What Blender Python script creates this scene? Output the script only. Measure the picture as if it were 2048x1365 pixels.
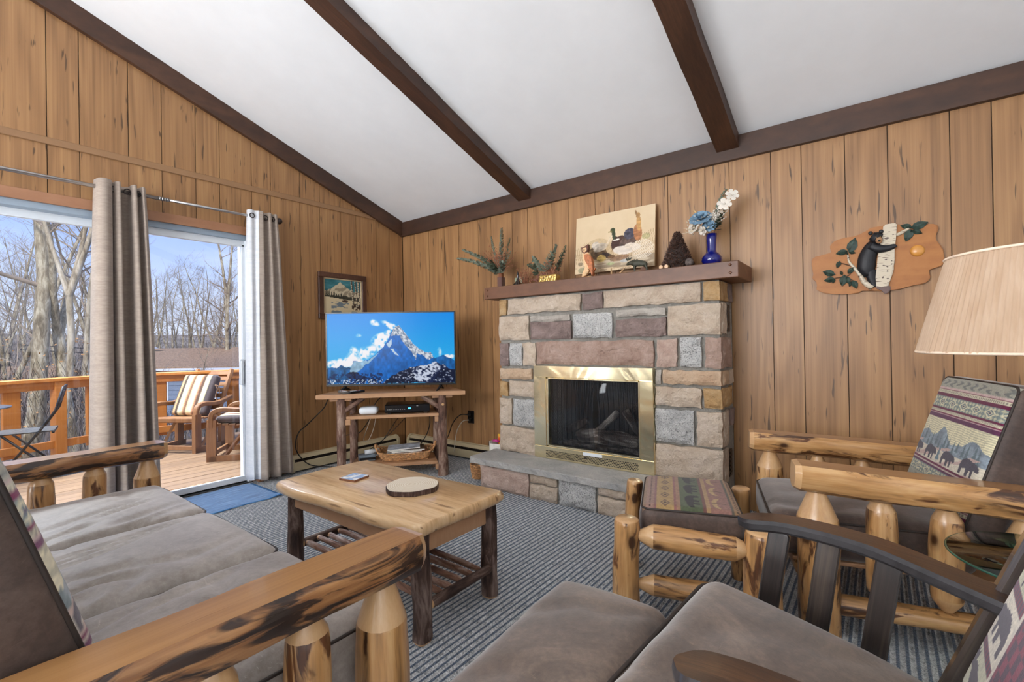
import bpy, bmesh, math, random
import numpy as np
from mathutils import Vector, Matrix, Quaternion

for _o in list(bpy.data.objects):
    bpy.data.objects.remove(_o)
SC = bpy.context.scene
COL = SC.collection
random.seed(7)

# ------------------------------------------------------------------ camera
cam_data = bpy.data.cameras.new('camera')
cam = bpy.data.objects.new('camera', cam_data)
COL.objects.link(cam)
cam_data.sensor_width = 36.0
cam_data.lens = 944.68 / 2048 * 36.0
cam_data.clip_start = 0.02
cam_data.clip_end = 400
_yaw, _pitch, _roll = 0.6605136, 0.0034618, -0.0159601
_f = Vector((-math.sin(_yaw)*math.cos(_pitch), math.cos(_yaw)*math.cos(_pitch), math.sin(_pitch)))
_r = Vector((math.cos(_yaw), math.sin(_yaw), 0))
_u = _r.cross(_f)
_r2 = math.cos(_roll)*_r + math.sin(_roll)*_u
_u2 = -math.sin(_roll)*_r + math.cos(_roll)*_u
CAM = Vector((4.0959, -3.3509, 1.11))
cam.matrix_world = Matrix(((_r2.x, _u2.x, -_f.x, CAM.x), (_r2.y, _u2.y, -_f.y, CAM.y), (_r2.z, _u2.z, -_f.z, CAM.z), (0, 0, 0, 1)))
SC.camera = cam
SC.view_settings.view_transform = 'Standard'
SC.view_settings.look = 'None'
SC.view_settings.exposure = 0.0
SC.view_settings.gamma = 1.0
SC.view_settings.use_curve_mapping = False

# ------------------------------------------------------------------ node helpers
def lin(c):
    out = []
    for v in c[:3]:
        v = v/255.0
        out.append(v/12.92 if v <= 0.04045 else ((v+0.055)/1.055)**2.4)
    return tuple(out) + (1.0,)

class NT:
    def __init__(self, name):
        self.m = bpy.data.materials.new(name)
        self.m.use_nodes = True
        self.t = self.m.node_tree
        self.t.nodes.clear()
        self.out = self.t.nodes.new('ShaderNodeOutputMaterial')
    def n(self, typ, ins=None, **props):
        nd = self.t.nodes.new('ShaderNode' + typ)
        for k, v in props.items():
            setattr(nd, k, v)
        for k, v in (ins or {}).items():
            s = nd.inputs[k]
            if isinstance(v, bpy.types.NodeSocket):
                self.t.links.new(v, s)
            else:
                s.default_value = v
        return nd
    def link(self, a, b):
        self.t.links.new(a, b)
    def coord(self, scale=(1, 1, 1), kind='Object', rnd=True):
        tc = self.n('TexCoord')
        v = tc.outputs[kind]
        if rnd:
            oi = self.n('ObjectInfo')
            cm = self.n('VectorMath', {0: (31.7, 17.3, 23.9)}, operation='SCALE')
            self.link(oi.outputs['Random'], cm.inputs['Scale'])
            ad = self.n('VectorMath', {0: v, 1: cm.outputs[0]}, operation='ADD')
            v = ad.outputs[0]
        mp = self.n('VectorMath', {0: v, 1: tuple(scale)}, operation='MULTIPLY')
        return mp.outputs[0]
    def noise(self, vec, scale=1, detail=3, rough=0.55, dist=0.0):
        nd = self.n('TexNoise', {'Vector': vec, 'Scale': scale, 'Detail': detail, 'Roughness': rough, 'Distortion': dist})
        return nd.outputs['Fac']
    def ramp(self, fac, stops, interp='LINEAR'):
        nd = self.n('ValToRGB', {'Fac': fac})
        cr = nd.color_ramp
        cr.interpolation = interp
        while len(cr.elements) < len(stops):
            cr.elements.new(0.5)
        for e, (p, c) in zip(cr.elements, stops):
            e.position = p
            if isinstance(c, (int, float)):
                c = (c, c, c, 1)
            elif max(c) > 1.0:
                c = lin(c)
            e.color = c
        return nd.outputs['Color']
    def mix(self, fac, a, b, mode='MIX'):
        nd = self.n('Mix', data_type='RGBA', blend_type=mode)
        for k, s, v in ((0, nd.inputs[0], fac), (6, nd.inputs[6], a), (7, nd.inputs[7], b)):
            if isinstance(v, bpy.types.NodeSocket):
                self.link(v, s)
            elif k == 0:
                s.default_value = v
            else:
                s.default_value = (v, v, v, 1) if isinstance(v, (int, float)) else (v if max(v) <= 1.0 else lin(v))
        return nd.outputs[2]
    def math(self, op, a, b=None, c=None):
        nd = self.n('Math', operation=op)
        for i, v in enumerate((a, b, c)):
            if v is None: continue
            if isinstance(v, bpy.types.NodeSocket): self.link(v, nd.inputs[i])
            else: nd.inputs[i].default_value = v
        return nd.outputs[0]
    def bump(self, h, strength=0.3, dist=0.005):
        nd = self.n('Bump', {'Height': h, 'Strength': strength, 'Distance': dist})
        return nd.outputs['Normal']
    def bsdf(self, color, rough=0.5, metal=0.0, spec=0.5, normal=None, coat=0.0, sheen=0.0, coat_rough=0.1, emit=None, emit_s=0.0, sub=0.0):
        nd = self.n('BsdfPrincipled')
        def put(k, v):
            s = nd.inputs[k]
            if isinstance(v, bpy.types.NodeSocket): self.link(v, s)
            else: s.default_value = v
        if not isinstance(color, bpy.types.NodeSocket):
            color = lin(color)
        put('Base Color', color); put('Roughness', rough); put('Metallic', metal)
        put('Specular IOR Level', spec); put('Coat Weight', coat); put('Coat Roughness', coat_rough)
        put('Sheen Weight', sheen)
        if normal is not None: put('Normal', normal)
        if emit is not None:
            put('Emission Color', emit); put('Emission Strength', emit_s)
        self.link(nd.outputs[0], self.out.inputs['Surface'])
        return nd

# ------------------------------------------------------------------ world, sun, lamps
W = bpy.data.worlds.new('sky')
SC.world = W
W.use_nodes = True
wt = W.node_tree
wt.nodes.clear()
_wo = wt.nodes.new('ShaderNodeOutputWorld')
_bg = wt.nodes.new('ShaderNodeBackground')
_tc = wt.nodes.new('ShaderNodeTexCoord')
_sx = wt.nodes.new('ShaderNodeSeparateXYZ')
_rp = wt.nodes.new('ShaderNodeValToRGB')
wt.links.new(_tc.outputs['Generated'], _sx.inputs[0])
wt.links.new(_sx.outputs['Z'], _rp.inputs['Fac'])
_cr = _rp.color_ramp
_cr.elements[0].position = 0.0; _cr.elements[0].color = lin((226, 233, 248))
_cr.elements[1].position = 0.6; _cr.elements[1].color = lin((104, 148, 240))
for _p, _c in ((0.10, (196, 214, 250)), (0.25, (134, 172, 248))):
    _e = _cr.elements.new(_p); _e.color = lin(_c)
_ns = wt.nodes.new('ShaderNodeTexNoise')
_ns.inputs['Scale'].default_value = 3.0
_ns.inputs['Detail'].default_value = 6
_mpw = wt.nodes.new('ShaderNodeVectorMath'); _mpw.operation = 'MULTIPLY'
_mpw.inputs[1].default_value = (1, 1, 2.6)
wt.links.new(_tc.outputs['Generated'], _mpw.inputs[0])
wt.links.new(_mpw.outputs[0], _ns.inputs['Vector'])
_cl = wt.nodes.new('ShaderNodeValToRGB')
_cl.color_ramp.elements[0].position = 0.54; _cl.color_ramp.elements[1].position = 0.85
wt.links.new(_ns.outputs['Fac'], _cl.inputs['Fac'])
_mx = wt.nodes.new('ShaderNodeMix'); _mx.data_type = 'RGBA'
wt.links.new(_cl.outputs['Color'], _mx.inputs[0])
wt.links.new(_rp.outputs['Color'], _mx.inputs[6])
_mx.inputs[7].default_value = lin((236, 240, 250))
wt.links.new(_mx.outputs[2], _bg.inputs['Color'])
_bg.inputs['Strength'].default_value = 1.25
wt.links.new(_bg.outputs[0], _wo.inputs['Surface'])

def lamp(name, typ, loc, target, energy, color=(1, 1, 1), **kw):
    d = bpy.data.lights.new(name, typ)
    d.energy = energy
    d.color = color
    for k, v in kw.items():
        setattr(d, k, v)
    o = bpy.data.objects.new(name, d)
    COL.objects.link(o)
    o.location = loc
    o.rotation_euler = (Vector(target) - Vector(loc)).to_track_quat('-Z', 'Y').to_euler()
    return o

lamp('sun', 'SUN', (7.0, -6.0, 8.0), (0, 0, 0), 3.4, (1.0, 0.965, 0.89), angle=math.radians(8))
# area lights added to imitate daylight: deck side, above the deck, behind the camera
lamp('side_fill_light', 'AREA', (-0.28, -5.45, 1.10), (3.0, -4.6, 1.8), 225, (0.92, 0.96, 1.0), shape='RECTANGLE', size=2.1, size_y=2.0)  # added just outside the unseen window, in place of its daylight
lamp('deck_fill_light', 'AREA', (-2.6, -2.9, 4.6), (1.4, -2.2, 0.2), 1100, (0.88, 0.94, 1.0), shape='RECTANGLE', size=3.0, size_y=2.4)  # added high over the deck, out of view, to brighten the door side
lamp('rear_fill_light', 'AREA', (1.9, -6.78, 1.7), (1.3, -1.0, 2.7), 245, (0.97, 0.98, 1.0), shape='RECTANGLE', size=3.6, size_y=1.7)  # added fill from behind the camera; no window stands here
lamp('right_fill_light', 'AREA', (6.1, -5.0, 1.7), (2.2, -2.6, 2.2), 14, (1.0, 0.97, 0.92), shape='RECTANGLE', size=2.4, size_y=1.4)  # weak added fill from the right; no window stands here

# ------------------------------------------------------------------ object helpers
def link(name, me, mats, parent=None, loc=None, rot=None, smooth=False):
    o = bpy.data.objects.new(name, me)
    COL.objects.link(o)
    if not isinstance(mats, (list, tuple)):
        mats = [mats]
    if len(me.materials) == 0:
        for m in mats:
            me.materials.append(m)
    if smooth:
        me.polygons.foreach_set('use_smooth', [True]*len(me.polygons))
    if parent is not None:
        o.parent = parent
    if loc is not None:
        o.location = loc
    if rot is not None:
        o.rotation_euler = rot
    return o

def obj(name, bm, mats, parent=None, loc=None, rot=None, smooth=False):
    me = bpy.data.meshes.new(name)
    bmesh.ops.recalc_face_normals(bm, faces=bm.faces)
    bm.to_mesh(me)
    bm.free()
    return link(name, me, mats, parent, loc, rot, smooth)

def tag(o, label=None, cat=None, group=None, kind=None):
    if label: o['label'] = label
    if cat: o['category'] = cat
    if group: o['group'] = group
    if kind: o['kind'] = kind
    return o

def thing(name, label, cat, loc=(0, 0, 0), rz=0.0, group=None):
    o = bpy.data.objects.new(name, None)
    COL.objects.link(o)
    o.empty_display_size = 0.05
    o.location = loc
    o.rotation_euler = (0, 0, rz)
    return tag(o, label, cat, group)

def copy_tree(o, parent=None):
    c = o.copy()
    COL.objects.link(c)
    if parent is not None:
        c.parent = parent
    for ch in list(o.children):
        copy_tree(ch, c)
    return c

def structure(o):
    o['kind'] = 'structure'
    return o

def B():
    return bmesh.new()

def add_box(bm, c, s, rot=None, bevel=0.0, seg=1, mi=0):
    ret = bmesh.ops.create_cube(bm, size=1.0)
    vs = ret['verts']
    M = Matrix.Diagonal((s[0], s[1], s[2], 1))
    R = Matrix.Identity(4)
    if rot is not None:
        R = (rot if isinstance(rot, Matrix) else Matrix.Rotation(rot, 4, 'Z')).to_4x4()
    bmesh.ops.transform(bm, matrix=Matrix.Translation(c) @ R @ M, verts=vs)
    fs = set(f for v in vs for f in v.link_faces)
    for f in fs: f.material_index = mi
    if bevel > 0:
        es = list(set(e for v in vs for e in v.link_edges))
        bmesh.ops.bevel(bm, geom=es, offset=bevel, segments=seg, affect='EDGES', profile=0.5)
    return bm

def box(lo, hi, bevel=0.0, seg=1):
    bm = B()
    c = [(a+b)/2 for a, b in zip(lo, hi)]
    s = [abs(b-a) for a, b in zip(lo, hi)]
    return add_box(bm, c, s, bevel=bevel, seg=seg)

def add_prism(bm, pts, z0, z1, mi=0):
    """outline pts (x,y) extruded z0..z1"""
    a = [bm.verts.new((p[0], p[1], z0)) for p in pts]
    b = [bm.verts.new((p[0], p[1], z1)) for p in pts]
    n = len(pts)
    fs = [bm.faces.new(a[::-1]), bm.faces.new(b)]
    for i in range(n):
        fs.append(bm.faces.new((a[i], a[(i+1) % n], b[(i+1) % n], b[i])))
    for f in fs: f.material_index = mi
    return bm

def add_loft(bm, rings, closed=True, cap=True, mis=None, capmi=0):
    """rings: list of lists of Vector"""
    vr = [[bm.verts.new(p) for p in r] for r in rings]
    n = len(vr[0])
    for i in range(len(vr)-1):
        for j in range(n if closed else n-1):
            k = (j+1) % n
            try:
                f = bm.faces.new((vr[i][j], vr[i][k], vr[i+1][k], vr[i+1][j]))
                if mis is not None: f.material_index = mis[i] if not callable(mis) else mis(i, j)
            except ValueError:
                pass
    if cap and closed:
        f = bm.faces.new(vr[0][::-1]); f.material_index = capmi
        f = bm.faces.new(vr[-1]); f.material_index = capmi
    return bm

def frames(pts):
    pts = [Vector(p) for p in pts]
    T = []
    for i in range(len(pts)):
        a = pts[max(i-1, 0)]; b = pts[min(i+1, len(pts)-1)]
        t = (b-a)
        T.append(t.normalized() if t.length > 1e-9 else Vector((0, 0, 1)))
    up = Vector((0, 0, 1)) if abs(T[0].z) < 0.9 else Vector((1, 0, 0))
    N = (up - T[0]*up.dot(T[0])).normalized()
    out = []
    for t in T:
        N = (N - t*N.dot(t))
        if N.length < 1e-6: N = t.orthogonal()
        N.normalize()
        out.append((N.copy(), t.cross(N)))
    return pts, out

def add_tube(bm, pts, r, seg=8, cap=True, mi=0):
    pts, fr = frames(pts)
    if not isinstance(r, (list, tuple)): r = [r]*len(pts)
    rings = []
    for p, (n, b), rr in zip(pts, fr, r):
        rings.append([p + n*(rr*math.cos(2*math.pi*k/seg)) + b*(rr*math.sin(2*math.pi*k/seg)) for k in range(seg)])
    return add_loft(bm, rings, cap=cap, mis=[mi]*len(rings), capmi=mi)

def add_lathe(bm, prof, seg=24, c=(0, 0, 0), cap=True, mi=0):
    rings = []
    for r, z in prof:
        r = max(r, 1e-4)
        rings.append([Vector((c[0]+r*math.cos(2*math.pi*k/seg), c[1]+r*math.sin(2*math.pi*k/seg), c[2]+z)) for k in range(seg)])
    return add_loft(bm, rings, cap=cap, mis=[mi]*len(rings), capmi=mi)

def spline(pts, n=24):
    P = [Vector(p) for p in pts]
    P = [P[0]*2-P[1]] + P + [P[-1]*2-P[-2]]
    out = []
    m = len(P)-3
    for i in range(n+1):
        t = i/n*m
        k = min(int(t), m-1); t -= k
        a, b, c, d = P[k:k+4]
        out.append(0.5*((2*b)+(c-a)*t+(2*a-5*b+4*c-d)*t*t+(3*b-a-3*c+d)*t**3))
    return out

# numpy value noise for shapes and prints
def _hash(ix, iy, iz, seed):
    h = (ix.astype(np.int64)*374761393 + iy.astype(np.int64)*668265263 + iz.astype(np.int64)*2147483647 + seed*974634777) & 0xffffffff
    h = ((h ^ (h >> 13))*1274126177) & 0xffffffff
    h = (h ^ (h >> 16)) & 0xffffffff
    return h/4294967295.0

def vnoise(x, y, z=0.0, seed=0):
    x, y, z = np.broadcast_arrays(np.asarray(x, float), np.asarray(y, float), np.asarray(z, float))
    ix, iy, iz = np.floor(x), np.floor(y), np.floor(z)
    fx, fy, fz = x-ix, y-iy, z-iz
    fx, fy, fz = [t*t*(3-2*t) for t in (fx, fy, fz)]
    r = 0
    for dx in (0, 1):
        for dy in (0, 1):
            for dz in (0, 1):
                w = (fx if dx else 1-fx)*(fy if dy else 1-fy)*(fz if dz else 1-fz)
                r = r + w*_hash(ix+dx, iy+dy, iz+dz, seed)
    return r

def fbm(x, y, z=0.0, seed=0, octv=4):
    a, s, t = 0.0, 1.0, 0.0
    x, y, z = np.asarray(x, float), np.asarray(y, float), np.asarray(z, float)
    for i in range(octv):
        a = a + s*vnoise(x*2**i, y*2**i, z*2**i, seed+i*13)
        t += s
        s *= 0.5
    return a/t

def inpoly(x, y, pts):
    r = np.zeros(np.shape(x), bool)
    n = len(pts)
    for i in range(n):
        x0, y0 = pts[i]; x1, y1 = pts[(i+1) % n]
        if y0 == y1: continue
        c = ((y0 > y) != (y1 > y)) & (x < (x1-x0)*(y-y0)/(y1-y0)+x0)
        r ^= c
    return r

def npmesh(name, V, F, mats, parent=None, loc=None, rot=None, smooth=True, colors=None):
    me = bpy.data.meshes.new(name)
    V = np.asarray(V, np.float32); F = np.asarray(F, np.int32)
    me.vertices.add(len(V)); me.vertices.foreach_set('co', V.ravel())
    k = F.shape[1]
    me.loops.add(F.size); me.loops.foreach_set('vertex_index', F.ravel())
    me.polygons.add(len(F))
    me.polygons.foreach_set('loop_start', np.arange(0, F.size, k, dtype=np.int32))
    if colors is not None:
        ca = me.color_attributes.new('print', 'FLOAT_COLOR', 'POINT')
        C4 = np.ones((len(V), 4), np.float32); C4[:, :3] = colors
        ca.data.foreach_set('color', C4.ravel())
    me.update(calc_edges=True)
    me.validate()
    return link(name, me, mats, parent, loc, rot, smooth)

def gridfaces(nx, ny):
    i, j = np.meshgrid(np.arange(nx-1), np.arange(ny-1))
    a = (j*nx+i).ravel()
    return np.stack([a, a+1, a+nx+1, a+nx], 1)

def tolin(rgb):
    c = np.clip(np.asarray(rgb, float)/255.0, 0, 1)
    return np.where(c <= 0.04045, c/12.92, ((c+0.055)/1.055)**2.4)

def painted(name, nx, ny, posf, colf, mat, parent=None, loc=None, rot=None):
    """flat or curved printed surface: posf(u,v)->(x,y,z) arrays, colf(u,v)->rgb 0..255 array; u right, v up"""
    u, v = np.meshgrid(np.linspace(0, 1, nx), np.linspace(0, 1, ny))
    u = u.ravel(); v = v.ravel()
    x, y, z = posf(u, v)
    V = np.stack([np.broadcast_to(x, u.shape), np.broadcast_to(y, u.shape), np.broadcast_to(z, u.shape)], 1)
    return npmesh(name, V, gridfaces(nx, ny), mat, parent, loc, rot, True, tolin(colf(u, v)))

def cushion_np(w, d, h, r, n=16, puff=0.0, wr=None, seed=0):
    """rounded cushion centred on origin; returns V,F"""
    t = np.linspace(-1, 1, n)
    t = np.sign(t)*(1-(1-np.abs(t))**1.6)
    Vs, Fs, off = [], [], 0
    a, b = [q.ravel() for q in np.meshgrid(t, t)]
    one = np.ones_like(a)
    H = np.array([w/2, d/2, h/2])
    r = min(r, h/2*0.999)
    for ax, sg in ((0, 1), (0, -1), (1, 1), (1, -1), (2, 1), (2, -1)):
        p = np.zeros((len(a), 3))
        o1, o2 = [(1, 2), (2, 0), (0, 1)][ax]
        p[:, ax] = sg*one
        p[:, o1] = a if sg > 0 else -a
        p[:, o2] = b
        P = p*H
        inn = np.clip(P, -(H-r), H-r)
        dv = P-inn
        L = np.linalg.norm(dv, axis=1, keepdims=True)
        L[L == 0] = 1
        Q = inn+dv/L*r
        Vs.append(Q)
        Fs.append(gridfaces(n, n)+off)
        off += len(a)
    V = np.concatenate(Vs); F = np.concatenate(Fs)
    if puff:
        fx = np.clip(1-(V[:, 0]/H[0])**2, 0, 1)**0.6
        fy = np.clip(1-(V[:, 1]/H[1])**2, 0, 1)**0.6
        V[:, 2] += np.sign(V[:, 2])*puff*fx*fy*np.minimum(1, np.abs(V[:, 2])/(h/2-r+1e-6))
    if wr is not None:
        V = wr(V)
    return V, F

def cushion(name, w, d, h, r, mat, parent=None, loc=None, rot=None, n=16, puff=0.0, wr=None):
    V, F = cushion_np(w, d, h, r, n, puff, wr)
    o = npmesh(name, V, F, mat, parent, loc, rot, True)
    bm = B(); bm.from_mesh(o.data)
    bmesh.ops.remove_doubles(bm, verts=bm.verts, dist=1e-5)
    bmesh.ops.recalc_face_normals(bm, faces=bm.faces)
    bm.to_mesh(o.data); bm.free()
    o.data.polygons.foreach_set('use_smooth', [True]*len(o.data.polygons))
    return o

def rrect(w, d, r, n=5):
    pts = []
    for cx, cy, a0 in ((w/2-r, d/2-r, 0), (-w/2+r, d/2-r, 90), (-w/2+r, -d/2+r, 180), (w/2-r, -d/2+r, 270)):
        for k in range(n+1):
            a = math.radians(a0+90*k/n)
            pts.append((cx+r*math.cos(a), cy+r*math.sin(a)))
    return pts

def zrot(p0, p1):
    return (Vector(p1)-Vector(p0)).to_track_quat('Z', 'Y').to_euler()

def log(name, p0, p1, prof, mats, parent=None, seg=16, wob=0.06, seed=None, sub=5, bend=0.0, sq=1.0):
    """peeled log along local Z; prof = [(t, radius, material index)], flat capped ends with material 1"""
    p0, p1 = Vector(p0), Vector(p1)
    L = (p1-p0).length
    seed = random.randint(0, 9999) if seed is None else seed
    ts, rs, ms = [], [], []
    for i in range(len(prof)-1):
        t0, r0, m0 = prof[i]; t1, r1, m1 = prof[i+1]
        k = max(1, int(sub*(t1-t0)*4)) if (t1-t0)*L > 0.03 else 1
        for j in range(k):
            ts.append(t0+(t1-t0)*j/k); rs.append(r0+(r1-r0)*j/k); ms.append(m0)
    ts.append(prof[-1][0]); rs.append(prof[-1][1]); ms.append(prof[-1][2])
    bm = B()
    rings = []
    for t, r in zip(ts, rs):
        z = t*L
        ring = []
        for k in range(seg):
            a = 2*math.pi*k/seg
            q = 1+wob*2*(float(vnoise(math.cos(a)*1.3+5, math.sin(a)*1.3+5, z*9+seed, seed))-0.5)
            bx = bend*math.sin(math.pi*t)
            ring.append(Vector((r*q*math.cos(a)+bx, r*q*math.sin(a)*sq, z)))
        rings.append(ring)
    add_loft(bm, rings, mis=ms, capmi=1 if len(mats) > 1 else 0)
    o = obj(name, bm, mats, parent, p0, zrot(p0, p1), smooth=True)
    auto_sharp(o, 50)
    return o

def auto_sharp(o, deg=40):
    me = o.data
    bm = B(); bm.from_mesh(me)
    lim = math.radians(deg)
    for e in bm.edges:
        if len(e.link_faces) == 2 and e.calc_face_angle(0) > lim:
            e.smooth = False
    for f in bm.faces: f.smooth = True
    bm.to_mesh(me); bm.free()
# ------------------------------------------------------------------ materials
def wood(name, light, mid, dark, sc=(9, 9, 0.9), fleck=None, fleck_amt=0.0, rough=0.45, coat=0.0, lines=22.0, grain=0.5, bump=0.12, tone=0.5, coord='Object', fsc=(5.5, 5.5, 2.6)):
    m = NT(name)
    v = m.coord(sc, coord)
    n1 = m.noise(v, 0.55, 2, 0.5, 0.4)
    rings = m.math('SINE', m.math('MULTIPLY', n1, lines*2))
    rings = m.math('MULTIPLY_ADD', rings, 0.5, 0.5)
    fine = m.noise(m.n('VectorMath', {0: v, 1: (7, 7, 1.1)}, operation='MULTIPLY').outputs[0], 1.5, 4, 0.6)
    f = m.math('MULTIPLY_ADD', m.math('SUBTRACT', fine, 0.5), grain*1.6, m.math('MULTIPLY_ADD', m.math('SUBTRACT', rings, 0.5), grain*0.45, tone))
    big = m.noise(v, 0.22, 2, 0.5)
    f = m.math('MULTIPLY_ADD', m.math('SUBTRACT', big, 0.5), 0.5, f)
    col = m.ramp(f, [(0.0, dark), (0.5, mid), (1.0, light)])
    if fleck:
        fv = m.n('VectorMath', {0: v, 1: fsc}, operation='MULTIPLY').outputs[0]
        fn = m.noise(fv, 1.0, 2, 0.5, 0.3)
        fm = m.ramp(fn, [(0.66, 0.0), (0.71, fleck_amt)])
        col = m.mix(fm, col, fleck)
    m.bsdf(col, rough=rough, coat=coat, normal=m.bump(fine, bump, 0.002))
    return m.m

def plain(name, c, rough=0.5, metal=0.0, coat=0.0, var=0.08, sc=20.0, bump=0.0, spec=0.5, sheen=0.0):
    m = NT(name)
    n = m.noise(m.coord((1, 1, 1)), sc, 4, 0.6)
    c0 = [max(0, x*(1-var)) for x in c]; c1 = [min(255, x*(1+var)) for x in c]
    col = m.ramp(n, [(0.3, c0), (0.7, c1)])
    m.bsdf(col, rough=rough, metal=metal, coat=coat, spec=spec, sheen=sheen, normal=m.bump(n, bump, 0.003) if bump else None)
    return m.m

M = {}
M['panel'] = wood('wall_panelling', (180, 139, 93), (156, 115, 75), (118, 85, 55), sc=(7, 7, 0.62), fleck=(78, 58, 40), fleck_amt=0.85, rough=0.42, lines=26, grain=0.62, bump=0.05, fsc=(6.5, 6.5, 7.0))
M['strip'] = wood('panel_moulding', (168, 130, 94), (150, 114, 80), (128, 94, 64), sc=(9, 0.8, 9), rough=0.45, lines=8, grain=0.35)
M['casing'] = wood('door_casing_wood', (176, 130, 98), (160, 114, 84), (138, 94, 66), sc=(9, 0.7, 9), rough=0.4, lines=12, grain=0.5)
M['groove'] = plain('dark_groove_board', (62, 45, 30), 0.8)  # plain dark brown backing, seen in the gaps between planks
M['beam'] = wood('dark_beam', (92, 61, 42), (70, 45, 31), (46, 30, 22), sc=(9, 0.8, 9), rough=0.5, lines=10, grain=0.6, bump=0.35)
M['beamx'] = wood('dark_beam_long', (92, 61, 42), (70, 45, 31), (46, 30, 22), sc=(0.8, 9, 9), rough=0.5, lines=10, grain=0.6, bump=0.35)
M['mantel'] = wood('mantel_stain', (138, 97, 70), (112, 75, 53), (82, 53, 38), sc=(1.0, 9, 9), rough=0.45, lines=9, grain=0.6, bump=0.2)
M['ceil'] = plain('ceiling_paint', (240, 241, 242), 0.8, var=0.012, sc=3)
M['white'] = plain('white_vinyl', (226, 232, 238), 0.35, var=0.01)
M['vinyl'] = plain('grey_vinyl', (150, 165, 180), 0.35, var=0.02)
M['black'] = plain('black_plastic', (16, 17, 19), 0.3, var=0.05)
M['blackmetal'] = plain('black_metal', (28, 28, 30), 0.45, var=0.1)
M['cream'] = plain('cream_enamel', (196, 182, 148), 0.5, var=0.04, sc=6)
M['steel'] = plain('brushed_steel', (185, 185, 186), 0.28, 1.0, var=0.03)
M['darksteel'] = plain('dark_bronze', (70, 62, 60), 0.35, 0.9, var=0.1)

def carpet():
    m = NT('ribbed_carpet')
    v = m.coord((1, 1, 1), rnd=False)
    sx = m.n('SeparateXYZ', {0: v})
    ph = m.math('FRACT', m.math('DIVIDE', sx.outputs['X'], 0.027))
    tri = m.math('ABSOLUTE', m.math('SUBTRACT', ph, 0.5))
    loops = m.n('TexVoronoi', {'Vector': m.n('VectorMath', {0: v, 1: (1, 0.8, 1)}, operation='MULTIPLY').outputs[0], 'Scale': 165.0, 'Randomness': 0.75})
    ln = m.noise(v, 130, 3, 0.7)
    ln2 = m.noise(v, 34, 2, 0.6)
    lnn = m.math('MULTIPLY_ADD', m.math('SUBTRACT', ln2, 0.5), 0.5, ln)
    loopc = m.ramp(lnn, [(0.28, (104, 110, 116)), (0.46, (178, 181, 182)), (0.68, (232, 233, 233))])
    groove = m.ramp(m.noise(v, 200, 2), [(0.3, (34, 44, 58)), (0.7, (96, 116, 140))])
    f = m.ramp(tri, [(0.26, 0.0), (0.36, 1.0)])
    col = m.mix(f, loopc, groove)
    d = m.math('MULTIPLY', loops.outputs['Distance'], -1.0)
    m.bsdf(col, rough=0.95, spec=0.15, normal=m.bump(d, 0.9, 0.006), sheen=0.3)
    return m.m
M['carpet'] = carpet()

def stone(name, cols, speck=None, sc=9):
    m = NT(name)
    v = m.coord((1, 1, 1))
    n = m.noise(v, sc, 5, 0.65, 0.6)
    col = m.ramp(n, [(0.25, cols[0]), (0.5, cols[1]), (0.75, cols[2])])
    fine = m.noise(v, 90, 4, 0.7)
    col = m.mix(0.22, col, m.ramp(fine, [(0.3, 0.3), (0.7, 0.7)]), 'OVERLAY')
    if speck:
        sp = m.ramp(m.noise(v, 150, 3, 0.7), [(0.53, 0.0), (0.64, 1.0)])
        col = m.mix(sp, col, speck)
    h = m.math('ADD', m.math('MULTIPLY', m.noise(v, 22, 5, 0.6, 0.8), 1.0), m.math('MULTIPLY', fine, 0.35))
    m.bsdf(col, rough=0.85, spec=0.25, normal=m.bump(h, 1.0, 0.02))
    return m.m
ST = {
    'cream': stone('cream_sandstone', ((180, 158, 138), (198, 180, 160), (212, 196, 180))),
    'gold': stone('golden_sandstone', ((158, 120, 76), (184, 150, 106), (200, 174, 138))),
    'mauve': stone('mauve_stone', ((112, 96, 92), (136, 118, 112), (162, 142, 136))),
    'granite': stone('speckled_granite', ((164, 164, 162), (192, 191, 188), (210, 208, 204)), speck=(96, 96, 98)),
    'grey': stone('grey_limestone', ((156, 148, 140), (178, 170, 160), (194, 188, 178))),
    'rose': stone('rose_sandstone', ((142, 114, 102), (168, 142, 128), (188, 164, 152))),
    'pink': stone('pink_sandstone', ((178, 150, 136), (194, 170, 156), (208, 186, 174))),
    'orange': stone('orange_sandstone', ((182, 150, 122), (198, 170, 142), (208, 184, 160))),
    'slab': stone('hearth_slab_stone', ((160, 160, 157), (180, 178, 174), (194, 189, 182)), sc=4),
}
M['mortar'] = stone('mortar', ((132, 128, 122), (148, 144, 136), (162, 158, 150)), sc=14)

def brass():
    m = NT('polished_brass')
    v = m.coord((3, 3, 3))
    n = m.noise(v, 1.2, 2, 0.5, 1.0)
    m.bsdf((255, 242, 202), rough=0.18, metal=1.0, normal=m.bump(n, 0.35, 0.02))
    return m.m
M['brass'] = brass()

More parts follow.
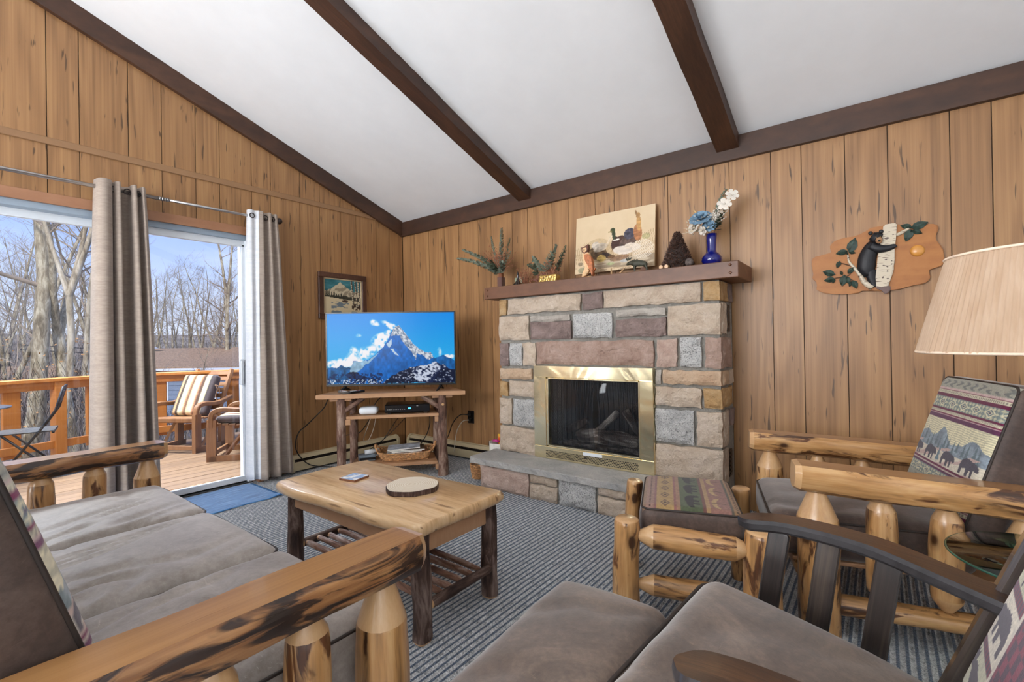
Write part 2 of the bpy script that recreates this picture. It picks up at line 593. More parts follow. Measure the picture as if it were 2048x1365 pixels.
def logwood(name, base, pale, dark, rough=0.32, coat=0.3, patch=0.6, zs=1.0):
    m = NT(name)
    n1 = m.noise(m.coord((17, 17, 4.2*zs)), 1.0, 4, 0.6, 1.2)
    n2 = m.noise(m.coord((46, 46, 3.0)), 1.0, 4, 0.62)
    n3 = m.noise(m.coord((9, 9, 2.2)), 1.0, 3, 0.6, 1.0)
    c = m.ramp(m.math('MULTIPLY_ADD', m.math('SUBTRACT', n2, 0.5), 0.9, n3), [(0.25, [x*0.72 for x in base]), (0.48, base), (0.72, pale)])
    pm = m.ramp(n1, [(patch-0.05, 0.0), (patch+0.03, 1.0)])
    pd = m.ramp(n2, [(0.3, [x*0.5 for x in dark]), (0.7, [x*1.15 for x in dark])])
    c = m.mix(pm, c, pd)
    vo = m.n('TexVoronoi', {'Vector': m.coord((8.5, 8.5, 5.0)), 'Scale': 1.0})
    kn = m.ramp(vo.outputs['Distance'], [(0.10, 1.0), (0.15, 0.35), (0.24, 0.0)])
    c = m.mix(kn, c, [x*0.7 for x in dark])
    h = m.math('ADD', m.math('MULTIPLY', pm, -0.5), m.math('MULTIPLY', n2, 0.5))
    m.bsdf(c, rough=rough, coat=coat, coat_rough=0.15, normal=m.bump(h, 0.35, 0.006))
    return m.m
M['log'] = logwood('peeled_pine_log', (186, 138, 86), (210, 168, 116), (98, 60, 34), patch=.60)
M['logtip'] = wood('sanded_log_tip', (218, 182, 138), (204, 162, 114), (178, 130, 86), sc=(16, 16, 2.0), rough=0.3, coat=0.4, lines=10, grain=0.35)
M['logtop'] = wood('flat_sawn_log_face', (186, 142, 92), (168, 122, 74), (142, 96, 56), sc=(14, 14, 1.0), rough=0.3, coat=0.4, lines=12, grain=0.5, fleck=(120, 74, 40), fleck_amt=0.5)
M['logdark'] = logwood('bark_edged_log', (146, 98, 58), (184, 134, 84), (58, 38, 26), patch=0.50)

def bark(name, a, b, c, sc=1.0, rough=0.7):
    m = NT(name)
    v = m.coord((30*sc, 30*sc, 7*sc))
    n = m.noise(v, 1.0, 5, 0.65, 0.8)
    n2 = m.noise(m.coord((9*sc, 9*sc, 4*sc)), 1.0, 3, 0.6)
    col = m.ramp(m.math('MULTIPLY_ADD', m.math('SUBTRACT', n2, 0.5), 0.8, n), [(0.3, a), (0.5, b), (0.72, c)])
    m.bsdf(col, rough=rough, spec=0.3, normal=m.bump(n, 0.9, 0.01))
    return m.m
M['bark'] = bark('hickory_bark', (44, 32, 28), (82, 62, 54), (142, 122, 112))
M['barkred'] = bark('stick_bark', (88, 58, 44), (142, 104, 84), (190, 170, 158), rough=0.45)
M['pinebark'] = bark('stand_leg_bark', (70, 50, 42), (120, 90, 76), (170, 146, 130))
M['treebark'] = bark('tree_bark', (104, 92, 72), (156, 142, 116), (206, 196, 170), sc=0.5, rough=0.9)
M['twig'] = plain('grey_twigs', (150, 134, 116), 0.9, var=0.25, sc=2)
M['twig_far'] = plain('far_twigs', (146, 134, 122), 0.9, var=0.15, sc=2)
M['pinetop'] = wood('pale_pine_top', (236, 206, 164), (216, 178, 132), (164, 118, 76), sc=(1.0, 9, 9), rough=0.3, coat=0.45, lines=22, grain=0.62, fleck=(120, 76, 44), fleck_amt=0.7, fsc=(2.2, 3.0, 3.0))
M['pineboard'] = wood('tv_stand_pine', (196, 156, 122), (178, 136, 100), (152, 110, 78), sc=(1.0, 11, 11), rough=0.4, coat=0.2, lines=14, grain=0.4)

def suede(name, a, b, c):
    m = NT(name)
    v = m.coord((1, 1, 1))
    n = m.noise(v, 5, 5, 0.65, 0.8)
    f = m.noise(v, 60, 4, 0.7)
    col = m.ramp(m.math('MULTIPLY_ADD', m.math('SUBTRACT', f, 0.5), 0.5, n), [(0.3, a), (0.5, b), (0.72, c)])
    s1 = m.noise(m.n('VectorMath', {0: m.coord((1, 1, 1)), 1: (70, 9, 20)}, operation='MULTIPLY').outputs[0], 1.0, 3, 0.6, 2.5)
    s2 = m.noise(m.n('VectorMath', {0: m.coord((1, 1, 1)), 1: (10, 60, 20)}, operation='MULTIPLY').outputs[0], 1.0, 3, 0.6, 3.0)
    n3 = m.noise(v, 6.0, 2, 0.5)
    sc1 = m.ramp(m.math('MAXIMUM', s1, s2), [(0.64, 0.0), (0.72, 1.0)])
    crm = m.math('MULTIPLY', sc1, m.ramp(n3, [(0.45, 0.0), (0.65, 0.42)]))
    col = m.mix(crm, col, [min(255, x*1.2) for x in c])
    m.bsdf(col, rough=0.55, spec=0.4, sheen=0.5, normal=m.bump(m.math('ADD', f, m.math('MULTIPLY', n, 0.6)), 0.16, 0.004))
    return m.m
M['suede'] = suede('brown_faux_suede', (74, 58, 47), (95, 77, 64), (124, 103, 86))
M['suede2'] = suede('dark_brown_faux_suede', (56, 42, 36), (74, 58, 50), (98, 80, 70))
M['suede_lit'] = suede('door_lit_faux_suede', (134, 124, 116), (156, 147, 139), (178, 169, 161))  # brown suede paled to imitate daylight from the patio door
M['piping'] = plain('dark_piping', (50, 42, 38), 0.6)
M['darkwood'] = wood('distressed_dark_wood', (112, 78, 50), (72, 50, 36), (38, 30, 28), sc=(1.2, 14, 14), rough=0.3, coat=0.35, lines=10, grain=0.7, bump=0.2)
M['darkedge'] = plain('worn_black_edge', (44, 42, 44), 0.3, coat=0.3, var=0.3, sc=30)
M['glider'] = wood('satin_dark_frame', (92, 80, 70), (62, 55, 52), (40, 37, 37), sc=(14, 14, 2), rough=0.22, coat=0.7, lines=8, grain=0.6)

def printmat(name, rough=0.8, weave=0.0, sheen=0.0):
    m = NT(name)
    a = m.n('Attribute', attribute_name='print')
    nrm = None
    col = a.outputs['Color']
    if weave:
        n = m.noise(m.coord((1, 1, 1), rnd=False), 380, 2, 0.6)
        nrm = m.bump(n, weave, 0.002)
    m.bsdf(col, rough=rough, spec=0.25, sheen=sheen, normal=nrm)
    return m.m
M['print'] = printmat('printed_surface', 0.6)
M['tapestry'] = printmat('tapestry_print', 0.9, 0.5, 0.2)

def glass(name='clear_glass', tint=(255, 255, 255), refl=1.0, ior=1.45):
    m = NT(name)
    tr = m.n('BsdfTransparent', {'Color': lin(tint)})
    gl = m.n('BsdfGlossy', {'Color': (1, 1, 1, 1), 'Roughness': 0.02})
    fr = m.n('Fresnel', {'IOR': ior})
    f = m.math('MULTIPLY', fr.outputs[0], refl)
    mx = m.n('MixShader', {0: f, 1: tr.outputs[0], 2: gl.outputs[0]})
    m.link(mx.outputs[0], m.out.inputs['Surface'])
    return m.m
M['glass'] = glass()
M['fireglass'] = glass('fireplace_glass', (255, 255, 255), 0.3)
M['greenglass'] = glass('green_edge_glass', (176, 214, 190), 1.0, 1.6)

# ------------------------------------------------------------------ room shell
ZW, SL = 2.431, 0.345              # wall height at the fireplace wall, roof slope
RY, XR, YF = -3.6, 6.3, -7.0       # ridge line, right wall, wall behind the photographer
def zc(y):
    return ZW - SL*y if y > RY else ZW - SL*RY - SL*(RY-y)

# carpet with real ribs
bm = B()
P, x = [], 0.0
xs = np.arange(0, XR+0.001, 0.027)
prof = []
for k in range(len(xs)):
    c = xs[k]
    prof += [(c-0.0115, -0.004), (c-0.008, 0.0), (c+0.008, 0.0), (c+0.0115, -0.004)]
prof = [(a, b) for a, b in prof if -0.0 <= a <= XR]
prof = [(0, -0.004)] + prof + [(XR, -0.004)]
V = np.array([(a, y, b) for y in (YF, 0.0) for a, b in prof])
n = len(prof)
F = [(i, i+1, n+i+1, n+i) for i in range(n-1)]
floor = structure(npmesh('floor', V, F, M['carpet'], smooth=False))
floor_base = structure(obj('floor_slab', box((-0.16, YF-0.16, -0.30), (XR+0.16, 0.16, -0.02)), M['groove'], floor))

GL = [-2.793, -2.64, -2.385, -2.192, -1.977, -1.812, -1.571, -1.417, -1.158, -0.967, -0.749, -0.582, -0.343, -0.18]
gl = sorted(GL)
y = gl[0]
for w in [0.21, .12, .25, .16, .19, .22, .15, .24, .16, .2, .13, .26, .17, .21, .15, .22, .18, .2, .14, .24, .2]:
    y -= w
    if y < YF+0.05: break
    gl.insert(0, y)
gl = [YF]+gl+[-0.003]
DOOR = (-3.46, -1.595, 0.0, 2.03)
WIN = (-6.5, -4.4, 0.02, 2.1)
OPEN = [DOOR, WIN]
ZS = 2.42  # moulding strip height

def sections(y0, y1, z0, ztop, opens):
    """split a vertical board into quads around the openings"""
    cuts = sorted(set([y0, y1] + [c for o in opens for c in o[:2] if y0 < c < y1]))
    quads = []
    for a, b in zip(cuts[:-1], cuts[1:]):
        if b-a < 0.002: continue
        mid = (a+b)/2
        segs = [(z0, None)]
        for o in opens:
            if o[0] < mid < o[1]:
                ns = []
                for s0, s1 in segs:
                    if o[2] > s0+0.001: ns.append((s0, min(o[2], 99 if s1 is None else s1)))
                    if s1 is None or o[3] < s1: ns.append((max(o[3], s0), s1))
                segs = ns
        for s0, s1 in segs:
            za = ztop(a) if s1 is None else s1
            zb = ztop(b) if s1 is None else s1
            if za > s0+0.002 and zb > s0+0.002:
                quads.append((a, b, s0, za, zb))
    return quads

def wall_mesh(quads, axis, d0, d1):
    bm = B()
    for a, b, z0, za, zb in quads:
        q = [(a, z0), (b, z0), (b, zb), (a, za)]
        if axis == 0:
            lo = [bm.verts.new((d0, p, z)) for p, z in q]; hi = [bm.verts.new((d1, p, z)) for p, z in q]
        else:
            lo = [bm.verts.new((p, d0, z)) for p, z in q]; hi = [bm.verts.new((p, d1, z)) for p, z in q]
        bm.faces.new(lo); bm.faces.new(hi[::-1])
        for i in range(4):
            bm.faces.new((lo[i], lo[(i+1) % 4], hi[(i+1) % 4], hi[i]))
    return bm

ROOF = lambda yy: zc(yy)+0.02
wall_left = structure(obj('wall_left', wall_mesh(sections(YF-.16, RY, -0.3, ROOF, OPEN)+sections(RY, 0.16, -0.3, ROOF, OPEN), 0, -0.16, -0.007), M['groove']))
wall_back = structure(obj('wall_back', wall_mesh([(-0.007, XR+.16, -0.3, ZW+.02, ZW+.02)], 1, 0.16, 0.007), M['groove']))
wall_right = structure(obj('wall_right', wall_mesh(sections(YF, RY, -0.3, ROOF, [])+sections(RY, 0.007, -0.3, ROOF, []), 0, XR, XR+.16), M['ceil']))
wall_front = structure(obj('wall_front', wall_mesh([(-.007, XR, -0.3, zc(YF)+.02, zc(YF)+.02)], 1, YF-.16, YF), M['ceil']))
for a, b in zip(gl[:-1], gl[1:]):
    g = 0.0022
    q = sections(a+g, b-g, 0.0, lambda yy: ZS, OPEN)
    if q: obj('plank', wall_mesh(q, 0, -0.0068, 0.0), M['panel'], wall_left)
    if zc(b) > ZS+0.05 and zc(a) > ZS:
        if a < RY < b:
            q = sections(a+g, RY, ZS, zc, [])+sections(RY, b-g, ZS, zc, [])
        else:
            q = sections(a+g, b-g, ZS, zc, [])
        obj('plank', wall_mesh(q, 0, -0.0068, 0.0), M['panel'], wall_left)
gb = [0.003, 0.198, 0.419, 0.645, 0.85, 1.105, 1.266, 1.514, 1.683, 1.941, 2.097, 2.343, 2.507, 2.725, 2.921, 3.177, 3.33, 3.573, 3.738, 3.954, 4.148, 4.402, 4.557, 4.80, 4.95, 5.2, 5.37, 5.6, 5.85, 6.05, 6.3]
for a, b in zip(gb[:-1], gb[1:]):
    obj('plank', wall_mesh([(a+.0022, b-.0022, 0, ZW, ZW)], 1, 0.0068, 0.0), M['panel'], wall_back)

# ceiling: two white slopes, dark stained beams and trims
bm = B()
for y0, y1 in ((YF-.16, RY), (RY, 0.16)):
    v = [bm.verts.new((xx, yy, zc(yy)+dz)) for dz in (0, 0.12) for xx, yy in ((-.16, y0), (XR+.16, y0), (XR+.16, y1), (-.16, y1))]
    bm.faces.new(v[0:4][::-1]); bm.faces.new(v[4:8])
    for i in range(4): bm.faces.new((v[i], v[(i+1) % 4], v[4+(i+1) % 4], v[4+i]))
ceiling = structure(obj('ceiling', bm, M['ceil']))

def sloped(x0, x1, y0, y1, dz0, dz1):
    bm = B()
    v = [bm.verts.new((xx, yy, zc(yy)+dz)) for dz in (dz0, dz1) for xx, yy in ((x0, y0), (x1, y0), (x1, y1), (x0, y1))]
    bm.faces.new(v[0:4][::-1]); bm.faces.new(v[4:8])
    for i in range(4): bm.faces.new((v[i], v[(i+1) % 4], v[4+(i+1) % 4], v[4+i]))
    return bm
structure(obj('trim_1', sloped(0.0, 0.035, RY, -0.03, -0.152, -0.001), M['beam']))
structure(obj('trim_2', box((0.0, -0.035, 2.281), (XR, 0.0, ZW-0.001)), M['beamx']))
def beam(x0, x1, name):
    bm = sloped(x0, x1, RY, -0.034, -0.095, -0.002)
    bmesh.ops.subdivide_edges(bm, edges=[e for e in bm.edges if abs(e.verts[0].co.y-e.verts[1].co.y) > 1], cuts=40)
    for v in bm.verts:
        d = (float(vnoise(v.co.x*3, v.co.y*5, v.co.z*3, 4))-.5)*0.005
        v.co.x += d
    return structure(obj(name, bm, M['beam']))
beam(1.615, 1.745, 'ceiling_beam'); beam(3.265, 3.40, 'ceiling_beam'); beam(4.92, 5.05, 'ceiling_beam')
structure(obj('trim_3', box((0.0, YF, ZS-0.022), (0.012, -0.045, ZS+0.024), 0.004), M['strip']))

# sliding patio door
door = structure(thing('door_1', 'white sliding glass patio door opening onto the deck', None))
y0, y1, z0, z1 = DOOR
def part(name, lo, hi, mat, par, bev=0.002):
    return obj(name, box(lo, hi, bev), mat, par)
for nm, lo, hi, mt in (
        ('casing', (0.0, y0-.09, 2.025), (0.018, y1+.09, 2.092), 'casing'),
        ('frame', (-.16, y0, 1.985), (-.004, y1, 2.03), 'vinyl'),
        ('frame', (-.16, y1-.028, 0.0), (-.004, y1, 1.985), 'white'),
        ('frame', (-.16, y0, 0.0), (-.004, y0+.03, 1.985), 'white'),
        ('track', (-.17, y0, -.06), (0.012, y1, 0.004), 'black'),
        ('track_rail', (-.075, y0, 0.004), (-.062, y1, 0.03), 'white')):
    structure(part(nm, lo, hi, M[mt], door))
def sash(ya, yb, xx, w):
    g = structure(part('sash_rail', (xx-.018, ya, 1.935), (xx+.018, yb, 1.99), M['white'], door))
    structure(part('sash_rail', (xx-.018, ya, 0.01), (xx+.018, yb, 0.075 if w > .03 else .05), M['white'], door))
    structure(part('sash_stile', (xx-.018, ya, 0.05), (xx+.018, ya+.055, 1.95), M['white'], door))
    structure(part('sash_stile', (xx-.018, yb-w, 0.05), (xx+.018, yb, 1.95), M['white'], door))
    structure(part('glass', (xx-.003, ya+.05, 0.06), (xx+.003, yb-w+.005, 1.945), M['glass'], door, 0))
sash(-2.53, -1.623, -0.05, 0.02)
sash(-3.43, -2.47, -0.10, 0.055)
h = structure(part('handle', (-.034, -1.675, .80), (.004, -1.648, 1.0), M['white'], door, 0.006))
structure(part('lock_plate', (-.034, -1.672, .955), (-.012, -1.628, 1.01), M['white'], door, 0.003))

# unseen window added along the deck wall, floor deep, for the side area light
win = structure(thing('unseen_window', 'unseen added window on the deck wall', None))
a0, a1, b0, b1 = WIN
for lo, hi in (((-.16, a0, b0), (0.0, a1, b0+.05)), ((-.16, a0, b1-.05), (0.0, a1, b1)), ((-.16, a0, b0+.05), (0, a0+.05, b1-.05)), ((-.16, a1-.05, b0+.05), (0, a1, b1-.05))):
    structure(part('window_frame', lo, hi, M['white'], win))
structure(part('window_glass', (-.09, a0+.05, b0+.05), (-.084, a1-.05, b1-.05), M['glass'], win, 0))
# ------------------------------------------------------------------ fireplace
FX0, FX1, FYF, FZ = 1.60, 3.345, -0.325, 1.472
HZ = 0.222
fire = thing('fireplace', 'stone fireplace with brass doors and a raised grey stone hearth', 'fireplace', (2.47, -0.0, 0))
fo = Vector((2.47, 0, 0))
def fpart(name, bm, mat, par=None, smooth=False):
    bm.transform(Matrix.Translation(-fo))
    return obj(name, bm, mat, fire if par is None else par, smooth=smooth)
bm = B()
bx0, bx1, bz0, bz1 = 2.06, 2.845, 0.24, 0.86
for lo, hi in (((FX0+.012, FYF+.022, 0), (bx0, -.002, FZ)), ((bx1, FYF+.022, 0), (FX1-.014, -.002, FZ)), ((bx0, FYF+.022, bz1), (bx1, -.002, FZ)), ((bx0, FYF+.022, 0), (bx1, -.002, bz0)), ((bx0, -0.03, bz0), (bx1, -.002, bz1))):
    add_box(bm, [(a+b)/2 for a, b in zip(lo, hi)], [b-a for a, b in zip(lo, hi)])
fpart('mortar_body', bm, M['mortar'])
bm = box((1.66, -.60, 0.0), (3.33, FYF+.03, HZ-.045))
fpart('hearth_core', bm, M['mortar'])

def rough_stone(x0, z0, x1, z1, yf, depth, seed, axis='y', bulge=0.012):
    nx = max(3, min(30, int((x1-x0)/0.022)+2)); nz = max(3, min(10, int((z1-z0)/0.022)+2))
    bm = B()
    rnd = random.Random(seed)
    def P(u, v, d):
        x = x0+(x1-x0)*u; z = z0+(z1-z0)*v
        e = 0.0055
        if u in (0, 1): x += (float(vnoise(z*22, seed, 1, 3))-.5)*2*e
        if v in (0, 1): z += (float(vnoise(x*22, seed, 2, 5))-.5)*2*e
        if axis == 'y': return (x, yf+d, z)
        return (yf-d, x, z)
    rows = []
    for j in range(nz):
        row = []
        for i in range(nx):
            u, v = i/(nx-1), j/(nz-1)
            edge = min(u*(x1-x0), (1-u)*(x1-x0), v*(z1-z0), (1-v)*(z1-z0))
            d = -0.012-bulge*min(1, edge/0.028)**0.6
            d += (float(fbm(u*(x1-x0)*18+seed, v*(z1-z0)*18, seed, 9, 3))-.5)*0.034*min(1, 0.35+edge/0.03)
            row.append(bm.verts.new(P(u, v, d)))
        rows.append(row)
    for j in range(nz-1):
        for i in range(nx-1):
            bm.faces.new((rows[j][i], rows[j][i+1], rows[j+1][i+1], rows[j+1][i]))
    loop = [rows[0][i] for i in range(nx)]+[rows[j][-1] for j in range(1, nz)]+[rows[-1][i] for i in range(nx-2, -1, -1)]+[rows[j][0] for j in range(nz-2, 0, -1)]
    back = [bm.verts.new((v.co.x, yf+depth, v.co.z) if axis == 'y' else (yf-depth, v.co.y, v.co.z)) for v in loop]
    m = len(loop)
    for i in range(m):
        bm.faces.new((loop[i], loop[(i+1) % m], back[(i+1) % m], back[i]))
    bm.faces.new(back)
    return bm

STONES = [('gold',1.617,1.336,1.689,1.462),('cream',1.708,1.342,2.381,1.463),('mauve',2.395,1.341,2.556,1.457),('cream',2.571,1.346,3.228,1.463),('gold',3.248,1.347,3.342,1.463),('cream',1.613,1.130,1.914,1.321),('grey',1.932,1.271,2.293,1.315),('mauve',1.930,1.131,2.296,1.263),('granite',2.320,1.134,2.628,1.308),('grey',2.657,1.275,3.003,1.322),('mauve',2.655,1.138,3.007,1.257),('cream',3.023,1.143,3.342,1.332),('mauve',1.615,0.923,1.706,1.107),('granite',1.718,0.927,1.842,1.105),('cream',1.854,0.929,1.975,1.107),('rose',1.988,0.940,2.923,1.113),('pink',2.947,0.937,3.075,1.117),('granite',3.098,0.939,3.225,1.125),('rose',3.249,0.934,3.342,1.121),('orange',1.616,0.815,1.932,0.900),('grey',2.935,0.828,2.969,0.917),('orange',2.984,0.828,3.342,0.915),('gold',1.607,0.676,1.690,0.792),('cream',1.710,0.679,1.970,0.799),('cream',2.933,0.686,3.221,0.806),('gold',3.237,0.690,3.342,0.809),('cream',1.605,0.444,1.730,0.652),('granite',1.747,0.444,1.966,0.656),('granite',2.929,0.451,3.175,0.664),('cream',3.195,0.454,3.342,0.665),('cream',1.605,0.226,1.962,0.426),('cream',2.925,0.226,3.342,0.433)]
for i, (k, x0, z0, x1, z1) in enumerate(STONES):
    fpart('stone', rough_stone(x0, z0, x1, z1, FYF+.01, .03, i+3), ST[k])
HST = [('pink',1.643,0.0,2.101,0.168),('cream',2.112,0.116,2.336,0.170),('cream',2.112,0.0,2.341,0.106),('granite',2.358,0.0,2.635,0.172),('cream',2.652,0.122,2.847,0.172),('cream',2.652,0.0,2.845,0.113),('pink',2.862,0.0,3.12,0.172),('cream',3.135,0.0,3.33,0.172)]
for i, (k, x0, z0, x1, z1) in enumerate(HST):
    fpart('hearth_stone', rough_stone(x0, z0, x1, z1, -.606, .03, i+63), ST[k])
# stones returning along the right-hand side
SIDE = [('gold',-.285,1.347,-.15,1.463),('mauve',-.135,1.347,-.03,1.463),('cream',-.285,1.143,-.19,1.332),('rose',-.285,.934,-.08,1.121),('orange',-.285,.828,-.16,.915),('cream',-.145,.828,-.03,.915),('gold',-.285,.69,-.07,.809),('cream',-.285,.454,-.17,.665),('mauve',-.155,.56,-.03,.665),('cream',-.285,.226,-.19,.433)]
for i, (k, x0, z0, x1, z1) in enumerate(SIDE):
    fpart('stone', rough_stone(x0, z0, x1, z1, 3.332, .03, i+90, axis='x', bulge=0.002), ST[k])
for z0 in (1.16, .24):
    g = fpart('side_vent', box((3.33, -.165, z0), (3.342, -.095, z0+.17), 0.002), M['darksteel'])
    bm = B()
    for k in range(6):
        add_box(bm, (3.343, -.13, z0+.02+k*.026), (.004, .05, .012))
    fpart('vent_slot', bm, M['black'], g)
# hearth slab with a rough broken edge
bm = box((1.535, -.645, HZ-.046), (3.36, FYF+.03, HZ), 0.006, 2)
bmesh.ops.subdivide_edges(bm, edges=[e for e in bm.edges if e.calc_length() > .3], cuts=40, use_grid_fill=True)
for v in bm.verts:
    if v.co.y < -.62 or v.co.x < 1.57:
        q = (float(fbm(v.co.x*18, v.co.y*18, v.co.z*40, 4, 3))-.5)
        if v.co.y < -.62: v.co.y += q*.03
        if v.co.x < 1.57: v.co.x += q*.03 + (0.03 if v.co.y < -.62 else 0)
fpart('hearth_slab', bm, ST['slab'])

# brass surround
YB = -.352
BX0, BX1, BZ0, BZ1 = 1.972, 2.925, .224, .928
ox0, ox1, oz0, oz1 = 2.082, 2.832, .315, .842
def bpart(name, lo, hi, mat='brass', par=None, bev=.002):
    return fpart(name, box(lo, hi, bev), M[mat], par)
bpart('brass_top_rail', (BX0, YB, oz1), (BX1, FYF+.02, BZ1))
bpart('brass_side_rail', (BX0, YB, oz0), (ox0, FYF+.02, oz1))
bpart('brass_side_rail', (ox1, YB, oz0), (BX1, FYF+.02, oz1))
vent = bpart('brass_bottom_rail', (BX0, YB, BZ0), (BX1, FYF+.02, oz0))
bm = B()
for j in range(5):
    for i in range(62):
        x = 2.077+(2.828-2.077)*(i+(.5 if j % 2 else 0)+.25)/63; z = .240+.0105*j+.002
        vs = [bm.verts.new((x+.0045*math.cos(a), YB-.0006, z+.0042*math.sin(a))) for a in [k*math.pi/3 for k in range(6)]]
        bm.faces.new(vs)
fpart('vent_holes', bm, M['black'], vent)
tagp = fpart('paper_sticker', box((2.40, YB-.0045, .290), (2.55, YB-.001, .312)), M['white'], vent)
bm = B()
add_tube(bm, [(2.40, YB-.004, .262), (2.415, YB-.01, .275), (2.43, YB-.004, .262)], .003, 6)
fpart('latch', bm, M['darksteel'], vent)
ins = .012
for nm, lo, hi in (('inner_trim', (ox0, YB+.004, oz1-.012), (ox1, FYF+.02, oz1)), ('inner_trim', (ox0, YB+.004, oz0), (ox1, FYF+.02, oz0+.012)), ('inner_trim', (ox0, YB+.004, oz0), (ox0+.02, FYF+.02, oz1)), ('inner_trim', (ox1-.012, YB+.004, oz0), (ox1, FYF+.02, oz1))):
    bpart(nm, lo, hi)
# firebox interior, chain mesh curtains, door glass
fpart('firebox', box((bx0+.002, -.06, bz0), (bx1-.002, -.032, bz1)), M['black'])
fpart('firebox_floor', box((bx0+.002, FYF+.03, bz0), (bx1-.002, -.06, bz0+.075)), M['black'])
def meshmat():
    m = NT('chain_mesh')
    v = m.coord((1, 1, 1), rnd=False)
    s = m.n('SeparateXYZ', {0: v})
    a = m.math('SINE', m.math('MULTIPLY', m.math('ADD', s.outputs['X'], s.outputs['Z']), 560.0))
    b = m.math('SINE', m.math('MULTIPLY', m.math('SUBTRACT', s.outputs['X'], s.outputs['Z']), 560.0))
    f = m.math('MAXIMUM', a, b)
    al = m.ramp(f, [(0.45, 0.30), (0.7, 0.85)])
    p = m.bsdf((34, 38, 44), rough=0.45, metal=0.5)
    tr = m.n('BsdfTransparent')
    mx = m.n('MixShader', {0: al, 1: tr.outputs[0], 2: p.outputs[0]})
    m.link(mx.outputs[0], m.out.inputs['Surface'])
    return m.m
M['chain'] = meshmat()
for xa, xb, sgn in ((2.095, 2.462, 1), (2.476, 2.822, -1)):
    nx, nz = 90, 14
    u, w = np.meshgrid(np.linspace(0, 1, nx), np.linspace(0, 1, nz)); u = u.ravel(); w = w.ravel()
    zz = .33+(.84-.33)*w
    pull = (.035*np.sin(np.pi*np.clip((zz-.33)/.45, 0, 1)**1.0))
    xx = xa+(xb-xa)*u
    if sgn > 0: xx = xa+(xb-xa-pull*0.5)*u
    else: xx = (xa+pull*0.5)+(xb-xa-pull*0.5)*u
    yy = -.292+.008*np.sin(u*58+np.sin(u*9))*(0.5+0.5*w)
    npmesh('mesh_curtain', np.stack([xx, yy, zz], 1)-np.array(fo), gridfaces(nx, nz), M['chain'], fire)
bm = B(); add_tube(bm, [(2.085, -.294, .838), (2.83, -.294, .838)], .006, 8)
fpart('curtain_rail', bm, M['darksteel'])
for x in (2.385, 2.462, 2.535):
    bm = B(); add_tube(bm, [(x, -.302, .835), (x-.006, -.304, .80), (x-.004, -.304, .775)], .003, 6)
    fpart('pull_handle', bm, M['darksteel'])
fpart('door_glass', box((ox0+.018, -.335, oz0+.01), (ox1-.01, -.331, oz1-.01)), M['fireglass'])
# charred gas logs
M['char'] = bark('charred_log', (40, 34, 32), (104, 90, 82), (214, 206, 198), 0.8)
def flog(p0, p1, r, label):
    o = log('fire_log', p0, p1, [(0, r*.8, 0), (.04, r, 0), (.5, r*1.05, 0), (.96, r*.95, 0), (1, r*.75, 0)], [M['char'], M['char']], None, 12, .35)
    return tag(o, label, 'log', 'charred logs in the fireplace')
flog((2.28, -.205, .402), (2.79, -.205, .402), .052, 'largest charred log lying flat at the front of the firebox')
flog((2.37, -.10, .40), (2.55, -.10, .58), .028, 'thin charred log leaning up at the middle of the firebox')
flog((2.76, -.105, .41), (2.62, -.105, .60), .034, 'thick charred log leaning up at the right of the firebox')
flog((2.80, -.105, .54), (2.71, -.105, .66), .026, 'short charred log on top at the right of the firebox')
flog((2.12, -.105, .40), (2.30, -.105, .50), .030, 'charred log half hidden behind the left mesh curtain')
tag(obj('ember_bed', (lambda bm: (add_box(bm, (2.47, -.19, .3275), (.62, .13, .012)), bmesh.ops.subdivide_edges(bm, edges=bm.edges[:], cuts=9, use_grid_fill=True), [setattr(v.co, 'z', v.co.z+random.uniform(-.003, .006)) for v in bm.verts], bm)[-1])(B()), M['char']), 'grey ember bed under the charred fireplace logs', 'embers', kind='stuff')

# ------------------------------------------------------------------ mantel shelf
MX0, MX1, MY, MZ0, MZ1 = 1.485, 3.455, -.362, 1.474, 1.572
mant = thing('mantel_shelf', 'dark stained wooden mantel shelf above the stone fireplace', 'shelf', (2.47, -.18, MZ0))
mo = Vector((2.47, -.18, MZ0))
bm = box((MX0, MY, MZ0), (MX1, -.002, MZ1), .004)
bm.transform(Matrix.Translation(-mo)); obj('shelf_beam', bm, M['mantel'], mant)
for x, zz in ((MX1-.045, .075), (MX1-.045, .028), (MX0+.04, .075), (MX0+.04, .028)):
    bm = B()
    add_lathe(bm, [(.010, 0), (.010, .006), (.003, .012)], 4)
    bm.transform(Matrix.Rotation(math.radians(90), 4, 'X'))
    obj('peg', bm, M['mantel'], mant, (x-mo.x, MY-mo.y+.001, zz))
MT = MZ1

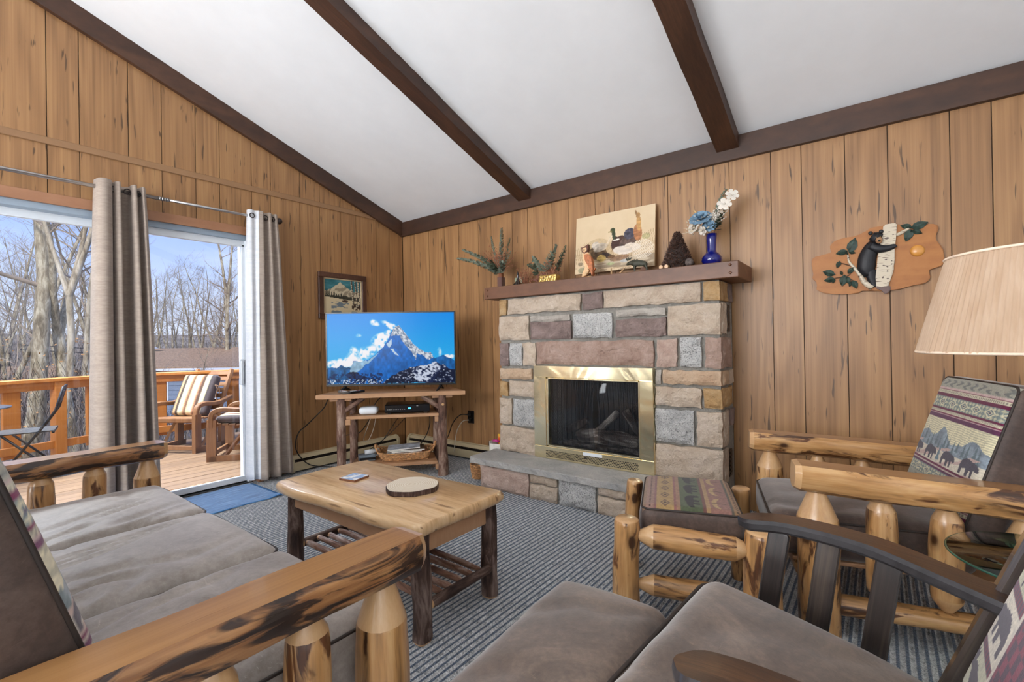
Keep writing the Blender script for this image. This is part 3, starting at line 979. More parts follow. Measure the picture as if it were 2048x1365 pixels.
# painting of ducks: a flat board leaning on the wall
def ducks(u, v):
    n1 = fbm(u*9, v*7, 0, 3)
    c = np.stack([222-10*n1, 200-12*n1, 166-14*n1], 1)
    def put(mask, col, a=1.0):
        c[mask] = c[mask]*(1-a)+np.array(col)*a
    grass = (np.sin(u*230+np.sin(v*20+u*9)*2.2) > .80) & (v < .42+.22*vnoise(u*7, 0, 1, 5)) & (v > .18)
    put(grass, (140, 108, 66), .55)
    put((v < .20+.03*vnoise(u*12, 1, 2)) & (v > .06) & (u > .25), (186, 172, 150), .7)
    put((fbm(u*14, v*30, 0, 8) > .60) & (v < .45), (150, 120, 86), .25)
    put((v < .22) & (fbm(u*6, v*30, 4, 8) > .55) & (u > .2), (120, 100, 80), .5)
    def blob(cx, cy, rx, ry, col, rot=0, a=1.0, var=.25, seed=1):
        ca, sa = math.cos(rot), math.sin(rot)
        dx, dy = (u-cx)*1.35, v-cy
        X = dx*ca+dy*sa; Y = -dx*sa+dy*ca
        m = (X/(rx*1.35))**2+(Y/ry)**2 < 1
        t = fbm(u*40, v*40, seed, 2)
        cc = np.array(col)[None, :]*(1-var+2*var*t[:, None])
        c[m] = c[m]*(1-a)+cc[m]*a
    # reeds
    blob(.30, .36, .20, .22, (166, 140, 100), 0, .35)
    # brown hen low left
    blob(.30, .33, .12, .12, (92, 72, 50), -.2, 1, .5, 3)
    blob(.33, .42, .09, .07, (178, 164, 146), .3, 1, .3, 4)
    blob(.27, .47, .05, .06, (196, 184, 168), .2)
    blob(.42, .27, .07, .045, (60, 46, 40), -.4)
    blob(.48, .24, .045, .028, (112, 84, 56), 0)
    blob(.35, .23, .06, .06, (176, 148, 84), 0, .9, .5)
    # white lines of wings
    for k in range(5):
        blob(.40+.02*k, .40+.05*k, .012, .05, (214, 196, 170), -.7, .8)
    # drake
    blob(.60, .44, .10, .13, (84, 60, 50), .2, 1, .25, 6)
    blob(.53, .44, .055, .13, (74, 52, 46), 0, 1, .2, 7)
    blob(.70, .48, .13, .10, (96, 78, 70), .5, 1, .45, 8)
    blob(.62, .32, .12, .07, (218, 206, 192), -.15, 1, .08, 9)
    blob(.74, .36, .10, .06, (214, 200, 182), -.2, 1, .15, 9)
    blob(.70, .58, .07, .09, (78, 76, 88), .6, 1, .5, 10)
    blob(.505, .60, .022, .085, (66, 74, 54), .1)
    blob(.49, .68, .032, .042, (70, 78, 50), 0)
    blob(.455, .665, .022, .010, (150, 130, 80), .1)
    blob(.535, .51, .05, .012, (226, 216, 204), .1)
    # standing hen
    blob(.80, .58, .05, .14, (170, 116, 78), .1, 1, .25, 12)
    blob(.81, .73, .028, .13, (196, 152, 96), .05, 1, .2, 13)
    blob(.80, .86, .026, .05, (170, 130, 84), 0)
    blob(.775, .91, .012, .045, (150, 116, 80), .25)
    # white reed tuft
    tuft = (np.sin((u*1.2+v*.7)*210) > .35) & (((u-.86)/.13)**2+((v-.30)/.16)**2 < 1)
    put(tuft, (232, 222, 206), .9)
    blob(.58, .20, .12, .05, (120, 84, 60), .1, .6, .5, 14)
    blob(.90, .50, .05, .05, (150, 150, 100), 0, .5, .5, 15)
    blob(.47, .12, .05, .025, (170, 184, 130), 0, .6)
    blob(.64, .14, .05, .025, (170, 180, 190), 0, .6)
    blob(.10, .06, .06, .05, (130, 130, 100), 0, .6)
    blob(.07, .17, .03, .035, (120, 104, 84), 0, .7)
    return c
pw, ph = .645, .452
pa = thing('duck_painting', 'unframed painting of ducks in reeds leaning above the mantel', 'painting', (2.525, -.085, MT+.068), 0)
pa.rotation_euler = (math.radians(-5), 0, 0)
obj('panel', box((-pw/2, .001, 0), (pw/2, .018, ph), .001), plain('canvas_edge', (206, 178, 138), .8), pa)
painted('painted_face', 150, 112, lambda u, v: (-pw/2+pw*u, -.0005+0*u, ph*v), ducks, M['print'], pa)
# it hangs a little above the shelf: two small hidden blocks on the mantel hold it
for x in (-.24, .24):
    obj('foot_block', box((x-.02, -.004, -.066), (x+.02, .02, .0), .002), M['mantel'], pa)

# tall wooden vase with eucalyptus
M['eucal'] = plain('eucalyptus_leaf', (122, 132, 116), .6, var=.25, sc=60)
M['eucal2'] = plain('dark_eucalyptus_leaf', (82, 92, 74), .6, var=.3, sc=60)
M['dry'] = plain('dried_filler', (150, 100, 74), .8, var=.3, sc=60)
M['stem'] = plain('dry_stem', (92, 66, 46), .8)
def sprig(par, pts, mat, leaf=.014, n=26, name='eucalyptus_sprig'):
    sp = spline(pts, n)
    bm = B()
    add_tube(bm, sp, .0016, 5, mi=1)
    rnd = random.Random(int(abs(pts[-1][0]*1000)+n))
    for i in range(3, n+1):
        p = sp[i]; t = (sp[i]-sp[i-1]).normalized()
        s = leaf*1.45*(1.15-.70*i/n)
        a0 = rnd.random()*6.28
        for k in range(3):
            a = a0+k*2.1
            nrm = t.orthogonal().normalized()
            d = Quaternion(t, a) @ nrm
            d = (d*.9+t*.45).normalized()
            w = t.cross(d).normalized()
            c = p+d*s*.75
            ring = [c+d*(s*.75*math.cos(q))+w*(s*.6*math.sin(q))+t*(.1*s*math.cos(q)) for q in [j*math.pi/3 for j in range(6)]]
            vs = [bm.verts.new(q) for q in ring]
            bm.faces.new(vs)
    return obj(name, bm, [mat, M['stem']], par)
def filler(par, c, r, n, mat, seed, up=.5):
    rnd = random.Random(seed); bm = B()
    for i in range(n):
        d = Vector((rnd.gauss(0, 1), rnd.gauss(0, .6), abs(rnd.gauss(0, 1))+up)).normalized()
        L = r*rnd.uniform(.4, 1)
        p1 = Vector(c)+d*L
        add_tube(bm, [c, Vector(c)+d*L*.6, p1], [.0016, .0013, .001], 3, mi=0)
        for k in range(3):
            q = Vector(c)+d*L*rnd.uniform(.6, 1)+Vector((rnd.uniform(-.01, .01),)*3)
            bmesh.ops.create_icosphere(bm, subdivisions=1, radius=rnd.uniform(.003, .0062), matrix=Matrix.Translation(q))
    return obj('dried_filler', bm, mat, par)
vz = thing('wooden_vase', 'tall square dark wooden vase holding long eucalyptus sprigs on the mantel', 'vase', (1.54, -.2, MT))
obj('body', box((-.024, -.024, 0), (.024, .024, .10), .002), wood('vase_wood', (120, 88, 76), (92, 62, 56), (66, 42, 40), (14, 14, 2)), vz)
obj('neck', box((-.017, -.017, .10), (.017, .017, .135), .003), wood('vase_neck', (150, 96, 60), (124, 74, 46), (90, 54, 36), (14, 14, 2)), vz)
for pts, mt, lf, n in (([(0, 0, .12), (-.12, .0, .23), (-.30, .0, .33), (-.46, .02, .40)], 'eucal', .015, 34), ([(0, 0, .12), (-.10, -.03, .19), (-.30, -.04, .27), (-.47, -.04, .315)], 'eucal', .016, 38),
        ([(0, 0, .12), (-.02, .02, .25), (-.015, .03, .40), (-.02, .04, .53)], 'eucal', .017, 40), ([(0, 0, .12), (-.06, .01, .25), (-.10, .02, .38), (-.13, .03, .47)], 'eucal', .013, 28),
        ([(0, 0, .12), (.02, .02, .22), (.05, .03, .34), (.07, .04, .43)], 'eucal2', .013, 28), ([(0, 0, .12), (-.06, -.03, .20), (-.16, -.02, .27), (-.28, 0, .33)], 'eucal2', .016, 22),
        ([(0, 0, .12), (.04, -.02, .18), (.07, -.02, .24), (.12, -.02, .30)], 'eucal', .015, 14), ([(0, 0, .11), (-.03, -.03, .16), (-.05, -.04, .20), (-.07, -.05, .24)], 'eucal2', .02, 12), ([(0, 0, .11), (.02, -.03, .15), (.03, -.04, .20), (.05, -.05, .22)], 'eucal', .02, 12)):
    sprig(vz, pts, M[mt], lf, n)
filler(vz, (0, 0, .14), .26, 60, M['dry'], 4, .8)
gb_ = tag(obj('green_book', box((1.60, -.085, MT), (1.675, -.055, MT+.10), .002), plain('pale_green_cover', (156, 166, 142), .7)), 'pale green upright board on the mantel behind the wooden vase', 'book')
bm = B()
add_lathe(bm, [(.0, 0), (.052, 0), (.054, .006), (.045, .018), (.026, .034), (.014, .05), (.010, .07), (.011, .085), (.013, .095), (.009, .112), (.003, .128), (.0, .13)], 24)
tag(obj('glass_ornament', bm, plain('dark_brown_glass', (34, 22, 18), .08, coat=.6), None, (1.735, -.22, MT), smooth=True), 'dark brown glossy bell shaped ornament between the two eucalyptus arrangements', 'ornament')
filler(tag(thing('dried_flowers', 'loose reddish dried flower sprays behind the brown glass ornament', 'dried flowers', (1.73, -.10, MT)), None, None), (0, 0, .0), .22, 46, M['dry'], 9, 1.3)
pl = thing('gold_planter', 'small hammered gold planter of eucalyptus beside the duck painting', 'planter', (2.035, -.2, MT))
def hammered():
    m = NT('hammered_gold')
    vo = m.n('TexVoronoi', {'Vector': m.coord((70, 70, 70)), 'Scale': 1.0})
    m.bsdf((206, 174, 104), rough=.3, metal=.9, normal=m.bump(vo.outputs['Distance'], .8, .004))
    return m.m
bm = B()
add_box(bm, (0, 0, .035), (.165, .075, .07), bevel=.008, seg=2)
obj('pot', bm, hammered(), pl)
for pts, mt, lf, n in (([(-.05, 0, .06), (-.09, 0, .13), (-.13, 0, .19), (-.16, .01, .23)], 'eucal', .022, 13), ([(-.02, 0, .06), (-.01, 0, .15), (.02, .01, .23), (.05, .02, .30)], 'eucal', .026, 16), ([(.04, 0, .06), (.08, 0, .14), (.12, 0, .21), (.15, .01, .28)], 'eucal2', .018, 18), ([(-.06, -.02, .06), (-.10, -.02, .09), (-.13, -.02, .14), (-.19, -.01, .17)], 'eucal2', .020, 10), ([(0, -.02, .06), (.0, -.03, .09), (-.03, -.03, .12), (-.05, -.03, .14)], 'eucal', .02, 8)):
    sprig(pl, pts, M[mt], lf, n)
filler(pl, (.04, 0, .06), .17, 40, M['dry'], 12, .4)
filler(pl, (-.07, -.01, .05), .12, 30, plain('pink_dried_buds', (140, 92, 84), .8), 13, -.6)

# carved wooden owl
ow = thing('carved_owl', 'carved painted wooden owl standing in front of the duck painting', 'figurine', (2.405, -.22, MT))
M['owlA'] = plain('owl_brown', (176, 104, 60), .5, var=.2, sc=60)
M['owlB'] = plain('owl_cream', (226, 186, 138), .5, var=.1, sc=40)
M['owlC'] = plain('owl_dark', (96, 54, 36), .5, var=.2, sc=60)
def flat(par, name, pts, y0, y1, mat, bev=.003):
    bm = B()
    add_prism(bm, pts, 0, y1-y0)
    bm.transform(Matrix.Translation((0, y1, 0)) @ Matrix.Rotation(math.radians(90), 4, 'X'))
    if bev:
        bmesh.ops.bevel(bm, geom=[e for e in bm.edges], offset=bev, segments=2, affect='EDGES')
    return obj(name, bm, mat, par)
flat(ow, 'stand', [(-.075, 0), (.035, 0), (.035, .018), (.01, .022), (-.072, .016)], -.02, .02, M['owlB'])
flat(ow, 'branch', [(-.065, .018), (-.03, .03), (.0, .06), (-.012, .10), (-.035, .09), (-.055, .05)], -.012, .012, M['owlB'])
flat(ow, 'breast', [(-.05, .20), (-.015, .205), (.005, .19), (.015, .13), (.01, .08), (-.02, .07), (-.04, .11), (-.052, .16)], -.014, .014, M['owlB'])
flat(ow, 'wing', [(-.035, .185), (-.005, .19), (.022, .16), (.034, .10), (.034, .03), (.026, .02), (.012, .06), (-.005, .10), (-.03, .14)], -.02, .016, M['owlA'])
flat(ow, 'head', [(-.062, .245), (-.045, .238), (-.025, .244), (-.002, .262), (.0, .225), (-.012, .20), (-.035, .192), (-.055, .205)], -.018, .016, M['owlC'])
flat(ow, 'face', [(-.048, .234), (-.014, .236), (-.012, .215), (-.032, .200), (-.048, .212)], -.021, -.014, M['owlB'], .002)
flat(ow, 'beak', [(-.036, .222), (-.028, .222), (-.031, .210)], -.026, -.018, M['black'], 0)
flat(ow, 'side_twig', [(.035, .05), (.05, .075), (.045, .08), (.036, .06)], -.008, .008, M['owlA'], .001)
# two antler pieces and a small moose
for x, L, tilt, lab in ((2.605, .066, -.15, 'upright pale antler tip between the owl and the moose'), (2.655, .072, .75, 'leaning antler tip beside the moose figurine')):
    bm = B()
    add_tube(bm, [(0, 0, 0), (math.sin(tilt)*L*.5, 0, L*.5*math.cos(tilt)), (math.sin(tilt)*L+.004, 0, L*math.cos(tilt))], [.011, .007, .001], 8)
    tag(obj('antler_piece', bm, plain('antler_bone', (168, 132, 92), .5, var=.15, sc=50), None, (x, -.26, MT), smooth=True), lab, 'antler')
mo_ = thing('moose_figurine', 'small dark green moose figurine standing at the front of the mantel', 'figurine', (2.795, -.27, MT))
M['moose'] = plain('moose_bronze', (58, 58, 44), .5, var=.15, sc=60)
def skin(name, verts, edges, radii, mat, par=None, loc=None, rot=None, lev=2):
    me = bpy.data.meshes.new(name)
    me.from_pydata([Vector(v) for v in verts], edges, [])
    o = bpy.data.objects.new(name, me)
    COL.objects.link(o)
    md = o.modifiers.new('skin', 'SKIN'); md.use_smooth_shade = True
    for i, r in enumerate(radii):
        sv = me.skin_vertices[0].data[i]
        sv.radius = (r, r) if isinstance(r, (int, float)) else r
        sv.use_root = (i == 0)
    o.modifiers.new('sub', 'SUBSURF').levels = lev
    o.modifiers['sub'].render_levels = lev
    dg = bpy.context.evaluated_depsgraph_get()
    me2 = bpy.data.meshes.new_from_object(o.evaluated_get(dg))
    bpy.data.objects.remove(o)
    me2.name = name
    me2.materials.clear()
    return link(name, me2, mat, par, loc, rot, True)
skin('body', [(.02, 0, .062), (.055, 0, .064), (-.015, 0, .072), (-.045, 0, .078), (-.06, 0, .072), (-.078, 0, .064), (.075, 0, .062),
              (-.02, .010, .04), (-.022, .010, 0), (-.014, -.010, .04), (-.010, -.010, 0), (.06, .010, .04), (.064, .010, .02), (.06, .010, 0), (.068, -.010, .04), (.076, -.010, .02), (.074, -.010, 0)],
     [(0, 1), (0, 2), (2, 3), (3, 4), (4, 5), (1, 6), (2, 7), (7, 8), (2, 9), (9, 10), (1, 11), (11, 12), (12, 13), (1, 14), (14, 15), (15, 16)],
     [.022, .019, .025, .018, .013, .008, .010, .008, .004, .008, .004, .008, .005, .004, .008, .005, .004], M['moose'], mo_, lev=1)
for s in (-1, 1):
    bm = B()
    add_prism(bm, [(-.05, .086), (-.03, .09), (-.012, .104), (-.02, .108), (-.032, .100), (-.038, .112), (-.046, .100), (-.056, .110), (-.058, .094)], -.002, .002)
    bm.transform(Matrix.Translation((0, s*.012, 0)) @ Matrix.Rotation(math.radians(90-s*18), 4, 'X'))
    obj('antler', bm, M['moose'], mo_, (0, s*.004, .002))

# pine-cone tree
pc = thing('pinecone_tree', 'dark brown cone shaped tree made of pinecones on the mantel', 'ornament', (3.05, -.2, MT))
bm = B()
add_lathe(bm, [(.09, .0), (.094, .03), (.055, .14), (.014, .235), (.0, .255)], 20)
obj('core', bm, plain('cone_core', (44, 30, 24), .9), pc)
bm = B()
rnd = random.Random(5)
for i in range(900):
    t = rnd.random()**1.3
    z = .008+t*.245
    R_ = np.interp(z, [0, .03, .14, .235, .255], [.092, .096, .055, .016, .004])
    a = rnd.random()*6.283
    p = Vector((R_*math.cos(a), R_*math.sin(a), z))
    d = Vector((math.cos(a), math.sin(a), .25)).normalized()
    d = (d+Vector((rnd.gauss(0, .35), rnd.gauss(0, .35), rnd.gauss(0, .35)))).normalized()
    s1 = d.orthogonal().normalized(); s2 = d.cross(s1)
    h, w = rnd.uniform(.012, .02), .0065
    b_ = [bm.verts.new(p+s1*w*math.cos(q)+s2*w*math.sin(q)) for q in (0, 2.1, 4.2)]
    tp = bm.verts.new(p+d*h)
    for k in range(3): bm.faces.new((b_[k], b_[(k+1) % 3], tp))
o = obj('cone_scales', bm, plain('pinecone_scales', (66, 45, 36), .7, var=.5, sc=90), pc)
o['kind'] = 'stuff'
for x, y, lab in ((2.985, -.325, 'small cut log slice, leftmost under the pinecone tree'), (3.02, -.325, 'small cut log slice, second under the pinecone tree')):
    bm = B(); add_lathe(bm, [(.013, 0), (.013, .03)], 12)
    bm.transform(Matrix.Rotation(math.radians(90), 4, 'X'))
    tag(obj('log_slice', bm, M['logtip'], None, (x, y+.02, MT+.013)), lab, 'log slice', 'log slices under the pinecone tree')
bm = B(); bmesh.ops.create_uvsphere(bm, u_segments=12, v_segments=8, radius=.026)
tag(obj('pinecone', bm, plain('grey_pinecone', (84, 74, 70), .8, var=.4, sc=70), None, (3.16, -.315, MT+.027), smooth=True), 'single grey pinecone at the right foot of the pinecone tree', 'pinecone')

# blue vase with flowers
bv = thing('blue_vase', 'cobalt blue glass vase of cloth flowers at the mantel end', 'vase', (3.265, -.2, MT))
M['cobalt'] = plain('cobalt_glass', (14, 22, 108), .07, coat=.7, var=.02)
bm = B()
add_lathe(bm, [(.0, 0), (.035, 0), (.052, .014), (.062, .038), (.060, .058), (.046, .078), (.030, .090), (.027, .105), (.030, .17), (.035, .208), (.033, .208), (.028, .17), (.024, .10)], 28)
obj('vase_body', bm, M['cobalt'], bv, smooth=True)
M['fl_blue'] = plain('blue_petals', (112, 142, 164), .7, var=.25, sc=50)
M['fl_white'] = plain('white_petals', (226, 218, 206), .7, var=.06, sc=50)
def flower(par, c, r, mat, n=9, layers=3, up=(0, -.6, .6), name='flower'):
    bm = B(); upv = Vector(up).normalized(); a0 = upv.orthogonal().normalized()
    for L in range(layers):
        for k in range(n-L):
            d = Quaternion(upv, 6.283*k/(n-L)+L*.4) @ a0
            d = (d*(1-.28*L)+upv*(.15+.32*L)).normalized()
            w = upv.cross(d).normalized()
            rr = r*(1-.2*L)
            pts = [(0, 0), (.45, .30), (.85, .34), (1.0, .1), (1.0, -.1), (.85, -.34), (.45, -.30)]
            vs = [bm.verts.new(d*(rr*a)+w*(rr*b)+upv*(rr*.25*math.sin(a*3)*abs(b))) for a, b in pts]
            bm.faces.new(vs)
    bmesh.ops.create_icosphere(bm, subdivisions=1, radius=r*.16, matrix=Matrix.Translation(upv*r*.2))
    return obj(name, bm, mat, par, c)
flower(bv, (-.05, -.05, .30), .072, M['fl_blue'], 11, 4)
flower(bv, (.0, -.04, .255), .045, M['fl_blue'], 8, 3, (.2, -.8, .2))
flower(bv, (-.085, -.06, .255), .05, M['fl_white'], 8, 3, (-.5, -.7, .3))
flower(bv, (.085, -.02, .375), .045, M['fl_white'], 6, 1, (.2, -.9, .3))
flower(bv, (.125, .0, .43), .042, M['fl_white'], 6, 1, (.4, -.8, .3))
flower(bv, (-.035, -.06, .225), .032, M['fl_white'], 6, 2, (-.4, -.7, -.3))
filler(bv, (.035, -.03, .26), .11, 40, M['fl_white'], 21, 1.0)
filler(bv, (-.06, -.05, .23), .11, 24, plain('cream_buds', (220, 206, 180), .7), 22, -.2)
sprig(bv, [(.0, 0, .2), (.02, 0, .30), (.05, .01, .40), (.085, .02, .475)], M['eucal'], .016, 22)
sprig(bv, [(.01, 0, .2), (.06, 0, .30), (.09, 0, .38), (.11, .01, .44)], M['eucal2'], .012, 16)
sprig(bv, [(.0, -.02, .19), (.03, -.03, .23), (.05, -.04, .27), (.07, -.04, .31)], plain('dark_green_leaf', (52, 62, 46), .6), .02, 10, 'leaf_sprig')
bm = B()
add_tube(bm, [(-.01, 0, .2), (-.06, .02, .32), (-.11, .02, .38)], [.002, .004, .008], 6)
obj('dried_bud', bm, plain('bud_tan', (196, 160, 110), .7), bv)

# ------------------------------------------------------------------ carved bear plaque on the wall
pq = thing('bear_plaque', 'carved wooden wall plaque of a black bear hugging a birch trunk', 'wall art', (4.08, 0, 1.54))
PO = (4.08, 1.54)
def rel(pts): return [(x-PO[0], z-PO[1]) for x, z in pts]
out = rel([(3.799,1.592),(3.84,1.598),(3.885,1.601),(3.888,1.615),(3.874,1.638),(3.885,1.660),(3.909,1.677),(3.95,1.684),(3.988,1.685),(4.02,1.688),(4.045,1.70),(4.068,1.723),(4.123,1.725),(4.183,1.721),(4.263,1.710),(4.337,1.700),(4.352,1.684),(4.346,1.652),(4.334,1.630),(4.336,1.612),(4.356,1.59),(4.371,1.551),(4.364,1.53),(4.366,1.51),(4.373,1.492),(4.362,1.476),(4.340,1.470),(4.309,1.466),(4.305,1.45),(4.316,1.433),(4.312,1.406),(4.287,1.388),(4.244,1.384),(4.185,1.368),(4.12,1.362),(4.019,1.378),(4.015,1.362),(3.97,1.358),(3.933,1.36),(3.89,1.363),(3.848,1.371),(3.815,1.388),(3.803,1.402),(3.815,1.420),(3.812,1.442),(3.795,1.452),(3.784,1.466),(3.798,1.49),(3.794,1.512),(3.785,1.53),(3.79,1.545),(3.783,1.56),(3.787,1.58)])
flat(pq, 'board', out, -.024, -.004, wood('plaque_board', (182, 122, 58), (166, 104, 44), (138, 82, 32), (1.4, 12, 12), rough=.5, coat=.0, lines=14), .005)
M['bear'] = plain('bear_black', (22, 22, 27), .5, coat=.0, var=.3, sc=60, bump=.2)
M['birch'] = None
def birch():
    m = NT('painted_birch')
    n = m.noise(m.coord((22, 2, 190)), 1.0, 1, .5)
    col = m.ramp(n, [(.60, (204, 190, 166)), (.66, (112, 92, 74))])
    n2 = m.noise(m.coord((52, 2, 60)), 1.0, 0)
    col = m.mix(m.ramp(n2, [(.70, 0.0), (.74, 1.0)]), col, (78, 58, 50))
    m.bsdf(col, rough=.45, coat=.2)
    return m.m
M['birch'] = birch()
def relief(par, name, pts, y, th, mat):
    """rounded relief from an outline"""
    bm = B()
    c = Vector((sum(p[0] for p in pts)/len(pts), 0, sum(p[1] for p in pts)/len(pts)))
    rings = []
    for s, d in ((1.0, 0), (.98, .45), (.9, .8), (.72, 1.0), (.4, 1.12)):
        rings.append([Vector((c.x+(p[0]-c.x)*s, y-th*d, c.z+(p[1]-c.z)*s)) for p in pts])
    add_loft(bm, rings, cap=True, mis=[0]*9)
    return obj(name, bm, mat, par, smooth=True)
trunkp = rel([(4.124,1.726),(4.155,1.730),(4.183,1.728),(4.180,1.69),(4.178,1.659),(4.170,1.58),(4.163,1.52),(4.166,1.49),(4.164,1.468),(4.150,1.42),(4.140,1.385),(4.110,1.378),(4.082,1.388),(4.086,1.44),(4.092,1.495),(4.098,1.56),(4.107,1.611),(4.118,1.667)])
flat(pq, 'birch_trunk', trunkp, -.040, -.022, M['birch'], .006)
flat(pq, 'trunk_foot', rel([(4.085,1.395),(4.15,1.39),(4.150,1.365),(4.134,1.345),(4.118,1.35),(4.118,1.366),(4.088,1.378)]), -.036, -.020, plain('trunk_foot_brown', (104, 80, 74), .5), .004)
def carved(par, name, pts, radii, mat, ysc=.55, seg=10):
    bm = B()
    sp = spline([(p[0], 0, p[1]) for p in pts], 14)
    rs = [float(np.interp(i/14, np.linspace(0, 1, len(radii)), radii)) for i in range(15)]
    add_tube(bm, sp, rs, seg)
    for v in bm.verts: v.co.y *= ysc
    return obj(name, bm, mat, par, smooth=True)
def bearpart(name, pts, radii, y, mat='bear', ysc=.6):
    o = carved(pq, name, rel(pts), radii, M[mat], ysc); o.location.y = y; return o
bearpart('bear_body', [(4.10, 1.645), (4.075, 1.615), (4.052, 1.56), (4.046, 1.50), (4.062, 1.455)], [.02, .034, .042, .044, .026], -.030)
bearpart('bear_leg', [(4.062, 1.48), (4.068, 1.44), (4.075, 1.41), (4.084, 1.39)], [.030, .022, .016, .012], -.032)
bearpart('bear_arm', [(4.065, 1.62), (4.10, 1.598), (4.135, 1.594), (4.168, 1.602), (4.178, 1.606)], [.024, .024, .018, .013, .006], -.046)
hd = bearpart('bear_head', [(4.072, 1.672), (4.09, 1.660), (4.112, 1.650)], [.022, .034, .026], -.044, ysc=.75)
for x, z in ((4.067, 1.688), (4.114, 1.690)):
    bm = B(); bmesh.ops.create_uvsphere(bm, u_segments=10, v_segments=6, radius=.011)
    for v in bm.verts: v.co.y *= .5
    obj('bear_ear', bm, M['bear'], pq, (x-PO[0], -.046, z-PO[1]), smooth=True)
bm = B(); bmesh.ops.create_uvsphere(bm, u_segments=12, v_segments=8, radius=.016)
for v in bm.verts: v.co.z *= 1.15
obj('bear_muzzle', bm, plain('muzzle_tan', (170, 128, 92), .5), pq, (4.104-PO[0], -.062, 1.640-PO[1]), smooth=True)
bm = B(); bmesh.ops.create_uvsphere(bm, u_segments=8, v_segments=6, radius=.006)
obj('bear_nose', bm, M['bear'], pq, (4.105-PO[0], -.078, 1.636-PO[1]), smooth=True)
for x in (4.092, 4.110):
    bm = B(); bmesh.ops.create_uvsphere(bm, u_segments=8, v_segments=6, radius=.0035)
    obj('bear_eye', bm, plain('eye_amber', (150, 110, 60), .2), pq, (x-PO[0], -.066, 1.657-PO[1]), smooth=True)
bearpart('birch_branch', [(4.072, 1.385), (4.035, 1.42), (4.013, 1.469), (3.985, 1.512), (3.967, 1.545), (3.962, 1.585)], [.018, .014, .010, .008, .006, .004], -.028, 'birch', .8)
bearpart('birch_branch', [(4.178, 1.662), (4.205, 1.675), (4.232, 1.692)], [.009, .009, .006], -.030, 'birch', .8)
for pts in ([(3.985, 1.512), (3.95, 1.53), (3.925, 1.54)], [(3.99, 1.505), (3.975, 1.48), (3.955, 1.46), (3.90, 1.455)], [(3.955, 1.46), (3.98, 1.435), (3.99, 1.42)]):
    bearpart('vine_twig', pts, [.003]*3, -.028, 'stem', 1)
M['leafdk'] = plain('painted_dark_leaf', (44, 62, 54), .35, coat=.4, var=.35, sc=60)
for a, b, c_, d in ((3.97, 1.595, 3.998, 1.675), (3.962, 1.605, 3.905, 1.595), (3.965, 1.60, 3.998, 1.588), (3.955, 1.60, 3.962, 1.582), (3.925, 1.552, 3.908, 1.513), (3.96, 1.475, 3.99, 1.51), (3.90, 1.475, 3.840, 1.500), (3.90, 1.45, 3.845, 1.445), (3.895, 1.455, 3.888, 1.425), (3.935, 1.47, 3.925, 1.495), (3.945, 1.47, 3.932, 1.405), (3.955, 1.46, 3.965, 1.415), (3.985, 1.435, 4.0, 1.385), (3.98, 1.43, 3.965, 1.40), (4.245, 1.695, 4.196, 1.712), (4.24, 1.69, 4.31, 1.712), (4.24, 1.685, 4.218, 1.622), (4.245, 1.68, 4.285, 1.655)):
    p, q = Vector((a-PO[0], 0, b-PO[1])), Vector((c_-PO[0], 0, d-PO[1]))
    t = q-p; L = t.length; t.normalize(); w = Vector((-t.z, 0, t.x))
    bm = B()
    prof = [(0, .02), (.25, .26), (.5, .30), (.75, .2), (1, 0.01)]
    up = [bm.verts.new(p+t*L*s+w*L*k+Vector((0, -.030, 0))) for s, k in prof]
    md = [bm.verts.new(p+t*L*s+Vector((0, -.039, 0))) for s, k in prof]
    dn = [bm.verts.new(p+t*L*s-w*L*k+Vector((0, -.030, 0))) for s, k in prof]
    bk = [bm.verts.new(p+t*L*s+Vector((0, -.023, 0))) for s, k in prof]
    for i in range(4):
        for x_, y_ in ((up, md), (md, dn), (dn, bk), (bk, up)):
            bm.faces.new((x_[i], x_[i+1], y_[i+1], y_[i]))
    obj('painted_leaf', bm, M['leafdk'], pq)
bm = B(); bmesh.ops.create_uvsphere(bm, u_segments=20, v_segments=12, radius=.031)
for v in bm.verts: v.co.y *= .45
obj('carved_moon', bm, plain('moon_wood', (200, 138, 62), .35, coat=.3, var=.08), pq, (4.265-PO[0], -.024, 1.567-PO[1]), smooth=True)
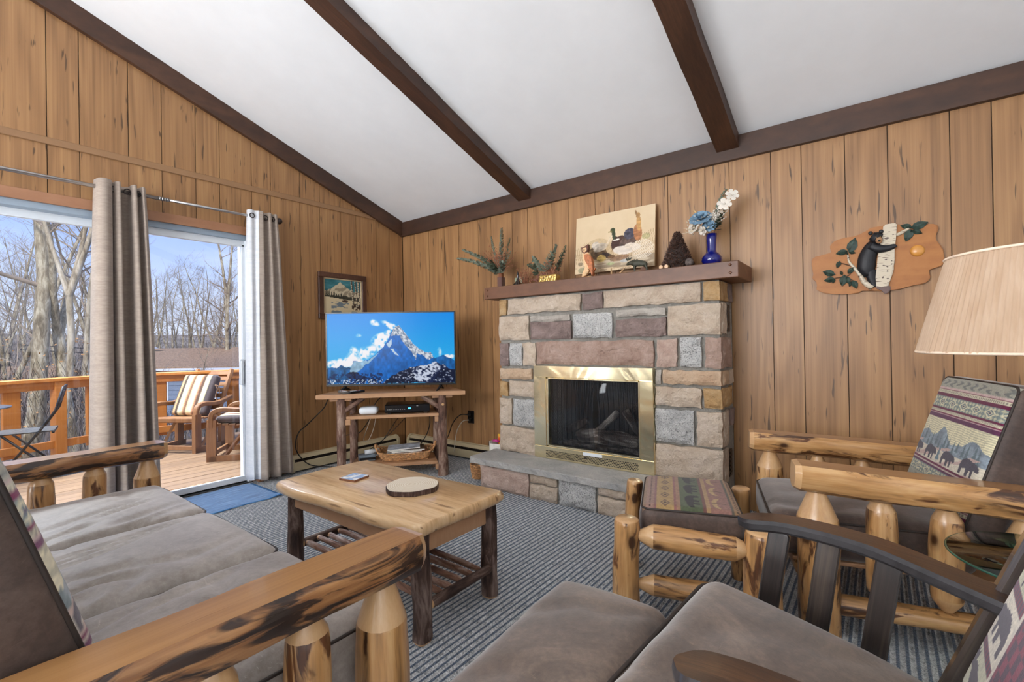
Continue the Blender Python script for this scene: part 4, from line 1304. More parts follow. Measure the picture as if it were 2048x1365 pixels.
# ------------------------------------------------------------------ log furniture helpers
LOGM = [M['log'], M['logtip']]
def beam_log(name, p0, p1, w, h, parent, mats=None, seed=0, top=.30, tip=.02):
    """half-log arm: flat sawn top, rounded barky sides, chamfered pale ends. local Z runs along the arm"""
    mats = mats or [M['log'], M['logtop'], M['logtip']]
    p0, p1 = Vector(p0), Vector(p1)
    d = (p1-p0); L = d.length; d.normalize()
    up = Vector((0, 0, 1)); side = d.cross(up).normalized(); up = side.cross(d)
    base = [(-.5, .18), (-.47, .36), (-.38, .5), (.38, .5), (.47, .36), (.5, .18), (.48, -.12), (.38, -.36), (.2, -.48), (0, -.5), (-.2, -.48), (-.38, -.36), (-.48, -.12)]
    n = len(base); N = 14
    bm = B(); rings = []
    ts = [0, tip/L] + [i/N for i in range(1, N)] + [1-tip/L, 1]
    for t in ts:
        s = 0.80 if t in (0, 1) else 1.0
        ring = []
        for k, (a, b) in enumerate(base):
            q = 1+.10*(float(vnoise(a*4+seed, b*4, t*L*7+seed, seed))-.5)*2 if k not in (2, 3) else 1
            if k in (2, 3): a += .10*(float(vnoise(seed+k*7, 1, t*L*6, seed))-.5)
            ring.append(Vector((a*w*s*q, b*h*(s if b < .5 else (.92 if s < 1 else 1))*(q if k not in (2, 3) else 1), t*L)))
        rings.append(ring)
    add_loft(bm, rings, mis=lambda i, j: (2 if i in (0, len(rings)-2) else (1 if j == 2 else 0)), capmi=2)
    R = Matrix((side, up, d)).transposed().to_4x4()
    # side x up x d must be right handed
    if R.determinant() < 0:
        R = Matrix((-side, up, d)).transposed().to_4x4()
    o = obj(name, bm, mats, parent, smooth=True)
    auto_sharp(o, 28)
    o.matrix_local = Matrix.Translation(p0) @ R
    return o
def pencil(r, tip=.35, L=1.0, rt=None, tip0=0.0):
    """profile with a sharpened end (t near 1) and optionally a sharpened start"""
    rt = r*.42 if rt is None else rt
    a = tip/L
    P = [(0, r, 0)] if not tip0 else [(0, rt, 1), (tip0/L, r*.98, 0)]
    P += [(.5, r*1.03, 0), (1-a, r*.98, 1), (1-a*.92, r*.94, 1), (1, rt, 1)]
    return P

def facez(w, d, h, r, puff):
    def f(x, y):
        dx = np.maximum(0, np.abs(x)-(w/2-r)); dy = np.maximum(0, np.abs(y)-(d/2-r))
        z = h/2-r+np.sqrt(np.maximum(0, r*r-dx*dx-dy*dy))
        fx = np.clip(1-(x/(w/2))**2, 0, 1)**.6; fy = np.clip(1-(y/(d/2))**2, 0, 1)**.6
        return z+puff*fx*fy
    return f
def fabric_cushion(name, w, d, h, r, puff, body, colf, parent, mtx, nx=120, ny=120, inset=.35, n=18, piping=True):
    o = cushion(name, w, d, h, r, body, parent, n=n, puff=puff)
    o.matrix_local = mtx
    fz = facez(w, d, h, r, puff)
    ww, dd = w-2*r*inset, d-2*r*inset
    painted('tapestry_face', nx, ny, lambda u, v: ((u-.5)*ww, (v-.5)*dd, fz((u-.5)*ww, (v-.5)*dd)+.0022), colf, M['tapestry'], o)
    if piping:
        loop = rrect(ww+.004, dd+.004, .03, 6)
        pts = [Vector((x, y, float(fz(np.array(x*.995), np.array(y*.995)))+.001)) for x, y in loop]
        bm = B(); add_tube(bm, pts+[pts[0], pts[1]], .0045, 6)
        obj('piping', bm, M['piping'], o, smooth=True)
    return o
def MX(x, y, z, t):
    return Matrix(((x[0], y[0], z[0], t[0]), (x[1], y[1], z[1], t[1]), (x[2], y[2], z[2], t[2]), (0, 0, 0, 1)))

BEAR = [(.02,.45),(.05,.62),(.12,.72),(.22,.78),(.35,.80),(.5,.86),(.65,.9),(.8,.85),(.92,.72),(.97,.5),(.95,.05),(.82,.05),(.80,.35),(.62,.38),(.58,.05),(.45,.05),(.43,.36),(.36,.36),(.33,.05),(.22,.05),(.24,.42),(.15,.40),(.06,.36)]
MOOSE = [(.02,.60),(.06,.68),(.12,.72),(.06,.80),(.04,.95),(.12,.88),(.16,.98),(.20,.88),(.26,.96),(.28,.84),(.24,.74),(.34,.78),(.46,.80),(.6,.74),(.8,.72),(.93,.66),(.97,.5),(.93,.3),(.95,.02),(.88,.02),(.85,.3),(.78,.40),(.6,.38),(.48,.36),(.45,.02),(.38,.02),(.37,.36),(.30,.44),(.24,.52),(.14,.52),(.06,.50)]
LEAF = [(.5,.0),(.52,.25),(.75,.12),(.68,.28),(.98,.38),(.80,.45),(.88,.62),(.68,.56),(.66,.80),(.56,.70),(.5,1.0),(.42,.70),(.32,.80),(.32,.56),(.10,.62),(.2,.45),(.02,.38),(.32,.28),(.25,.12),(.48,.25)]
TREE = [(.45,0),(.55,0),(.55,.1),(.95,.12),(.68,.35),(.82,.36),(.6,.6),(.7,.62),(.5,1),(.3,.62),(.4,.6),(.18,.36),(.32,.35),(.05,.12),(.45,.1)]
def stamp(c, u, v, poly, x, y, w, h, col, a=1.0, flip=False):
    P = [((1-px if flip else px)*w+x, py*h+y) for px, py in poly]
    m = inpoly(u, v, P)
    c[m] = c[m]*(1-a)+np.array(col, float)*a

def tapestry(u, v):
    """lodge tapestry: geometric bands, mountains and a row of bears. t runs from the top"""
    t = 1-v
    c = np.zeros((len(u), 3)); c[:] = (206, 198, 174)
    def band(a, b, col):
        c[(t >= a) & (t < b)] = col
    def geo(a, b, n=6.0):
        m = (t >= a) & (t < b)
        p = np.abs(((u*n+.3) % 1)-.5)*2; q = np.abs((t-(a+b)/2)/((b-a)/2))
        dm = p+q
        z = np.where(dm < .18, 1, np.where(dm < .34, 0, np.where(dm < .55, 2, np.where(dm < .78, 0, 3))))
        zig = (np.abs(((u*n*4) % 1)-.5)*2 + np.abs(((t-a)/(b-a)*3 % 1)-.5)*2) < .85
        pal = np.array([(214, 208, 176), (70, 60, 84), (96, 112, 122), (122, 134, 132)])
        cc = pal[z]
        cc = np.where(((z == 3) & zig)[:, None], np.array((188, 186, 158)), cc)
        c[m] = cc[m]
    def repeat(o):
        band(o+.0, o+.08, (158, 156, 142))
        m = (t >= o+.02) & (t < o+.075) & (np.sin(u*60+np.sin(t*140)*1.5) > .2) & (vnoise(u*9, t*30, 1) > .35)
        c[m] = (116, 118, 114)
        band(o+.08, o+.092, (196, 170, 166)); band(o+.092, o+.098, (112, 40, 70))
        band(o+.098, o+.122, (204, 198, 172))
        m = (t >= o+.102) & (t < o+.118) & (((u*48+np.floor((t-o)*160)) % 1) > .5); c[m] = (140, 132, 120)
        band(o+.122, o+.147, (102, 36, 66))
        geo(o+.147, o+.235)
        band(o+.235, o+.248, (102, 36, 66)); band(o+.248, o+.268, (206, 200, 174))
        m = (t >= o+.25) & (t < o+.266) & (((u*48+np.floor((t-o)*200)*.5) % 1) > .5); c[m] = (146, 138, 126)
        band(o+.268, o+.278, (112, 40, 70)); band(o+.278, o+.284, (190, 160, 160)); band(o+.284, o+.312, (94, 50, 80))
    repeat(0)
    m = (t >= .312) & (t < .56)
    ln = (np.sin(t*420+np.sin(u*13)*2) > .45)
    sky = np.where(ln[:, None], np.array((176, 172, 146)), np.array((220, 212, 178)))
    c[m] = sky[m]
    ridge = .45-.10*np.exp(-((u-.40)/.09)**2)-.05*np.exp(-((u-.15)/.10)**2)-.07*np.exp(-((u-.85)/.12)**2)+.03*fbm(u*14, 0, 3, 2)
    m = (t > ridge) & (t < .60)
    sh = fbm(u*22, t*40, 0, 6)
    c[m] = (np.array((130, 142, 152))[None]*(.75+.5*sh[:, None]))[m]
    for i in range(16):
        x = (i*.067+.02*math.sin(i*3.1)); hh = .09+.05*((i*7) % 5)/5
        stamp(c, u, v, TREE, x-.02, 1-(.53+.02*math.sin(i*2.3)), .055, hh, (92, 108, 112), .85)
    band(.535, .63, (204, 196, 178))
    m = (t > .50) & (t < .63) & (np.sin(u*14+t*60+3*vnoise(u*6, t*20, 2)) > .6); c[m] = (186, 160, 152)
    for x, w, h in ((.0, .17, .115), (.22, .20, .12), (.50, .20, .12), (.76, .22, .13)):
        stamp(c, u, v, BEAR, x, 1-.625, w, h, (78, 74, 84), 1, True)
    stamp(c, u, v, TREE, .415, 1-.62, .07, .15, (100, 122, 132), 1)
    band(.632, .645, (102, 36, 66)); band(.645, .655, (186, 170, 160)); band(.655, .672, (94, 50, 80))
    geo(.672, .745)
    repeat(.745)
    geo(.90, .985)
    n = vnoise(u*170, v*170, 5)
    c *= (.90+.2*n)[:, None]
    return c

def lodge(u, v):
    """patchwork of animals, leaves and checks in rows"""
    rows = 5; cols = 3
    c = np.zeros((len(u), 3)); c[:] = (206, 190, 160)
    R = np.floor(v*rows).astype(int); C = np.floor(u*cols).astype(int)
    pal = [(190, 188, 164), (222, 192, 150), (214, 206, 190), (186, 186, 162)]
    for r in range(rows):
        for k in range(cols):
            m = (R == r) & (C == k)
            c[m] = pal[(r*2+k*3) % 4]
            x, y = k/cols, r/rows
            w, h = 1/cols, 1/rows
            kind = (r*2+k) % 4
            col = (72, 62, 76)
            if kind == 0: stamp(c, u, v, MOOSE, x+.05*w, y+.10*h, w*.9, h*.8, col, 1, bool(r % 2))
            elif kind == 1: stamp(c, u, v, LEAF, x+.18*w, y+.15*h, w*.64, h*.7, (44, 74, 88))
            elif kind == 2: stamp(c, u, v, BEAR, x+.06*w, y+.15*h, w*.88, h*.7, col, 1, bool(k % 2))
            else:
                q = m & (((u*cols*4) % 1 > .5) ^ ((v*rows*2) % 1 > .5)); c[m] = (122, 36, 64); c[q] = (70, 34, 60)
    for r in range(1, rows):
        m = np.abs(v-r/rows) < .016; c[m] = (110, 36, 62)
        m2 = m & (((u*30) % 1) > .55); c[m2] = (66, 48, 74)
    for k in range(1, cols):
        m = np.abs(u-k/cols) < .012; c[m] = (206, 198, 184)
    c *= (.90+.2*vnoise(u*150, v*150, 5))[:, None]
    return c

def ottoman_print(u, v):
    c = np.zeros((len(u), 3)); c[:] = (168, 136, 92)
    def band(a, b, col): c[(u >= a) & (u < b)] = col
    band(0, .04, (150, 116, 90)); band(.04, .12, (158, 122, 108)); band(.12, .15, (140, 96, 96)); band(.15, .33, (176, 142, 90))
    band(.33, .36, (148, 96, 92)); band(.36, .40, (164, 122, 96)); band(.40, .63, (86, 96, 68)); band(.63, .66, (120, 76, 70)); band(.66, .70, (176, 140, 96))
    band(.70, .90, (150, 106, 94)); band(.90, .93, (92, 84, 70)); band(.93, 1.0, (160, 122, 84))
    m = (np.abs(u-.08) < .010) & ((v*26) % 1 > .5); c[m] = (70, 48, 44)
    m = (np.abs(u-.965) < .012) & ((v*20) % 1 > .5); c[m] = (80, 56, 46)
    for k in range(5):
        q = np.abs(u-.24)/.055+np.abs(v-(.1+.2*k))/.08
        c[q < 1] = (120, 92, 72); c[(q < .6)] = (176, 142, 90); c[q < .35] = (84, 62, 56)
    for k in range(3):
        # bears walk along the band, feet towards the right
        uu, vv = v, 1-(u-.40)/.23
        P = BEAR
        stamp(c, vnoise(0*u, 0*v)*0+uu, vv, P, .03+.33*k, .08, .30, .80, (44, 42, 44), 1, False)
        x = .80; y = .17+.33*k
        d = ((u-x)/.075)**2+((v-y)/.12)**2
        cres = (d < 1) & ((((u-x-.05)/.075)**2+((v-y)/.13)**2) > 1); c[cres] = (188, 154, 104)
        c[(np.abs(v-y) < .006) & (np.abs(u-x) < .07)] = (100, 70, 60)
    c = c*.82+.10*c.mean(axis=1, keepdims=True)
    c *= (.86+.28*fbm(u*60, v*60, 5))[:, None]
    return c

# ------------------------------------------------------------------ log sofa
sofa = thing('log_sofa', 'three seat log sofa with brown faux suede cushions beside the patio door', 'sofa', (2.1, -2.9, 0))
so = Vector((2.1, -2.9, 0))
def S(x, y, z): return Vector((x, y, z))-so
beam_log('armrest', S(3.145, -2.555, .588), S(3.145, -3.46, .588), .135, .098, sofa, [M['logdark'], M['logtop'], M['logtip']], 3)
beam_log('armrest', S(1.085, -2.505, .572), S(1.085, -3.46, .572), .15, .092, sofa, [M['logdark'], M['logtop'], M['logtip']], 8)
def spindle(par, p, zt, r, zb=.16, seed=0):
    L = zt-zb
    return log('spindle', (p[0], p[1], zb), (p[0], p[1], zt), [(0, r*.35, 1), (.10, r*.9, 1), (.14, r, 0), (.5, r*1.05, 0), (.84, r, 0), (.9, r*.95, 1), (1, r*.55, 1)], LOGM, par, 14, .09, seed)
def post(par, p, zt, r, seed=0, tip=.09):
    return log('post', (p[0], p[1], 0), (p[0], p[1], zt), [(0, r*1.02, 0), (.4, r*1.04, 0), (1-tip/zt-.01, r, 0), (1-tip/zt, r*.98, 1), (1, r*.40, 1)], LOGM, par, 18, .07, seed)
for ax, ys, r0 in ((3.135, (-2.645, -2.835, -3.015), .062), (1.10, (-2.585, -2.79, -2.975), .055)):
    post(sofa, S(ax, ys[0], 0), .548, r0, int(ax*10), .10)
    for k, yy in enumerate(ys[1:]):
        spindle(sofa, S(ax, yy, 0), .545, .045, .15, 5+k+int(ax))
    post(sofa, S(ax, -3.38, 0), .548, .058, 17)
    log('lower_rail', S(ax, -2.66, .13), S(ax, -3.36, .13), [(0, .02, 1), (.06, .04, 0), (.94, .04, 0), (1, .02, 1)], LOGM, sofa, 14)
for yy, z in ((-2.62, .20), (-3.36, .20), (-3.38, .48)):
    log('cross_rail', S(1.12, yy, z), S(3.11, yy, z), [(0, .03, 1), (.03, .05, 0), (.97, .05, 0), (1, .03, 1)], LOGM, sofa, 14)
log('back_rail', S(1.12, -3.47, .86), S(3.11, -3.47, .86), [(0, .03, 1), (.03, .045, 0), (.97, .045, 0), (1, .03, 1)], LOGM, sofa, 14)
for xx in (1.16, 2.1, 3.07):
    log('back_post', S(xx, -3.38, .45), S(xx, -3.47, .90), [(0, .036, 0), (.9, .036, 0), (1, .02, 1)], LOGM, sofa, 12)
cb = [1.20, 1.85, 2.48, 3.075]
for k in range(3):
    w = cb[k+1]-cb[k]-.008
    def wr(V, k=k):
        top = V[:, 2] > 0
        x, y = V[:, 0]+k*3.1, V[:, 1]
        f = fbm(x*4.6+y*2.0, y*1.0-x*.4, k*4.0, 31, 3)
        cre = np.exp(-((f-.5)/.028)**2)+.8*np.exp(-((f-.62)/.03)**2)+.7*np.exp(-((f-.38)/.03)**2)
        env = np.clip(1-np.abs(V[:, 0])/(w/2)*.8, 0, 1)*np.clip((.30-V[:, 1])/.2, 0, 1)
        V[:, 2] -= np.where(top, .026*cre*env, 0)
        V[:, 2] += np.where(top, .012*(fbm(x*2.2, y*2.2, 1, 7, 2)-.5), 0)
        return V
    cz = cushion('seat_cushion', w, .62, .17, .055, M['suede_lit'], sofa, S((cb[k]+cb[k+1])/2, -2.865, .345), n=64, puff=.02, wr=wr)
    bm = B()
    pts = [(x, y, .062) for x, y in rrect(w-.012, .608, .05, 5)]
    add_tube(bm, pts+pts[:2], .0045, 6)
    obj('piping', bm, M['piping'], cz, smooth=True)
tag(sofa.children[-1], None)
Ls = math.radians(17)
for k in range(3):
    w = cb[k+1]-cb[k]-.006
    ctr = S((cb[k]+cb[k+1])/2, 0, 0)
    h = .135; dd = .56
    base = Vector((0, -3.11, .435))           # lower front edge of the cushion
    up = Vector((0, -math.sin(Ls), math.cos(Ls))); nn = Vector((0, math.cos(Ls), math.sin(Ls)))
    c = base+up*(dd/2)-nn*(h/2)
    fabric_cushion('back_cushion', w, dd, h, .045, .012, M['suede2'], lambda u, v: 255*(tapestry(u, v)/255)**.72, sofa, MX((-1, 0, 0), up, nn, (ctr.x, c.y-so.y, c.z)), 90, 80)  # tapestry colours brightened here to imitate more light on the sofa

# ------------------------------------------------------------------ coffee table
ct = thing('coffee_table', 'rustic pine coffee table with bark covered legs and a stick shelf', 'table', (2.26, -1.98, 0))
co = Vector((2.26, -1.98, 0))
def C_(x, y, z=0): return Vector((x, y, z))-co
nx, ny = 40, 16
bm = B()
def edge(t, s):  # wavy live edge along the long sides
    return .012*math.sin(t*5+s)+.010*math.sin(t*11+2*s)-.014*math.exp(-((t-.62)/.07)**2)*(1 if s < 1 else 0)
tops, bots, mids = [], [], []
X0, X1, Y0, Y1 = 1.748, 2.785, -2.245, -1.725
per = []
for i in range(41):
    t = i/40; per.append((X0+.02+(X1-X0-.04)*t, Y0-edge(t, 0)))
for i in range(1, 14):
    t = i/14; per.append((X1-.006*math.sin(t*9)-.012*(1-abs(2*t-1)), Y0+.02+(Y1-Y0-.04)*t))
for i in range(41):
    t = 1-i/40; per.append((X0+.02+(X1-X0-.04)*t, Y1+edge(t, 2)*.6))
for i in range(1, 14):
    t = 1-i/14; per.append((X0+.006*math.sin(t*9), Y0+.02+(Y1-Y0-.04)*t))
cx, cy = (X0+X1)/2, (Y0+Y1)/2
rings = []
for s, z in ((.972, .405), (.992, .412), (1.0, .422), (.995, .438), (.978, .4495), (.965, .452)):
    rings.append([C_(cx+(x-cx)*(1-(1-s)*.55), cy+(y-cy)*(1-(1-s)*1.1), z) for x, y in per])
add_loft(bm, rings)
o = obj('tabletop', bm, M['pinetop'], ct, smooth=True); auto_sharp(o, 50)
for nm, lo, hi in (('apron', (1.80, -2.19, .325), (2.73, -2.165, .406)), ('apron', (1.80, -1.79, .325), (2.73, -1.765, .406)), ('apron', (1.80, -2.165, .325), (1.825, -1.79, .406)), ('apron', (2.715, -2.165, .325), (2.74, -1.79, .406))):
    obj(nm, (lambda b: (b.transform(Matrix.Translation(-co)), b)[1])(box(lo, hi, .003)), M['pineboard'], ct)
for k, (x, y) in enumerate(((2.734, -2.172), (2.728, -1.778), (1.812, -2.172), (1.812, -1.778))):
    log('leg', C_(x, y, 0), C_(x, y, .408), [(0, .031, 1), (.02, .036, 0), (.4, .037, 0), (.7, .035, 0), (1, .034, 0)], [M['bark'], M['logtip']], ct, 14, .14, 40+k)
for x in (2.745, 1.815):
    log('end_rail', C_(x, -2.16, .13), C_(x, -1.79, .13), [(0, .014, 1), (.06, .020, 0), (.94, .021, 0), (1, .014, 1)], [M['bark'], M['logtip']], ct, 10, .2)
for k in range(6):
    y = -2.125+k*.0585
    log('shelf_stick', C_(1.825, y, .132+.004*(k % 2)), C_(2.735, y+.006*math.sin(k*2), .134), [(0, .008, 1), (.03, .014, 0), (.5, .0155, 0), (.97, .013, 0), (1, .008, 1)], [M['barkred'], M['logtip']], ct, 9, .3, 60+k, bend=.006*math.sin(k*3))
sl = thing('wood_slice', 'round bark edged wood slice lying on the coffee table', 'wood slice', (2.413, -1.94, .452))
bm = B(); per2 = [(1+.03*math.sin(3*a)+.02*math.sin(7*a)) for a in [k*2*math.pi/48 for k in range(48)]]
rings = [[Vector((.118*q*s*math.cos(k*2*math.pi/48), .118*q*s*math.sin(k*2*math.pi/48), z)) for k, q in enumerate(per2)] for s, z in ((.97, 0), (1, .004), (1, .019), (.985, .022))]
add_loft(bm, rings); obj('bark_rim', bm, M['bark'], sl)
bm = B(); rings = [[Vector((.1145*q*math.cos(k*2*math.pi/48), .1145*q*math.sin(k*2*math.pi/48), z)) for k, q in enumerate(per2)] for z in (.018, .0235)]
add_loft(bm, rings)
def slicem():
    m = NT('slice_face'); v = m.coord((1, 1, 1), rnd=False)
    ln = m.n('VectorMath', {0: v}, operation='LENGTH').outputs['Value']
    w = m.math('SINE', m.math('MULTIPLY', m.math('ADD', ln, m.math('MULTIPLY', m.noise(v, 18, 3), .012)), 700))
    m.bsdf(m.ramp(w, [(0, (214, 198, 172)), (.6, (232, 222, 204))]), rough=.7)
    return m.m
obj('sawn_face', bm, slicem(), sl)
ti = thing('picture_tile', 'small square picture tile coaster on the coffee table', 'coaster', (2.045, -1.995, .452), math.radians(12))
obj('backing', box((-.05, -.05, 0), (.05, .05, .010), .001), plain('tile_cork', (128, 84, 58), .8), ti)
painted('tile_face', 24, 24, lambda u, v: (-.049+.098*u, -.049+.098*v, .0106+0*u), lambda u, v: np.where((fbm(u*4, v*4, 0, 3) > .52)[:, None], np.array((150, 172, 204.)), np.array((226, 226, 224.)))*(.9+.2*fbm(u*12, v*12)[:, None]), M['print'], ti)

# ------------------------------------------------------------------ log armchair
PH = math.radians(16)
ac = thing('log_armchair', 'log armchair with a bear tapestry back against the panelled wall', 'armchair', (3.6, -.64, 0), PH)
def A(u, v, z): return Vector((u, -v, z))
beam_log('armrest', A(.045, .665, .585), A(.86, .665, .54), .135, .105, ac, None, 21)
beam_log('armrest', A(-.05, 0, .585), A(.86, 0, .545), .135, .10, ac, None, 25)
post(ac, A(.125, .66, 0), .535, .068, 31, .10)
post(ac, A(.045, .0, 0), .535, .062, 32, .08)
spindle(ac, A(.325, .655, 0), .520, .046, .145, 33); spindle(ac, A(.51, .655, 0), .505, .046, .15, 34)
spindle(ac, A(.255, 0, 0), .525, .038, .145, 35); spindle(ac, A(.44, 0, 0), .515, .038, .15, 36)
post(ac, A(.72, .655, 0), .50, .055, 37, .07); post(ac, A(.72, 0.0, 0), .50, .055, 38, .07)
for v in (0.0, .655):
    log('lower_rail', A(.12, v, .115), A(.72, v, .115), [(0, .02, 1), (.05, .036, 0), (.95, .036, 0), (1, .02, 1)], LOGM, ac, 14, .1)
for u, z in ((.10, .20), (.70, .20)):
    log('cross_rail', A(u, .03, z), A(u, .63, z), [(0, .02, 1), (.08, .042, 0), (.92, .042, 0), (1, .02, 1)], LOGM, ac, 14)
obj('seat_slat_board', box((.05, -.60, .235), (.70, -.06, .25), .003), M['pineboard'], ac)
def wra(V):
    top = V[:, 2] > 0
    f = fbm(V[:, 0]*3, V[:, 1]*3, 2, 17, 3)
    V[:, 2] -= np.where(top, .008*np.exp(-((f-.5)/.04)**2), 0)
    return V
sc_ = cushion('seat_cushion', .66, .555, .165, .05, M['suede2'], ac, A(.30, .333, .335), n=26, puff=.018, wr=wra)
bm = B(); pts = [(x, y, .064) for x, y in rrect(.65, .545, .05, 5)]
add_tube(bm, pts+pts[:2], .0045, 6); obj('piping', bm, M['piping'], sc_, smooth=True)
La = math.radians(17.5)
up = Vector((math.sin(La), 0, math.cos(La))); nn = Vector((-math.cos(La), 0, math.sin(La)))
hh, dd = .13, .60
c = Vector((.555, -.333, .372))+up*(dd/2)-nn*(hh/2)
fabric_cushion('back_cushion', .56, dd, hh, .045, .014, M['suede2'], tapestry, ac, MX((0, -1, 0), up, nn, c), 190, 200)
for v in (.10, .56):
    log('back_post', A(.70, v, .20), A(.92, v, .86), [(0, .034, 0), (.9, .034, 0), (1, .018, 1)], LOGM, ac, 12)
log('back_rail', A(.885, .05, .78), A(.885, .61, .78), [(0, .018, 1), (.06, .032, 0), (.94, .032, 0), (1, .018, 1)], LOGM, ac, 12)

# ------------------------------------------------------------------ log ottoman
ot = thing('log_ottoman', 'log ottoman with a black bear print cushion in front of the hearth', 'ottoman', (3.308, -1.64, 0), math.radians(20))
for u, v, r, zt, lean in ((.005, 0, .050, .425, 0), (.008, -.523, .040, .425, -.03), (.483, -.54, .042, .42, 0), (.480, 0.0, .062, .425, 0)):
    log('post', A(u+lean, v, 0), A(u, v, zt), [(0, r*1.05, 0), (.5, r*1.02, 0), (.955, r*.97, 0), (.985, r*.92, 1), (1, r*.78, 1)], LOGM, ot, 18, .10, int(100+u*100+v*10), bend=.004)
for v, z, r in ((0, .362, .044), (0, .178, .038), (-.53, .30, .036), (-.53, .14, .034)):
    log('rail', A(.045, v, z), A(.44, v, z-.012), [(0, .016, 1), (.13, r*.95, 1), (.15, r, 0), (.5, r*1.06, 0), (.85, r*.96, 0), (.87, r*.93, 1), (1, .016, 1)], LOGM, ot, 16, .12, int(z*100))
for u in (.0, .485):
    log('rail', A(u, -.04, .22), A(u, -.49, .22), [(0, .014, 1), (.1, .030, 0), (.9, .030, 0), (1, .014, 1)], LOGM, ot, 12, .12)
obj('seat_board', box((.06, .05, .315), (.43, .49, .33), .002), M['pineboard'], ot)
fabric_cushion('cushion', .385, .475, .125, .04, .010, M['suede2'], ottoman_print, ot, MX((1, 0, 0), (0, 1, 0), (0, 0, 1), (.242, .278, .395)), 120, 140, .32)

# ------------------------------------------------------------------ glider rocker and its ottoman
PG = math.radians(-4)
gl_ = thing('glider_rocker', 'dark distressed glider rocker with brown suede seat in the foreground', 'armchair', (3.79, -1.88, 0), PG)
def curved_board(par, name, pts, w, th, mats, tipround=True):
    """flat board following a path, rounded front tip: flat faces mat 0, edges mat 1"""
    sp = spline(pts, 26)
    bm = B(); rings = []
    for i, p in enumerate(sp):
        t = (sp[min(i+1, 26)]-sp[max(i-1, 0)]).normalized()
        side = Vector((t.y, -t.x, 0)).normalized(); upv = side.cross(t)
        if upv.z < 0: upv = -upv
        s = i/26
        k = 1.0
        if tipround and s < .10: k = max(.30, math.sqrt(max(0, 1-((.10-s)/.10)**2)))
        ww = w/2*k
        e = min(.008, th*.3)
        sec = [(-ww, -th/2+e), (-ww+e, -th/2), (ww-e, -th/2), (ww, -th/2+e), (ww, th/2-e), (ww-e, th/2), (-ww+e, th/2), (-ww, th/2-e)]
        rings.append([p+side*a+upv*b for a, b in sec])
    add_loft(bm, rings, mis=lambda i, j: 0 if j in (1, 5) else 1, capmi=1)
    o = obj(name, bm, mats, par, smooth=True); auto_sharp(o, 30)
    return o
DW = [M['darkwood'], M['darkedge']]
def W2G(x, y, z):
    dx, dy = x-3.79, y+1.88
    return Vector((dx*math.cos(PG)+dy*math.sin(PG), -dx*math.sin(PG)+dy*math.cos(PG), z))
curved_board(gl_, 'armrest', [W2G(3.772, -1.888, .590), W2G(3.90, -1.888, .605), W2G(4.07, -1.915, .602), W2G(4.20, -1.965, .585), W2G(4.315, -2.015, .568)], .088, .030, DW)
curved_board(gl_, 'armrest', [W2G(3.842, -2.625, .607), W2G(3.95, -2.632, .620), W2G(4.10, -2.615, .606), W2G(4.24, -2.575, .588), W2G(4.36, -2.54, .570)], .095, .030, DW)
def slat(par, p0, p1, w, th, name='arm_slat'):
    p0, p1 = Vector(p0), Vector(p1)
    d = (p1-p0).normalized(); side = Vector((1, 0, 0)); side = (side-d*side.dot(d)).normalized(); nn = d.cross(side)
    bm = B(); L = (p1-p0).length
    rings = []
    for t, k in ((0, .7), (.03, 1), (.97, 1), (1, .7)):
        e = .004
        rings.append([Vector((a*w/2*k, b*th/2*k, t*L)) for a, b in ((-1, -.6), (-.85, -1), (.85, -1), (1, -.6), (1, .6), (.85, 1), (-.85, 1), (-1, .6))])
    add_loft(bm, rings)
    o = obj(name, bm, M['glider'], par, smooth=True); auto_sharp(o, 30)
    o.matrix_local = Matrix.Translation(p0) @ Matrix((side, nn, d)).transposed().to_4x4()
    return o
for u0, u1 in ((.088, .030), (.200, .150), (.322, .268)):
    slat(gl_, A(u1, .012, .215), A(u0, .012, .592), .052, .020)
    slat(gl_, A(u1+.06, .735, .215), A(u0+.06, .735, .592), .052, .020)
for v in (.015, .735):
    obj('seat_side_rail', (lambda b: (b.transform(Matrix.Translation(A(.25, v, .20))), b)[1])(box((-.30, -.014, -.035), (.30, .014, .035), .004)), M['glider'], gl_)
    obj('base_rail', (lambda b: (b.transform(Matrix.Translation(A(.25, v, .045))), b)[1])(box((-.34, -.02, -.045), (.34, .02, .02), .004)), M['glider'], gl_)
    for u in (-.0, .46):
        obj('glide_link', (lambda b: (b.transform(Matrix.Translation(A(u, v+.0, .125))), b)[1])(box((-.02, -.008, -.075), (.02, .008, .075), .003)), M['glider'], gl_)
for u in (-.03, .50):
    obj('base_crossbar', (lambda b: (b.transform(Matrix.Translation(A(u, .375, .045))), b)[1])(box((-.03, -.36, -.02), (.03, .36, .02), .004)), M['glider'], gl_)
    obj('seat_crossbar', (lambda b: (b.transform(Matrix.Translation(A(u, .375, .205))), b)[1])(box((-.02, -.36, -.03), (.02, .36, .03), .004)), M['glider'], gl_)
bolt = B()
for k, u in enumerate((.44, .475)):
    bm = B(); add_lathe(bm, [(.006, 0), (.006, .003), (.002, .005)], 10)
    bm.transform(Matrix.Rotation(math.radians(90), 4, 'X'))
    obj('bolt', bm, M['steel'], gl_, A(u, .055+k*.012, .572-.004*k))
bolt.free()
